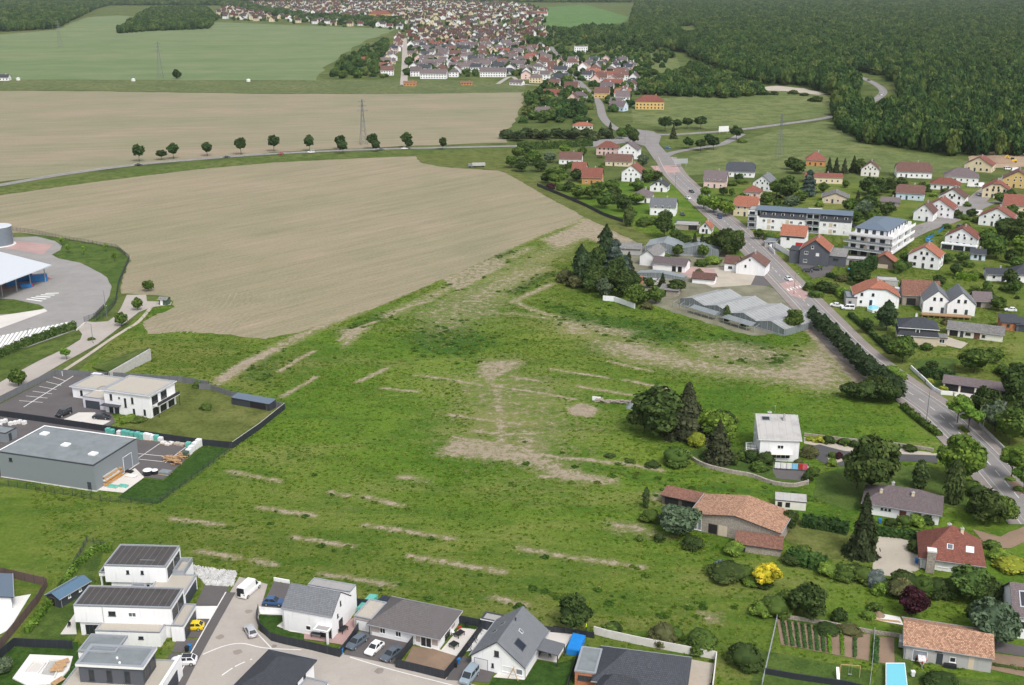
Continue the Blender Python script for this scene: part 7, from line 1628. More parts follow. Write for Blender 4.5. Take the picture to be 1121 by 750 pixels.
for k in range(4):
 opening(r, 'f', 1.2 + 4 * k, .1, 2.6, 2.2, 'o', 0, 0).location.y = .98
ST_ = -30
for a in [
 ('pink house with red hipped roof near the road junction', 'the pink red-roofed house', 653, 674, 170, -18, 10, 5.2, ('hip', 3.4), 'pink', 'r_red'),
 ('tall white house with plum roof beside the junction', 'the tall white plum-roofed house', 677, 697, 174, -18, 11, 6.0, ('gy', 4.4), 'white', 'r_plum'),
 ('white house with faded red roof behind the orange house', None, 612, 636, 180, -10, 9, 3.6, ('gx', 3.6), 'white', 'r_brown'),
 ('cream house with long brown roof in the middle of the gardens', 'the cream brown-roofed house', 663, 690, 182, -14, 9, 3.4, ('gx', 3.6), 'cream', 'r_brown'),
 ('white house under the big red roof left of the orange house', None, 626, 640, 193, -14, 10, 3.4, ('gx', 4.4), 'beige', 'r_red'),
 ('orange-walled house with steep red roof among garden trees', 'the orange-walled house', 637, 658, 202, -12, 9, 4.2, ('gx', 4.6), 'orange', 'r_red'),
 ('white gabled house with pinkish roof facing the main street gardens', 'the white pinkish-roofed gable', 681, 700, 199, -18, 13, 5.6, ('gy', 4.0), 'white', 'r_red'),
 ('low white house with wide grey hipped roof left of the main street', 'the wide grey hipped house', 693, 712, 222, -14, 11, 3.6, ('hip', 3.0), 'white', 'r_plum'),
 ('white house with grey gable roof and white terrace by the main street', 'the grey-roofed terrace house', 712, 738, 236, -14, 10, 4.6, ('gx', 3.4), 'white', 'r_grey'),
 ('small house with slate roof tucked behind the wide grey hipped one', None, 712, 729, 210, -18, 9, 3.2, ('gy', 2.8), 'white', 'r_slate'),
 ('tiny white gable with orange-red roof beside the long concrete bungalow', 'the tiny orange-red gable', 766, 777, 256, -20, 7, 2.8, ('gy', 2.8), 'white', 'r_orange'),
 ('house with plum roof and pinkish walls right of the main street', 'the plum-roofed pinkish house', 771, 793, 206, -16, 12, 4.4, ('gx', 4.6), 'pink', 'r_plum'),
 ('white house with dark slate half-hipped roof and three dormers by the pasture', 'the slate-roofed pasture house', 796, 824, 194, -14, 12, 3.6, ('halfx', 4.4, 1.6), 'white', 'r_slate'),
 ('white gable with grey roof behind the cream street house', None, 826, 842, 209, -30, 11, 4.6, ('gy', 4.0), 'white', 'r_grey'),
 ('small pinkish house with red hip roof behind the cream one', None, 815, 830, 217, -22, 8, 3.6, ('hip', 2.6), 'pink', 'r_red'),
 ('cream house with red half-hipped roof left of the long apartment block', 'the cream red-roofed house', 804, 826, 237, -20, 11, 5.2, ('halfx', 4.0, 1.4), 'cream', 'r_orange'),
 ('house with rusty red pyramid roof hidden in trees by the pasture', 'the rusty pyramid roof', 883, 902, 182, -14, 11, 4.0, ('hip', 4.4), 'orange', 'r_red'),
 ('long low cream building with pinkish-red roof behind garden trees', 'the long pink-roofed building', 883, 920, 201, -10, 9, 3.8, ('gx', 1.6), 'cream', 'r_red'),
 ('white gabled house with plum roof at the pasture edge', 'the white pasture gable', 944, 960, 193, -18, 10, 4.4, ('gy', 4.0), 'offwhite', 'r_brown'),
 ('large brown half-hipped house with dormers at the pasture edge', 'the large brown half-hipped house', 984, 1017, 195, -12, 12, 3.8, ('halfx', 4.6, 1.8), 'white', 'r_brown'),
 ('white villa with wide plum hipped roof beside parked vans', 'the wide plum hipped villa', 1038, 1066, 200, -20, 13, 3.6, ('hip', 4.0), 'white', 'r_plum'),
 ('cream gable house with bright red roof next to the earth heap', 'the house by the earth heap', 1061, 1079, 188, -32, 12, 4.2, ('gy', 4.6), 'cream', 'r_red'),
 ('low white house with red hipped roof below the wide plum villa', None, 1022, 1046, 208, -22, 10, 3.2, ('hip', 3.0), 'white', 'r_red'),
 ('white gable house with brown roof, third house up the side street', None, 1032, 1050, 225, ST_, 11, 4.4, ('gy', 4.2), 'white', 'r_brown'),
 ('white gable house with orange-red roof behind the stepped apartment block', 'the orange-red gable behind the stepped block', 1016, 1037, 238, ST_, 11, 4.6, ('gy', 4.4), 'white', 'r_red'),
 ('white gable house with dark brown roof next to the stepped apartment block', None, 1003, 1017, 242, ST_, 11, 4.2, ('gy', 4.2), 'white', 'r_brown'),
 ('pale blue house with brown roof behind garden trees', 'the pale blue house', 984, 1007, 219, -22, 10, 3.8, ('halfx', 3.6, 1.2), 'lightblue', 'r_brown'),
 ('yellowish cream half-hipped house with dull red roof on the side street', 'the cream half-hipped side-street house', 1079, 1099, 217, -24, 11, 4.8, ('halfy', 4.2, 1.4), 'cream', 'r_red'),
 ('strong yellow gabled house at the right edge of the side street', 'the strong yellow house', 1102, 1124, 206, -24, 12, 5.0, ('gy', 4.6), 'yellow', 'r_brown'),
 ('cream house with big red roof at the right edge', 'the big red roof at the right edge', 1103, 1130, 233, -18, 11, 3.8, ('gx', 4.4), 'cream', 'r_red'),
 ('white gable house with brown-red roof right of the parked white van', 'the white gable by the parked van', 1078, 1101, 248, ST_, 11, 4.4, ('gy', 4.4), 'white', 'r_red'),
 ('white gable house with glazed white veranda and brown-red roof', 'the veranda house', 1040, 1062, 271, ST_, 10, 4.6, ('gy', 4.0), 'white', 'r_red'),
 ('white gable house with orange roof and stepped balcony near the stepped block', 'the orange gable with the balcony', 999, 1021, 294, ST_, 10, 5.4, ('gy', 3.8), 'white', 'r_orange'),
 ('low white house with grey flat-pitched roof and small pool', 'the low grey-roofed pool house', 1082, 1103, 308, -14, 8, 2.8, ('gx', 1.6), 'white', 'r_slate'),
 ('dark-roofed white house cut by the right edge above the meadow', None, 1110, 1130, 310, -14, 9, 3.6, ('hip', 2.8), 'white', 'r_slate'),
 ('small grey-blue gabled garden house right of the veranda house', None, 1064, 1076, 285, -20, 6, 2.8, ('gx', 1.6), 'lightblue', 'r_slate'),
 ('beige house with grey low roofs among the trees behind the apartment block', 'the beige grey-roofed house', 902, 926, 223, -16, 12, 3.2, ('gy', 2.4), 'beige', 'r_fibre'),
 ('grey jumble of sheds with plum roof in front of the pale blue house', None, 966, 982, 226, -20, 8, 2.6, ('gx', 1.6), 'stone', 'r_plum'),
 ('white corner house with faded orange roof and parked car behind the main street', None, 838, 848, 271, -22, 7, 2.8, ('flat', .1), 'greyplaster', 'membrane'),
]:
 lb, sh, pl, pr, py, an, dd, hh, rf, wl, rm = a
 hb(lb, sh, pl, pr, py, an, dd, hh, rf, wl, rm, 'w' if random.random() < .7 else 'd', over=.4)
hb('long flat concrete bungalow beside the tiny orange-red gable', None, 740, 764, 252, -12, 7, 2.8, ('flat', .15), 'stone', 'gravelgrey', wins=[('f', 6, .2, 4, 2.1, 'o')], chim=False, name='bungalow', cat='bungalow')
A, w_ = facade(1038, 1062, 273, ST_); r = empty('veranda', A[1:], ST_, 'white glazed veranda in front of the veranda gable house', 'veranda'); block(r, 0, -3.2, w_, 3.1, 2.5, ('flat', .1), 'white', 'lightmetal', .15, trim='whitetrim')
for k in range(3): opening(r, 'f', .4 + k * w_ / 3, .3, w_ / 3 - .6, 1.9, 'd', w_, 0).location.y = -3.22
fence('fence', 'long dark boundary fence along the gardens at the field corner', [(588, 204), (610, 213), (640, 226), (662, 237), (682, 244)], 1.8, 'fencedark', .1, 2.5)
fence('garden_wall', 'white curved garden wall along the right pavement by the carport row', [(997, 404), (1012, 418), (1022, 428), (1030, 432), (1043, 433)], 1.2, 'white', .25, None, 'wall')
fence('garden_wall', 'pale stone wall along the right pavement under the trees', [(1072, 466), (1088, 482), (1104, 498)], .9, 'concrete', .3, None, 'wall')
fence('fence', 'blue fence along the side street gardens', [(1013, 263), (1024, 258), (1036, 248)], 1.2, 'blueplastic', .08, None)
lamp_post('lamp post on the left kerb of the main road near the wide lawn', 1014, 461, 8.5, 1.6, 40); lamp_post('lamp post by the zebra crossing', 869, 322, 7.5, 1.6, 40); lamp_post('lamp post at the bend by the white street house', 823, 250, 8, 1.5, 0)
lamp_post('tall pale mast in front of the long apartment block', 819, 255, 9.5, .8, 180); lamp_post('lamp post on the right pavement of the main road', 1075, 477, 5.5, 1.2, 200); lamp_post('pale post rising from the dark trees near the street house', 778, 264, 9.0, .6, 0)
for k, (x, y) in enumerate(((717, 190), (739, 208), (706, 158), (765, 157), (738, 148))): lamp_post('slender lamp post at the road junction, %s of the group from the left' % pos_words[[1, 3, 0, 4, 2][k]], x, y, 9, 1.5, 30 * k)
root = empty('billboard', (*G(745, 183), 0), 10, 'pale billboard on posts beside the junction', 'billboard'); MB().box(-4.5, 4.5, -.1, .1, 2.2, 5.2).build('panel', M['steel'], root)
for x in (-3.5, 0, 3.5): MB().box(x - .1, x + .1, .11, .3, 0, 5).build('post', M['steel'], root)
root = empty('billboard', (*G(792, 147), 0), 15, 'white billboard beside the forest road', 'billboard'); MB().box(-4, 4, -.1, .1, 2, 6).build('panel', M['whitewrap'], root)
for x in (-3, 3): MB().box(x - .1, x + .1, .11, .3, 0, 5.5).build('post', M['steel'], root)
root = empty('sign_panel', (*G(933, 398), 0), 15, 'white sign panel against the dark roadside conifers', 'sign'); MB().box(-.7, .7, -.05, .05, .8, 2.6).build('panel', M['whitetrim'], root); MB().box(-.06, .06, .06, .18, 0, 2.5).build('post', M['steel'], root)
root = empty('sign_panel', (*G(653, 439), 0), -15, 'white panel standing in the mown plot by the dark trees', 'sign'); MB().box(-1.2, 1.2, -.06, .06, .1, 1.3).build('panel', M['whitetrim'], root)
for x in (-1, 1): MB().box(x - .05, x + .05, .07, .17, 0, 1.2).build('post', M['steel'], root)
for a in [
 ('white car driving down the main road near the zebra crossing', 863, 307, 108, 'hatch', (.75, .75, .77)), ('white car in the front yard of the orange-roofed house, beside the van', 916, 336, 150, 'sedan', (.8, .8, .8)),
 ('white van with blue stripe in the front yard of the orange-roofed house', 928, 339, -12, 'smallvan', (.8, .8, .82)), ('dark car parked in front of the dark grey house', 893, 296, -10, 'sedan', (.02, .02, .025)),
 ('blue car parked near the bend of the main street', 788, 239, 95, 'hatch', (.02, .06, .22)), ('white car on the left of the upper main street', 753, 218, 110, 'hatch', (.75, .75, .75)), ('dark car on the upper main street', 757, 211, 110, 'hatch', (.03, .03, .035)),
 ('white car by the brick outbuilding', 1106, 341, -15, 'hatch', (.8, .8, .8)), ('white box van parked on the side street', 1072, 236, 170, 'van', (.8, .8, .8)), ('dark car on the side street below the white van', 1051, 249, 220, 'hatch', (.03, .03, .04)),
 ('white van by the wide plum villa', 1074, 205, 200, 'van', (.8, .8, .8)), ('white camper beside the wide plum villa', 1064, 205, 170, 'van', (.74, .74, .72)), ('light car parked under the white gable by the van', 1074, 214, 210, 'sedan', (.6, .6, .62)),
 ('white pickup by the earth heap', 1103, 186, 190, 'smallvan', (.78, .78, .78)), ('white truck in front of the earth heap', 1112, 188, 180, 'van', (.78, .78, .78)), ('blue car on the side street by the blue fence', 1017, 265, 225, 'hatch', (.04, .28, .5)),
 ('red car at the lower end of the side street', 1013, 271, 45, 'hatch', (.3, .02, .02)), ('dark car beside the long apartment block', 933, 249, -20, 'hatch', (.03, .03, .035)), ('dark car on the open grey forecourt', 884, 298, 160, 'hatch', (.04, .045, .05)),
 ('blue car waiting at the junction', 731, 163, 160, 'hatch', (.03, .14, .4)), ('black car by the white terrace below the grey roof', 747, 236, 100, 'hatch', (.02, .02, .02)),
 ('black car driving on the country road, leftmost', 152, 181.5, 190, 'sedan', (.012, .012, .02)), ('dark grey car driving on the country road after the black one', 248, 172.8, 6, 'sedan', (.05, .055, .07)), ('red car driving on the country road', 307.5, 169.3, 4, 'hatch', (.55, .02, .04)),
 ('grey car on the country road near the pylon', 417, 164.6, 3, 'sedan', (.1, .12, .16)), ('white car on the country road right of the pylon', 443, 163.6, 183, 'sedan', (.75, .75, .75)), ('white van on the country road between two trees', 340.5, 167.6, 4, 'smallvan', (.8, .8, .8)),
 ('white car on the far bend of the forest road', 964, 104.5, 100, 'suv', (.8, .8, .8)), ('dark car higher on the forest road bend', 951, 88.5, 130, 'hatch', (.03, .03, .05)),
]: car(*a, name='car')
def trailer(label, px, py, rz, L_, W_, H_, m):
 root = empty('caravan_trailer', (*G(px, py), 0), rz, label, 'trailer'); b = MB(); b.prism([(-L_ / 2, .55), (-L_ / 2 + .25, .35), (L_ / 2 - .2, .35), (L_ / 2, .6), (L_ / 2 - .1, H_ - .2), (L_ / 2 - .5, H_), (-L_ / 2 + .3, H_), (-L_ / 2, H_ - .3)], -W_ / 2, W_ / 2)
 b.v = [(x, z, y) for x, y, z in b.v]; b.f = [f[::-1] for f in b.f]; b.build('body', M[m], root)
 for s in (-1, 1):
  q = MB(); n = 10; q.face([(.3 * math.cos(2 * math.pi * i / n), s * (W_ / 2 + .03), .3 + .3 * math.sin(2 * math.pi * i / n)) for i in range(n)]); q.build('wheel', M['rubber'], root)
  MB().box(-.7, .5, s * W_ / 2 - .01 * s - .015, s * W_ / 2 + .015 + .01 * s, H_ * .55, H_ * .82).build('window', M['pane'], root)
 MB().bar((-L_ / 2, 0, .5), (-L_ / 2 - 1, 0, .45), .1).build('drawbar', M['steel'], root); return root
trailer('grey box trailer left of the mottled clay-roofed outbuilding', 989, 708, 70, 2.6, 1.7, 1.9, 'steel'); trailer('white tank trailer against the outbuilding wall', 996, 716, 70, 2.4, 1.2, 1.5, 'whitewrap')
root = empty('covered_boat', (*G(1008, 724), 0), 75, 'boat on a trailer under a red and white cover in front of the outbuilding', 'boat')
b = MB(); rings = [(-2.2, .1, .9), (-1.2, .75, .95), (.6, .9, .95), (2.0, .8, 1.0)]
for (xa, wa, za), (xb, wb, zb) in zip(rings[:-1], rings[1:]):
 for s in (-1, 1): b.face([(xa, 0, .45), (xb, 0, .4), (xb, s * wb, zb), (xa, s * wa, za)])
b.face([(2, -.8, 1), (2, .8, 1), (2, 0, .4)]); b.build('hull', M['whitewrap'], root); b = MB()
for (xa, wa, za), (xb, wb, zb) in zip(rings[:-1], rings[1:]):
 for s in (-1, 1): b.face([(xa, s * wa, za + .01), (xb, s * wb, zb + .01), (xb, 0, zb + .45), (xa, 0, za + .4)])
b.build('cover', M['redplastic'], root); MB().box(-1.9, .2, -.62, .62, 1.05, 1.36).build('white_tarpaulin', M['whitewrap'], root); MB().box(-2.8, 2, -.05, .05, .25, .35).box(-.2, .2, -.9, .9, .2, .3).build('trailer_frame', M['steel'], root)
for s in (-1, 1): MB().box(-.3, .3, s * .85 - .1, s * .85 + .1, 0, .6).build('wheel', M['rubber'], root)
pool('pale turquoise rectangular pool at the lower edge right of the vegetable beds', [(969, 765), (969, 731), (990, 731), (994, 765)], 'poolblue', .9, 'whitetrim')
wheelie('white wheelie bin by the pool at the lower edge', 999, 741, 'whitewrap')
root = empty('log_pile', (*G(962, 674), 0), -12, 'brown earth heap and planks on the white slab in the garden', 'pile')
sheet('white_slab', [(948, 669), (985, 676), (989, 685), (946, 677)], .10, 'terrwhite')
b = MB(); b.cyl(0, 0, 1.2, .3, .1, .8, 8); b.build('heap', M['soil'], root); MB().box(-1.5, 3.5, -1.6, -1.4, .12, .25).box(-1.3, 3.7, -1.9, -1.7, .12, .25).build('planks', M['wood'], root)
def bed(name, P, m, z=.085): return sheet(name, P, z, m, .05, 1.0)
bed('soil_bed', [(850, 678), (953, 695), (951, 724), (855, 706)], 'soil'); bed('soil_bed', [(957, 697), (979, 699), (979, 728), (955, 725)], 'soil')
rowg = 0
for k in range(12):
 t = (k + .6) / 14; a, c = (852 + 101 * t, 679 + 16.5 * t), (857 + 95 * t, 706 + 17.5 * t)
 lb = 'row of leafy vegetables in the fenced garden, %s from the left' % pos_words[k]
 if k in (8, 10): continue
 hedge(lb, [a, c], .55, .35 if k != 7 else .5, (.10, .19, .02) if k in (7, 9) else (.05, .105, .03), 'vegetable rows in the fenced garden', dens=45, leaf=.16, name='vegetable_row', rag=.06)
hedge('row of leafy plants right of the garden wire fence', [(959, 699), (958, 726)], .9, .5, (.045, .10, .03), 'vegetable rows in the fenced garden', dens=40, leaf=.18, name='vegetable_row', rag=.08)
hedge('row of low vines in the plot right of the outbuilding', [(1075, 727), (1135, 737)], .3, .6, (.07, .10, .03), None, dens=20, leaf=.18, name='vegetable_row', rag=.1)
bed('soil_bed', [(1074, 714), (1135, 722), (1135, 744), (1072, 731)], 'soil')
mesh_fence('garden_fence', 'pale wire fence left of the vegetable beds', [(852, 672), (846, 700), (838, 735), (834, 752)], 1.5, 'steel'); mesh_fence('garden_fence', 'pale wire fence right of the vegetable beds', [(957, 695), (955, 725), (952, 752)], 1.5, 'steel')
fence('fence', 'dark slatted screen at the lower edge below the lawn', [(837, 738), (870, 744), (925, 752), (950, 758)], 1.2, 'fencedark', .2, 2.5)
fence('garden_wall', 'weathered wall behind the vegetable beds', [(852, 676), (905, 684), (955, 694), (985, 698)], .8, 'stone', .2, None, 'wall')
root = empty('garden_swing', (*G(930, 741), 0), -8, 'yellowish swing frame with white slide on the lawn', 'swing')
MB().bar((-1.6, 0, 0), (-1.6, 0, 2.3), .09).bar((1.6, 0, 0), (1.6, 0, 2.3), .09).bar((-1.6, 0, 2.3), (1.6, 0, 2.3), .09).build('frame', M['wood'], root); MB().box(-.3, .3, -.1, .1, .5, .56).bar((-.25, 0, .5), (-.25, 0, 2.3), .03).bar((.25, 0, .5), (.25, 0, 2.3), .03).build('swing_seat', M['steel'], root); MB().face([(-2.3, -1.8, .1), (-1.8, -1.8, .1), (-1.8, .2, 1.6), (-2.3, .2, 1.6)]).face([(-2.3, .2, 1.57), (-1.8, .2, 1.57), (-1.8, -1.8, .07), (-2.3, -1.8, .07)]).build('slide', M['whitetrim'], root)
root = empty('wood_pile', (*G(672, 441), 0), -10, 'dark grey pile of old timber and rubble in the mown plot', 'pile')
rng = random.Random(3)
b = MB()
for k in range(40):
 x = rng.uniform(-4.5, 4.5); a = rng.uniform(-.6, .6); y = rng.uniform(-.6, .6); z = rng.uniform(.1, .8); l = rng.uniform(.5, 1.2); b.bar((x - l * math.cos(a), y - l * math.sin(a), z), (x + l * math.cos(a), y + l * math.sin(a), z + rng.uniform(-.2, .2)), rng.uniform(.15, .4))
b.build('timbers', M['stone'], root)
root = empty('covered_mound', (*G(692, 446), 0), 0, 'grey tarpaulin heap at the foot of the dark trees', 'pile'); MB().cyl(0, 0, 1.9, .4, 0, 1.5, 7).build('tarpaulin', M['membrane'], root); MB().cyl(.9, .6, 1.1, .2, 0, 1.0, 6).build('second_tarpaulin', M['membrane'], root)
root = empty('earth_heap', (*G(1088, 178), 0), 0, 'brown earth heap beside the wood', 'earth heap'); b = MB()
rng = random.Random(8); n = 18; prev = [(15 * math.cos(2 * math.pi * i / n) * rng.uniform(.85, 1.1), 7 * math.sin(2 * math.pi * i / n) * rng.uniform(.85, 1.1), 0) for i in range(n)]
for z, k in ((2.2, .72), (3.8, .42), (4.4, .12)):
 cur = [(15 * k * math.cos(2 * math.pi * i / n) * rng.uniform(.8, 1.15), 7 * k * math.sin(2 * math.pi * i / n) * rng.uniform(.8, 1.15), z * rng.uniform(.85, 1.1)) for i in range(n)]
 for i in range(n): b.face([prev[i - 1], prev[i], cur[i], cur[i - 1]])
 prev = cur
b.face(prev); b.build('heap', M['soil'], root)
root = empty('excavator', (*G(1108, 178), 0), 20, 'yellow excavator working beside the earth heap', 'excavator'); ye = plain('machine_yellow', (.62, .40, .02), .5, .06)
MB().box(-2.2, 2.2, -1.5, -.9, 0, .9).box(-2.2, 2.2, .9, 1.5, 0, .9).build('tracks', M['black'], root); MB().box(-1.8, 2.2, -1.3, 1.3, 1.0, 2.2).build('body', ye, root); MB().box(-1.7, 0, -1.3, -.2, 2.2, 3.2).build('cab', M['pane'], root); MB().bar((-1.6, .4, 1.8), (-4.2, .4, 4.8), .55).bar((-4.2, .4, 4.8), (-6.6, .4, 3.0), .45).build('boom', ye, root); MB().box(-7.2, -6.2, -.1, .9, 1.9, 3.0).build('bucket', M['black'], root)
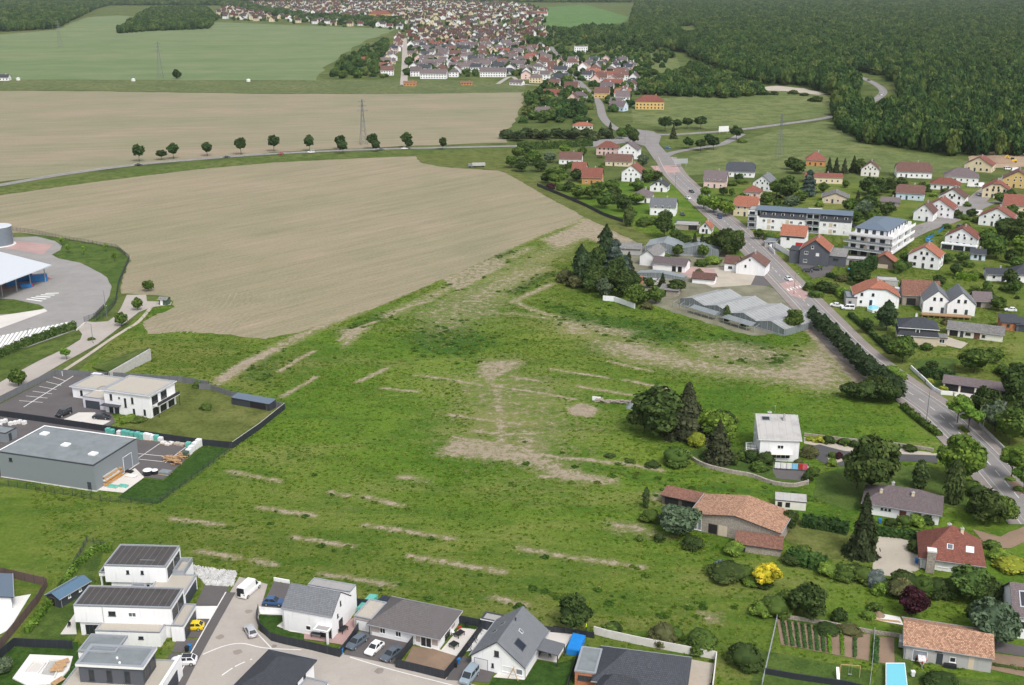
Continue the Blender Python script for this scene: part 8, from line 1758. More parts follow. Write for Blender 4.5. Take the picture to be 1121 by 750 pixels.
# ================================================================ TREES AND SHRUBS ONE CAN TELL APART: base pixel, height, width, kind
landmark(*G(752, 470), 'the dark tree group in the meadow'); landmark(*G(250, 172), 'the left half of the country road'); landmark(*G(420, 164), 'the pylon by the country road'); landmark(*G(735, 148), 'the road junction')
landmark(*G(640, 315), 'the nursery pine grove'); landmark(*G(1045, 468), 'the planted road island'); landmark(*G(900, 690), 'the vegetable beds'); landmark(*G(920, 500), 'the dark forecourt'); landmark(*G(600, 190), 'the big garden trees at the field corner')
landmark(*G(610, 150), 'the hedge row by the village'); landmark(*G(130, 350), 'the depot access road'); landmark(*G(80, 268), 'the depot lawn'); landmark(*G(700, 690), 'the pale wall behind the brick house'); landmark(*G(935, 400), 'the white sign panel by the road')
TL = '''rd 152.5 177 11.5 8|rd 177 175 6.5 7.5|rd 190 174 10.5 8|rd 227 171 9.3 7|rd 264 169.5 12 8|rd 300 166 11.5 7.8|rd 339 165.5 11 7|rd 375.5 168.5 9 7.5|rd 373 163.5 10 8|rd 408 163 11 8|rd 412 166.5 8 6.5|rd 445 162 11 8.5|rd 448 163.5 7 5.5|rd 485 164 8.5 5.5|dk 194 86.7 11 10
sl 1053 470 1 2.2|sh 1057 473 1.1 2.4|sl 1106 526 1 2.6|sh 1116 537 1.2 3|bn 752 477 14.5 15|dk 722 477 13 15.5|dk 705 472 8 9|dk 737 472 11 10|sd 790 466 5 9|lt 783 482 8.5 9|lt 772 478 8 7|bn 786 506 11 9.5|sy 763 488 4.6 5.4|sh 740 508 5.5 8|sd 823 505 3.6 4.5|sd 838 508 4 5|sh 831 515 2.8 4.5|so 885 499 3.6 5|so 874 509 2 2.6|sy 804 461 1.8 2.2|sh 757 480 3 4|sd 800 508 3 4|sh 812 503 2.5 4|lt 795 488 6 6
sy 897 483 1.6 4|sd 907 485 2.4 3.4|sh 925 487 2.4 3.4|sy 887 482 1.4 3|sp2 920 486 1.6 2|sd 935 489 2.2 3|sp2 918 502 2 2.4|sh 911 501 1.8 2.4|sl 911 510 2.4 2.8|sd 996 493 1.8 4|sh 890 520 2.6 3.4|sd 884 526 2.4 3
dk 952 543 15 12.5|dk 938 535 11 9|lt 1050 530 12 12|cl 1043 551 10.5 5.6|cl 1006 535 7 4.6|sp 943 608 14 8|dk 1078 574 8 9|br 1094 573 6.5 7|sh 1068 560 4 5|sh 1062 538 3.5 6|sd 1072 545 3.5 6
sd 1002 603 3 3.6|sh 925 633 3.6 5.4|sh 945 636 3.8 5.4|sl 905 629 3.2 4.6|sd 935 632 3.4 4.6|sb 958 641 4.2 4|sl 962 650 3 3|sh 972 648 2.6 4|sd 988 646 5 7|so 985 652 4.6 6|sh 1010 650 4.6 6|sd 1026 651 4.4 6|sh 1040 652 4.2 5|ov 1063 656 7 9|dk 1083 664 6 6.5|gr 1085 706 9.5 9|pu 998 675 6.2 5.6|dk 1072 690 6 6|sy 1107 622 2.6 8|sl 1093 612 3 5|sh 1086 600 2.2 4|sl 950 676 1.6 3|sh 958 668 2 3.2|sl 1003 575 3 4|sd 975 575 2 3|sd 1012 571 2.6 5|sh 990 574 2.4 4|sh 1118 690 3 4
dk 862 582 5.2 4.6|gr 744 584 7 9.5|sh 712 571 3.6 5|cl 707 556 5 2.2|sd 722 592 2 2.6|sd 757 599 3.2 5|sl 803 606 3.4 5|sb 788 624 2.6 3.6|sd 797 632 3.6 9|sh 812 632 3 6|yl 838 642 5.2 5.8|dk 885 677 7 7.6|sh 848 672 4.6 7|sh 862 664 4 6|sl 835 672 3.2 5|sd 918 679 3 3.4|sd 868 617 2.6 5|sh 882 614 2.4 5|so 930 692 1.6 5|sd 905 690 1.5 5|sh 880 606 2.4 3.4|sh 700 592 1.6 2|sd 834 640 2.6 5|sl 822 640 2 4
so 726 704 4.6 5.6|sh 766 710 4.8 6.4|sd 815 729 5.4 6.8|dk 627 688 6.6 7.2|sd 672 690 2 3|sd 1030 752 3 7|sd 776 502 2.4 5|sd 714 510 1.4 4|sh 690 506 1 3|sd 668 500 1 3|sh 738 700 3 4|sh 668 692 2 3.4
pn 889 357 7 5.6|pn 895 362 6.2 5.6|pn 901 367 7.2 5.6|pn 907 372 6.4 5.6|pn 913 378 7.4 5.6|pn 918 384 6.8 5.6|pn 924 390 7.4 5.6|pn 930 397 6.8 5.6|pn 936 403 7.6 5.6|pn 942 409 7.2 6.8|pn 949 416 7.8 6.8|pn 956 422 7.4 6.8|pn 964 428 7.8 6.8|pn 972 434 7.4 6.8|pn 980 440 7.6 6.8|dk 970 442 7 8|dk 948 439 6 8|dk 932 436 4.6 7|dk 958 436 7 8
st 1048 463 8.5 7.5|st 1059 474 8.5 8.5|st 1107 524 8.5 7.5|st 1120 541 8.5 7|dk 1076 461 10 8.5|gr 1089 472 9 8|br 1105 487 10.5 10|dk 1116 446 12.5 11|dk 1120 478 10 9|br 1066 408 8 10.5|sh 1098 410 4 5|br 988 396 8.5 9.5|sh 1014 383 3 4|dk 969 380 4.4 4|sl 975 410 3.4 6|sl 985 414 2.6 5|pn 970 362 10.5 8.5|rd 948 365 5.2 4.6|lt 992 327 5 3.8|sl 923 326 5 4.4|sd 1024 414 2.4 4|sy 1017 419 1.8 3|sy 1033 427 1.8 3.4|dk 1020 405 3 4|sd 1012 410 2.6 5|dk 1112 418 6 7|br 1087 397 5 6|sh 1102 438 2.6 3.4
br 984 299 5.5 5.5|br 991 289 5 5.5|dk 1027 313 4.5 5.5|br 1090 283 10 11.5|dk 1112 270 13 12.5|lt 1118 280 9 9|dk 1100 262 10 10|br 1080 270 8 8|sh 1067 303 3 6|br 1112 294 5 6|dk 1046 302 5 5|sh 1060 292 3.6 5|br 1052 288 5 6|sh 1100 318 2.6 5|sd 1080 322 3 6|sd 1087 330 3 5|br 1093 340 5 6|sh 1058 226 3 5|dk 1046 238 4 6|sh 1055 240 3 6|dk 1063 237 4 6|sh 1036 250 3 5|sh 1068 243 3 5|sl 1024 258 2 5
dk 873 190 9 10|dk 866 186 8 9|sp 907 191 10 6.5|sp 915 191 10 6.5|sp 924 190 9 6|sp 934 189 10 7|dk 941 190 9 8|dk 950 213 10 10|dk 960 214 10 11|dk 972 211 9 10|dk 985 207 7 8|cd 885 215 14 12.5|dk 861 219 12 12.5|br 850 214 9 9|gr 866 228 7 8|br 876 223 7 8|gr 945 240 10 9|br 955 247 8 9|br 935 246 7 8|sp 938 228 9 6|dk 950 232 9 9|br 930 232 7 8|dk 970 236 7 8|br 920 246 5 6|sh 976 250 4 7|br 965 252 5 7|dk 1010 213 7 7|sh 1035 212 4 6|br 853 236 6 7|sl 897 226 4 5
lt 770 229 8 8|lt 781 233 8.5 8.5|lt 794 237 8.5 8.5|lt 772 216 6 6|br 808 262 4.5 6|sh 842 262 4 6|br 830 262 5 5|sh 800 203 3 8|sh 812 201 3 8|dk 792 214 5 5|sh 772 209 2.4 4
br 560 184 8 9|dk 571 188 9 10|br 583 181 10 11|dk 592 188 9 9|gr 602 178 7 8|br 608 204 11 15|sp2 602 207 4 6|br 633 218 7.5 10|br 648 218 8 10|dk 624 210 6 7|br 662 228 9 9|dk 673 223 9 9|br 670 212 8 8|dk 682 232 9 8|cl 688 248 10.5 6|dk 727 261 13 10|sh 705 247 5 9|lt 697 224 6 9|dk 708 198 7 9|dk 718 198 6 8|gr 704 182 8 8|dk 694 157 10 8.5|dk 688 150 9 9|br 680 152 8 8|sp 668 152 12 7|sh 715 245 4 6|sh 640 190 4 6|br 655 212 7 8|sh 700 208 4 6|lt 618 168 6 8|dk 577 170 8 9|br 567 174 8 9|dk 598 200 6 7|sh 614 208 4 6|br 690 240 6 7|br 739 262 5 6
rd 728 144 12 11|sp 737 152 10 7|rd 741 142 8 8|rd 752 141 9 9|rd 767 141 10 11|rd 754 163 8 8|rd 767 165 8 8|rd 781 164 9 9|rd 776 159 8 8|rd 806 153 10 10|sh 812 156 3 8
pn 636 313 16 9.5|cd 673 302 14.5 12|pn 663 292 17 8.5|dk 650 314 11 9|dk 658 320 10 9|dk 668 321 10 9|dk 681 325 10 9.5|so 619 309 6.5 7|sl 627 303 6 8|gr 661 327 8.5 5.5|br 696 336 8.5 9|br 718 332 6.5 7|dk 740 321 5.5 7.5|sp 725 314 5.5 4.2|dk 645 320 8 8|cd 684 305 9 8|dk 676 312 11 9|so 630 314 6 8|dk 690 318 8 8|bn 688 300 9 6|dk 654 300 11 9|dk 641 300 9 9|br 704 332 4.6 6|so 708 338 3 5
dk 797 281 13 11|dk 805 278 10 8|dk 786 276 9 9|dk 776 276 7 8|sp 768 277 8 5.5|sp 760 275 8 5.5|dk 752 272 6 7|dk 744 268 6 7|sl 779 288 4 9|sh 768 291 3.6 6|br 868 362 7.5 7.5|cl 795 352 5.6 3.4|sh 815 357 2.2 3|sh 886 318 4 5.4|dk 900 320 4.4 6|dk 911 321 4.2 6|sl 919 323 4 4|sh 893 325 3 6|sh 728 283 3 5|so 765 300 2.6 4
br 133 357 5 4.4|br 151 340 5 4.2|br 163 319 4.6 4.4|st 73 394 4.2 3.4|br 20.5 423 5.4 5.2|st 68 269 4.2 2.6|st 75 277 4 2.2|st 92 279 4 2.2|st 116 276 4 2.4|st 126 287 4.2 2.4|sh 226 448 2.2 4|sl 142 460 1.6 6|sh 152 461 1.4 5|sh 216 424 2.4 3|gr 4 737 3.4 3.4|sh 100 372 1 3
sd 838 104 5 9|sd 848 104 5 8|sd 868 103 5 11|sd 893 111 6 14|sd 880 105 4 9|br 700 84 8 14|dk 715 84 9 14'''
for q in TL.replace('\n', '|').split('|'):
 k, x, y, h, w_ = q.split(); tree(float(x), float(y), float(h), float(w_), k)
for k in range(11): tree(556 + k * 10.5 + random.uniform(-2, 2), 154 + random.uniform(-3, 1), random.uniform(7, 9.5), random.uniform(10, 12.5), 'dk' if k % 3 else 'so', tint=(.045, .065, .026))
gr_ = random.Random(77); XYs = [(q[1], q[2]) for q in ALLTREES]
for poly, n_ in (([(742, 196), (1120, 205), (1120, 400), (1000, 335), (890, 300), (830, 250), (790, 222)], 135), ([(556, 172), (700, 166), (738, 240), (690, 236), (600, 196)], 26), ([(690, 250), (790, 262), (800, 292), (760, 320), (700, 330)], 10)):
 P = PX(*poly); c_ = 0
 while c_ < n_:
  x, y = gr_.uniform(min(p[0] for p in P), max(p[0] for p in P)), gr_.uniform(min(p[1] for p in P), max(p[1] for p in P))
  if not inpoly(P, np.array([x]), np.array([y]))[0]: continue
  c_ += 1
  if any((x - a) ** 2 + (y - b_) ** 2 < (r_ + 2) ** 2 for a, b_, r_ in HC) or any((x - a) ** 2 + (y - b_) ** 2 < 16 for a, b_ in XYs) or min(math.dist((x, y), p) for p in MAIN[::6] + SIDE) < 11 or (110 < x < 185 and 455 < y < 545): continue
  XYs.append((x, y)); kd = gr_.choice(('sh', 'sd', 'so', 'sl', 'br', 'dk', 'ov', 'br')); h = gr_.uniform(1.4, 3.2) if kd[0] == 's' else gr_.uniform(4, 7.5)
  tree(0, 0, h, h * gr_.uniform(1.2, 2) if kd[0] == 's' else h * gr_.uniform(.8, 1.1), kd, at=(x, y))
hedge('long tall clipped hedge beside the country road at the village', [(567, 164), (600, 163), (648, 160)], 4, 4.5, (.05, .085, .022), dens=3, leaf=.7)
hedge('clipped hedge beside the barn lawn and the spruce', [(878, 575), (905, 579), (928, 584)], 2.4, 2.2, (.030, .062, .018)); hedge('hedge below the long plum-roofed bungalow', [(960, 585), (985, 588), (1010, 592)], 1.8, 1.6, (.04, .08, .022))
hedge('hedge below the barn lawn above the yellow tree', [(862, 612), (885, 620), (905, 622)], 3, 2.2, (.045, .09, .022)); hedge('low hedge along the main road beside the sloping meadow', [(988, 446), (1005, 461), (1028, 478)], 1.6, 1.2, (.06, .10, .02))
hedge('big dark hedge behind the rectangular turquoise pool', [(934, 304), (946, 299), (957, 291)], 4, 4.2, (.032, .065, .018), dens=6, leaf=.5); hedge('bright clipped hedge in the garden behind the twin gables', [(1046, 305), (1070, 308)], 3, 2.4, (.10, .17, .02), dens=6, leaf=.5)
hedge('dark hedge round the garden beside the carport row', [(1008, 412), (1030, 414), (1043, 418)], 2.6, 2.4, (.028, .055, .016)); hedge('ragged bright hedge beside the garden shed', [(30, 694), (60, 657), (86, 620), (106, 603), (122, 604)], .9, 1.3, (.09, .16, .025), dens=22, leaf=.3)
hedge('dark hedge left of the cream street house', [(778, 222), (802, 228)], 3, 3, (.03, .06, .018), dens=5, leaf=.5)
hedge('hedge of the orange gable garden beside the stepped block', [(980, 300), (996, 292)], 2, 2.2, (.06, .10, .025), dens=6, leaf=.45); hedge('low hedge below the orange-roofed house along the pavement', [(930, 346), (955, 368), (975, 388)], 1.4, 1.4, (.04, .075, .022)); hedge('dark hedge by the pool behind the dark grey house', [(905, 303), (920, 307), (932, 308)], 1.6, 1.6, (.03, .06, .018), dens=8)
def pylon(label, px, py, h, w_):
 root = empty('pylon', (*G(px, py), 0), 20, label, 'pylon'); b = MB(); q = max(.08, w_ * .55)
 lv = [(0, h * .075), (h * .35, h * .045), (h * .7, h * .022), (h, .25)]
 for (z0, a), (z1, c) in zip(lv[:-1], lv[1:]):
  for sx, sy in ((-1, -1), (1, -1), (1, 1), (-1, 1)): b.bar((sx * a, sy * a, z0), (sx * c, sy * c, z1), q)
  for k in range(3):
   u, v = k / 3, (k + 1) / 3; ra, rc = a + (c - a) * u, a + (c - a) * v; za, zc = z0 + (z1 - z0) * u, z0 + (z1 - z0) * v
   for s in (-1, 1):
    b.bar((-ra, s * ra, za), (rc, s * rc, zc), q * .6).bar((ra, s * ra, za), (-rc, s * rc, zc), q * .6).bar((s * ra, -ra, za), (s * rc, rc, zc), q * .6)
 b.build('lattice_mast', M['pole'], root)
 for z, l in ((h * .74, h * .13), (h * .85, h * .10), (h * .95, h * .08)): MB().bar((-l, 0, z), (l, 0, z), q * 1.2).bar((-l, 0, z), (0, 0, z + h * .03), q * .6).bar((l, 0, z), (0, 0, z + h * .03), q * .6).build('cross_arm', M['pole'], root)
pylon('lattice pylon beside the country road', 398, 158, 31, .35); pylon('lattice pylon in the far green field', 176, 85, 40, .4); pylon('faint lattice pylon near the far left wood', 66, 51, 42, .45); pylon('thin lattice pylon in the pasture', 853, 172, 28, .22)
root = empty('farm_trailer', (*G(524, 183), 0), 10, 'old farm trailer parked on the grass at the field corner', 'trailer'); MB().box(-4, 4, -1.3, 1.3, 1, 2.6).build('bed', M['concrete'], root); MB().box(-6.5, -4.2, -1.2, 1.2, .6, 2.2).build('cab', M['membrane'], root)
for x in (-5.5, -2.5, 2.5):
 for s in (-1, 1): MB().box(x - .5, x + .5, s * 1.25 - .15, s * 1.25 + .15, 0, 1).build('wheel', M['rubber'], root)
for k, (x, y) in enumerate(((20, 88), (146, 89), (272, 89.5))):
 root = empty('water_tank', (*G(x, y), 0), 0, ['small white well house in the far grass strip, leftmost', 'small white well house in the far grass strip, middle', 'small white well house in the far grass strip, nearest the village'][k], 'well house'); MB().cyl(0, 0, 2.2, 2.2, 0, 2.4, 10).build('tank', M['whitewrap'], root); MB().cyl(0, 0, 2.4, .3, 2.4, 3.2, 10).build('roof', M['whitetrim'], root)
# ================================================================ FAR TOWN
RC = {'grey': 'r_plum', 'red': 'r_red', 'brown': 'r_brown', 'orange': 'r_orange', 'slate': 'r_slate'}
FH = {}
def far_house(wl, rf, w_, d_, h, rise, shape):
 key = (wl, rf, w_, d_, shape)
 if key in FH: return FH[key]
 b = MB(); x, y = w_ / 2, d_ / 2; o = .45
 if shape == 'gable':
  b.face([(-x, -y, 0), (x, -y, 0), (x, -y, h), (-x, -y, h)]).face([(x, y, 0), (-x, y, 0), (-x, y, h), (x, y, h)])
  for s in (-1, 1): b.face([(s * x, -y, 0), (s * x, y, 0), (s * x, y, h), (s * x, 0, h + rise), (s * x, -y, h)][::(1 if s > 0 else -1)])
  e = h - rise / y * o
  for s in (-1, 1):
   P = [(-x - o, s * (y + o), e + .15), (x + o, s * (y + o), e + .15), (x + o, 0, h + rise + .15), (-x - o, 0, h + rise + .15)]; b.face(P[::(1 if s < 0 else -1)], 1); b.face([(p[0], p[1], p[2] - .3) for p in P][::(-1 if s < 0 else 1)], 3)
 else:
  b.box(-x, x, -y, y, 0, h, 0); k = min(x, y) * .95; A, B = (-x + k, 0, h + rise), (x - k, 0, h + rise); c = [(-x - o, -y - o, h - .2), (x + o, -y - o, h - .2), (x + o, y + o, h - .2), (-x - o, y + o, h - .2)]
  b.face([c[0], c[1], B, A], 1).face([c[1], c[2], B], 1).face([c[2], c[3], A, B], 1).face([c[3], c[0], A], 1)
 n = max(2, int(w_ / 3))
 for f in range(max(1, int(h / 2.7))):
  for i in range(n): u = -x + (i + .5) * w_ / n; b.box(u - .6, u + .6, -y - .05, -y - .01, .9 + 2.7 * f, 2.2 + 2.7 * f, 2)
  for s in (-1, 1): b.box(s * x + (.01 if s > 0 else -.05), s * x + (.05 if s > 0 else -.01), -.7, .7, .9 + 2.7 * f, 2.2 + 2.7 * f, 2)
 b.box(x * .4, x * .4 + .6, .3, .9, h + rise * .5, h + rise + .8, 0)
 FH[key] = b.mesh('house', [M[wl], M[RC.get(rf, rf)], M['pane'], M['whitetrim']]); return FH[key]
FARH = []
def put_far(x, y, rz, wl, rf, w_, d_, h, rise, shape, look=None, name='house', where=None, cat='house'):
 o = link(name, far_house(wl, rf, w_, d_, h, rise, shape), None, (x, y, 0), rz); o['category'] = cat
 FARH.append((o, x, y, look or f"{ {'white': 'white', 'offwhite': 'off-white', 'cream': 'cream', 'beige': 'beige', 'yellow': 'yellow', 'pink': 'pink', 'orange': 'orange', 'lightblue': 'pale blue'}[wl]} house with {rf} {'gable' if shape == 'gable' else 'hip'} roof", h)); return o
for px, py, rz, wl, rf, w_, d_, h, ri, sh, lb, wd in [
 (711, 119, -6, 'yellow', 'red', 25, 15, 7, 5, 'hip', 'long yellow building with wide red hipped roof at the village edge', 'the yellow village building'), (666, 86, -4, 'white', 'red', 26, 12, 4.5, 4, 'gable', 'long white house under a red roof in the far village', 'the long red village roof'),
 (671, 95, -4, 'cream', 'red', 20, 12, 4, 4, 'gable', 'low barn-like house with dark red roof in the far village', 'the dark red barn roof'), (659, 107, -10, 'yellow', 'brown', 14, 11, 5, 5, 'gable', 'yellow gabled house on the village street', 'the yellow gabled village house'),
 (677, 121, -30, 'lightblue', 'grey', 14, 10, 4, 4, 'gable', 'pale blue house with grey roof on the village street', 'the pale blue village house'), (594, 129, 20, 'cream', 'grey', 12, 10, 4.5, 4.5, 'gable', 'cream house with grey gable among dark trees by the middle field', 'the cream house by the middle field'),
 (606, 108, -8, 'cream', 'red', 17, 12, 4.5, 4.5, 'gable', 'cream house with faded red roof above the cream one by the field', 'the faded red village roof'), (638, 141, -5, 'offwhite', 'orange', 15, 9, 3, 2.2, 'hip', 'low bright orange roof among parked caravans by the village', 'the bright orange village roof'),
 (449, 94, -4, 'orange', 'orange', 13, 9, 4, 1, 'gable', 'bright orange shed at the edge of the far estate', 'the bright orange shed'), (511, 93, -4, 'orange', 'orange', 12, 8, 3, 1, 'gable', 'small orange pavilion on the far estate green', 'the small orange pavilion'),
 (566, 93, -20, 'white', 'grey', 14, 9, 3, 2.5, 'gable', 'low white house at the end of the far lane', 'the low white house by the far lane'), (397, 69, -6, 'orange', 'red', 14, 11, 4, 4, 'gable', 'red-roofed house at the left edge of the far estate', 'the red roof left of the estate'),
 (416, 19, 0, 'yellow', 'red', 60, 25, 9, 9, 'hip', 'large yellow school with red roofs in the distant town', 'the distant yellow school'), (588, 17, -8, 'white', 'red', 60, 18, 6, 6, 'gable', 'long red-roofed hall at the right end of the distant town', 'the distant red hall'),
 (552, 60, -4, 'white', 'red', 16, 12, 5, 5, 'gable', 'house with vivid red roof in the far estate', 'the vivid red far roof'), (4, 88, 0, 'white', 'slate', 14, 8, 3.5, 3, 'gable', 'small white barn at the left edge of the far grass strip', 'the white barn in the far grass'),
 (636, 58, -4, 'white', 'grey', 20, 13, 10, 1, 'hip', 'tall white cubic block on the far village street', 'the tall white village block'), (683, 104, -4, 'white', 'grey', 14, 11, 5, 1.5, 'hip', 'white boxy house beside the yellow village building', 'the white boxy village house'),
 (715, 101, -20, 'white', 'red', 10, 9, 5, 4, 'gable', 'white gable house behind the yellow village building', 'the white gable at the village edge')]:
 x, y = G(px, py); o = put_far(x, y, rz, wl, rf, w_, d_, h, ri, sh, name='building' if w_ > 24 else 'house'); o['label'] = lb; landmark(x, y, wd)
for k, (px, py) in enumerate(((475, 86), (474, 74), (540, 84), (529, 73), (505, 78), (561, 75))):
 x, y = G(px, py); o = put_far(x, y, -4, 'white' if k != 3 else 'cream', 'grey', 30, 11, 6, 4.5, 'gable', name='terrace_block', cat='terrace block'); o['label'] = ['front white terraced block right of the straight far street', 'second white terraced block behind the front one by the far street', 'front white terraced block above the far green', 'cream terraced block in the second row of the far estate', 'white terraced block between the two front blocks of the far estate', 'white terraced block at the right of the far estate'][k]
lf = random.Random(21); taken = [(x, y) for _, x, y, _, _ in FARH]
def free(x, y, r): return all((x - a) ** 2 + (y - c) ** 2 > r * r for a, c in taken)
def fill(poly, sx, sy, ang, n_max, mixw, mixr, jit=.2, r=13):
 P = PX(*poly); xs = [p[0] for p in P]; ys = [p[1] for p in P]; out = []; cx, cy = sum(xs) / len(xs), sum(ys) / len(ys); a = R(ang)
 m = int(max(max(xs) - min(xs), max(ys) - min(ys)) / min(sx, sy)) + 4
 for i in range(-m, m):
  for j in range(-m, m):
   u, v = (i + lf.uniform(-jit, jit)) * sx, (j + lf.uniform(-jit, jit)) * sy; x, y = cx + u * math.cos(a) - v * math.sin(a), cy + u * math.sin(a) + v * math.cos(a)
   if inpoly(P, np.array([x]), np.array([y]))[0] and free(x, y, r): out.append((x, y)); taken.append((x, y))
 out.sort(key=lambda q: q[1])
 return [(x, y, ang + lf.choice((0, 0, 90)) + lf.uniform(-8, 8), lf.choice(mixw), lf.choice(mixr), lf.choice((11, 13, 15)), lf.choice((10, 11)), lf.choice((3.6, 5.8, 6.0)), lf.choice((3.8, 5.0)), lf.choice(('gable', 'gable', 'hip'))) for x, y in out][:n_max]
MW = ['white'] * 5 + ['offwhite', 'cream', 'beige', 'pink']; MR = ['grey'] * 5 + ['brown'] * 3 + ['red', 'slate', 'slate']
T1 = fill([(446, 86), (450, 45), (500, 34), (570, 40), (578, 84), (520, 80), (480, 88)], 21, 38, -6, 260, MW, MR) + fill([(418, 84), (428, 40), (440, 40), (439, 88)], 22, 34, 4, 26, MW, MR)
T2 = fill([(622, 112), (600, 60), (590, 42), (640, 40), (660, 60), (694, 72), (704, 112), (668, 132), (655, 132)], 19, 29, -10, 80, MW, MR + ['orange'], r=15)
vil = VIL
T1 += fill([(574, 88), (574, 56), (590, 50), (604, 66), (618, 104), (600, 100)], 22, 36, -8, 60, MW, MR) + fill([(446, 44), (450, 34), (598, 31), (600, 44), (510, 36)], 24, 60, -6, 60, MW, MR)
T1 = sorted(T1 + T2, key=lambda q: q[1])
for q in T1[:225]:
 if min(math.dist(q[:2], p) for p in vil) < 12 or min(math.dist(q[:2], p) for p in FST) < 11: continue
 put_far(*q)
T3 = fill([(232, 20), (250, 4), (420, 1), (560, 4), (598, 12), (590, 30), (520, 34), (470, 30), (440, 33), (330, 26)], 44, 62, -5, 900, MW + ['white'] * 3, MR + ['red', 'orange'], .35, r=20)
NI = max(0, 262 - len(FARH)); T3 = T1[225:] + T3; print('far houses', len(FARH), len(T1), len(T2), len(T3))
for q in T3[:NI]: put_far(*q)
vb = MB()
VS = [(far_house(w0, r0, 11, 10, 5.6, 4.6, 'gable')) for w0, r0 in (('white', 'grey'), ('white', 'red'), ('cream', 'brown'))]
mats_ = []
acc_v, acc_f, acc_m, off = [], [], [], 0
for i, q in enumerate(T3[NI:]):
 me = VS[i % 3]; a = R(q[2]); n = len(me.vertices); vv = np.empty(n * 3); me.vertices.foreach_get('co', vv); vv = vv.reshape(-1, 3) * 1.15; c, s = math.cos(a), math.sin(a)
 acc_v.append(np.stack([vv[:, 0] * c - vv[:, 1] * s + q[0], vv[:, 0] * s + vv[:, 1] * c + q[1], vv[:, 2]], 1))
 for p in me.polygons: acc_f.append(tuple(v + off for v in p.vertices)); acc_m.append(p.material_index + 4 * (i % 3))
 off += n
me = bpy.data.meshes.new('distant_roofs'); me.from_pydata(np.concatenate(acc_v).tolist(), [], acc_f)
for v in VS:
 for m in v.materials: me.materials.append(m)
me.polygons.foreach_set('material_index', acc_m); tag(link('distant_roofs', me), kind='stuff')
label_near(FARH, None)
for o, x, y, lk, h in FARH:
 if 'group' not in o.keys(): o['group'] = 'houses of the far town and village'
# ================================================================ WOODS
def instancer():
 g = bpy.data.node_groups.new('woods', 'GeometryNodeTree'); g.interface.new_socket('Geometry', in_out='INPUT', socket_type='NodeSocketGeometry'); g.interface.new_socket('Crowns', in_out='INPUT', socket_type='NodeSocketCollection'); g.interface.new_socket('Geometry', in_out='OUTPUT', socket_type='NodeSocketGeometry')
 gi, go = g.nodes.new('NodeGroupInput'), g.nodes.new('NodeGroupOutput'); ip = g.nodes.new('GeometryNodeInstanceOnPoints'); ci = g.nodes.new('GeometryNodeCollectionInfo')
 ci.inputs['Separate Children'].default_value = True; ci.inputs['Reset Children'].default_value = True; ip.inputs['Pick Instance'].default_value = True
 def at(nm, ty):
  n = g.nodes.new('GeometryNodeInputNamedAttribute'); n.data_type = ty; n.inputs['Name'].default_value = nm; return n.outputs['Attribute']
 l = g.links.new; l(gi.outputs['Geometry'], ip.inputs['Points']); l(gi.outputs['Crowns'], ci.inputs['Collection']); l(ci.outputs['Instances'], ip.inputs['Instance'])
 l(at('pick', 'INT'), ip.inputs['Instance Index']); l(at('size', 'FLOAT_VECTOR'), ip.inputs['Scale']); l(at('turn', 'FLOAT_VECTOR'), ip.inputs['Rotation']); l(ip.outputs['Instances'], go.inputs['Geometry']); return g
GN = instancer()
def crown_coll(nm, meshes):
 c = bpy.data.collections.new(nm)
 for i, m in enumerate(meshes): c.objects.link(bpy.data.objects.new(nm + '_source', m))
 return c
CF = crown_coll('forest_crown', [crown_mesh('crown', k, 300 + i, n, lf_, 'leafforest') for i, (k, n, lf_) in enumerate((('round', 900, .115), ('round', 900, .115), ('oval', 800, .12), ('round', 760, .125), ('shrub', 600, .13)))])
def scatter(name, P3, size, turn, pick, coll, kind='stuff'):
 me = bpy.data.meshes.new(name); me.vertices.add(len(P3)); me.vertices.foreach_set('co', P3.astype(np.float32).ravel())
 for nm, ty, d in (('size', 'FLOAT_VECTOR', size), ('turn', 'FLOAT_VECTOR', turn)): a = me.attributes.new(nm, ty, 'POINT'); a.data.foreach_set('vector', d.astype(np.float32).ravel())
 a = me.attributes.new('pick', 'INT', 'POINT'); a.data.foreach_set('value', pick.astype(np.int32)); me.update()
 o = link(name, me); md = o.modifiers.new('woods', 'NODES'); md.node_group = GN; md[GN.interface.items_tree['Crowns'].identifier] = coll; return tag(o, kind=kind)
def wood(name, poly, near, far, h0, h1, holes=(), edge=0.0, seed=1):
 """crowns about 8 m apart near by, wider apart where the wood runs to the horizon"""
 rng = np.random.default_rng(seed); P = PX(*poly); xs = [p[0] for p in P]; ys = [p[1] for p in P]; pts = []
 y = min(ys)
 while y < max(ys):
  sp = near + (far - near) * min(1, max(0, (y - 700) / 2600)); n = int((max(xs) - min(xs)) / sp) + 1
  x = min(xs) + np.arange(n) * sp + rng.uniform(-.5, .5, n) * sp; yy = y + rng.uniform(-.5, .5, n) * sp; k = np.abs(x) < yy * .48; pts.append(np.stack([x[k], yy[k], np.full(k.sum(), sp)], 1)); y += sp * .92
 A = np.concatenate(pts); A = A[inpoly(P, A[:, 0], A[:, 1])]
 for h in holes: A = A[~inpoly(PX(*h), A[:, 0], A[:, 1])]
 n = len(A); w_ = A[:, 2] * rng.uniform(.82, 1.38, n); h = rng.uniform(h0 - 2, h1 + 1, n) * (.8 + .2 * w_ / A[:, 2]) + 2.6 * np.sin(A[:, 0] * .021) * np.sin(A[:, 1] * .017)
 S = np.stack([w_, w_ * rng.uniform(.85, 1.15, n), h], 1); T = np.zeros((n, 3)); T[:, 2] = rng.uniform(0, 6.28, n)
 print(name, n); scatter(name, np.stack([A[:, 0], A[:, 1], np.full(n, -.3)], 1), S, T, rng.integers(0, 4, n), CF)
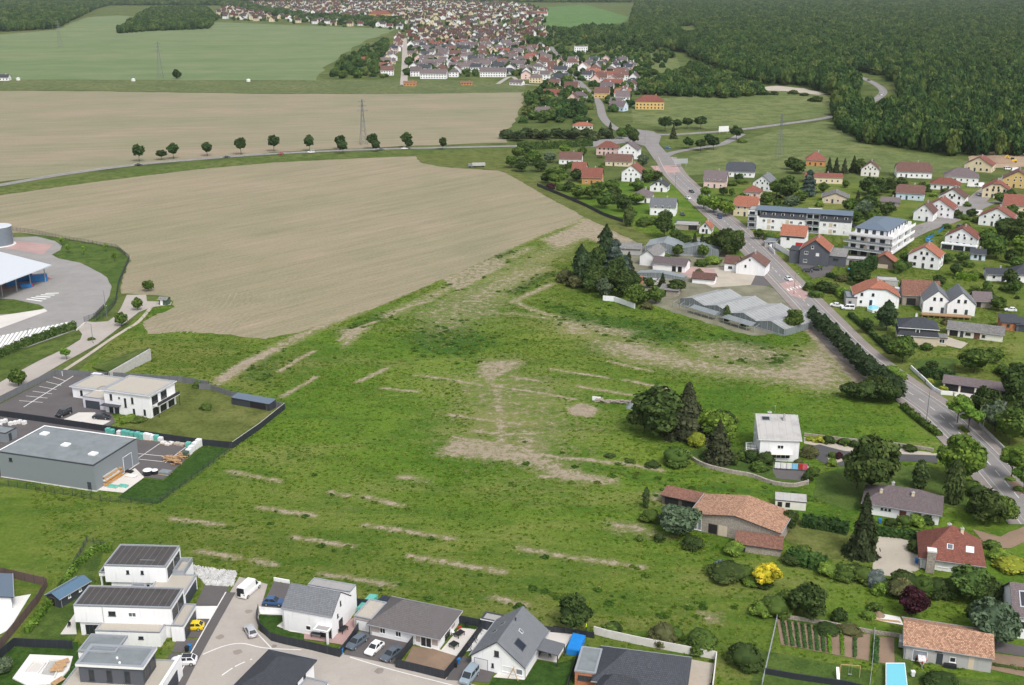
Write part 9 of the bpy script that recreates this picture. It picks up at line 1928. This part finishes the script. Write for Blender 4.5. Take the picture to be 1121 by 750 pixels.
wood('forest', [(700, -6), (692, 18), (690, 34), (640, 34), (615, 40), (640, 47), (690, 50), (745, 58), (790, 78), (825, 92), (880, 95), (915, 106), (913, 120), (908, 128), (916, 141), (940, 156), (985, 163), (1040, 171), (1160, 173), (1180, -6)], 7.5, 13.5, 12, 18, [[(915, 75), (936, 78), (966, 84), (983, 98), (986, 117), (962, 127), (940, 124), (932, 110), (944, 100), (926, 88)], [(740, 30), (760, 28), (768, 38), (748, 42)]], seed=3)
wood('village_wood', [(735, 84), (760, 78), (830, 96), (838, 104), (800, 108), (745, 106), (700, 104), (690, 98), (720, 92)], 8, 12, 8, 13, seed=5)
wood('far_left_wood', [(-40, 36), (0, 35), (60, 32), (72, 26), (105, 10), (150, -2), (-60, -6)], 9, 14, 14, 20, seed=6)
wood('field_copse', [(128, 37), (140, 28), (165, 12), (225, 10), (236, 22), (228, 32), (170, 34)], 9, 12, 10, 16, seed=7)
wood('distant_wood', [(105, 6), (240, 6), (330, 24), (440, 30), (440, 24), (330, 18), (250, 2), (700, 3), (700, -8), (60, -8)], 16, 22, 10, 16, seed=8)
rng = np.random.default_rng(4); pts = []
for poly, n in (([(232, 22), (250, 3), (420, 0), (560, 3), (600, 10), (595, 32), (520, 34), (440, 34), (330, 27)], 1500), ([(360, 86), (370, 70), (400, 54), (424, 42), (424, 86)], 190), ([(444, 84), (450, 42), (575, 34), (600, 60), (580, 84)], 700), ([(590, 44), (690, 42), (740, 60), (700, 100), (690, 120), (640, 130), (600, 110), (612, 80)], 520), ([(440, 34), (600, 30), (690, 40), (690, 50), (600, 46), (450, 42)], 420), ([(572, 135), (578, 108), (598, 92), (625, 110), (650, 138)], 110)):
 P = PX(*poly); xs = [p[0] for p in P]; ys = [p[1] for p in P]; A = np.stack([rng.uniform(min(xs), max(xs), n * 3), rng.uniform(min(ys), max(ys), n * 3)], 1); A = A[inpoly(P, A[:, 0], A[:, 1])][:n]
 dm = np.array([min((a[0] - t[0]) ** 2 + (a[1] - t[1]) ** 2 for t in taken) for a in A]) ** .5; dv = np.array([min(math.dist(a, p) for p in VIL + FST) for a in A]); pts.append(A[(dm > 6.5) & (dv > 9)])
A = np.concatenate(pts); n = len(A); w_ = rng.uniform(6, 12, n); print('town trees', n)
scatter('distant_trees', np.stack([A[:, 0], A[:, 1], np.full(n, -.3)], 1), np.stack([w_, w_, rng.uniform(4, 11, n)], 1), np.stack([np.zeros(n), np.zeros(n), rng.uniform(0, 6, n)], 1), rng.integers(0, 5, n), CF)
# ================================================================ ROUGH GRASS of the meadow and the air
def tuft(seed, n, kind):
 rng = np.random.default_rng(seed); a = rng.uniform(0, 6.28, n); r = rng.uniform(0, .45, n) ** .8; z = rng.uniform(.15, .75, n)
 C = np.stack([r * np.cos(a), r * np.sin(a), z * .8], 1); d = np.stack([np.cos(a) * .8, np.sin(a) * .8, rng.uniform(.8, 1.8, n)], 1) + rng.normal(0, .3, (n, 3)); d /= np.linalg.norm(d, axis=1, keepdims=True)
 return quads_mesh('grass_tuft', C, d, rng.uniform(.16, .34, n), np.clip(rng.normal(.5, .2, n), 0, 1), M[kind], rng, stretch=2.2)
M['tuftleaf'] = leaf_mat('grass_leaves', [(0, (.066, .145, .012)), (.35, (.10, .185, .016)), (.65, (.15, .215, .026)), (.88, (.19, .235, .04)), (1, (.25, .265, .08))], trans=.4)
M['weedleaf'] = leaf_mat('weed_leaves', [(0, (.045, .105, .016)), (.6, (.07, .14, .02)), (1, (.12, .17, .026))], trans=.35)
CT = crown_coll('tuft', [tuft(k, 14, 'tuftleaf') for k in range(4)]); CW = crown_coll('weed', [tuft(20 + k, 34, 'weedleaf') for k in range(4)])
rng = np.random.default_rng(12)
def sample(arr, X, Y): return arr[np.clip(((Y - MY0) / ST).astype(int), 0, ny - 1), np.clip(((X - MX0) / ST).astype(int), 0, nx - 1)]
def meadow_points(n, y0, y1):
 Y = np.sqrt(rng.uniform(y0 ** 2, y1 ** 2, n)); X = rng.uniform(-.47, .47, n) * Y; ok = (X > MX0 + 1) & (X < MX1 - 1)
 X, Y = X[ok], Y[ok]; bad = np.zeros(len(X), bool)
 for P in SHEETS:
  xs = [p[0] for p in P]; ys = [p[1] for p in P]; c = (X > min(xs) - .4) & (X < max(xs) + .4) & (Y > min(ys) - .4) & (Y < max(ys) + .4)
  if c.any() and not c.all(): i = np.where(c)[0]; bad[i[inpoly(P, X[i], Y[i])]] = True
 for a, b in list(zip(MAIN[:-1:12], MAIN[12::12])): bad |= (Y > min(a[1], b[1]) - 9) & (Y < max(a[1], b[1]) + 9) & (np.abs(X - (a[0] + b[0]) / 2) < 9.5)
 return X[~bad], Y[~bad]
X, Y = meadow_points(120000, 150, 520); D = sample(dirt, X, Y); k = (D < .3) & (rng.uniform(0, 1, len(X)) < .25 + .75 * (0.5 + .5 * np.sin(X * .09 + Y * .05) * np.sin(Y * .07 - X * .04))); X, Y = X[k], Y[k]; n = len(X)
w_ = rng.uniform(.35, .8, n) * (1 + (Y - 160) / 700); print('tufts', n)
scatter('meadow_grass', np.stack([X, Y, np.full(n, 0.0)], 1), np.stack([w_, w_, rng.uniform(.12, .3, n)], 1), np.stack([np.zeros(n), np.zeros(n), rng.uniform(0, 6, n)], 1), rng.integers(0, 4, n), CT)
X, Y = meadow_points(60000, 150, 560); k = (rng.uniform(0, 1, len(X)) < np.clip(sample(lush, X, Y) * .3 + .01 * (np.sin(X * .11 + 1) * np.sin(Y * .06) > .45), 0, 1)) & (sample(dirt, X, Y) < .5); X, Y = X[k], Y[k]; n = len(X); w_ = rng.uniform(.7, 1.8, n); print('weeds', n)
scatter('meadow_weeds', np.stack([X, Y, np.zeros(n)], 1), np.stack([w_, w_, rng.uniform(.3, .7, n)], 1), np.stack([np.zeros(n), np.zeros(n), rng.uniform(0, 6, n)], 1), rng.integers(0, 4, n), CW)
HZ = MB().box(-3600, 3600, -120, 7600, -1.5, 175).build('haze', bpy.data.materials.new('air')); hm = HZ.data.materials[0]; hm.use_nodes = True; ht = hm.node_tree
for q in list(ht.nodes):
 if q.type != 'OUTPUT_MATERIAL': ht.nodes.remove(q)
pv = ht.nodes.new('ShaderNodeVolumePrincipled'); pv.inputs['Color'].default_value = (.84, .90, .97, 1); pv.inputs['Density'].default_value = 0.00003; pv.inputs['Anisotropy'].default_value = .1
ht.links.new(pv.outputs[0], ht.nodes['Material Output'].inputs['Volume']); tag(HZ, kind='stuff')
label_near(ALLTREES, None)
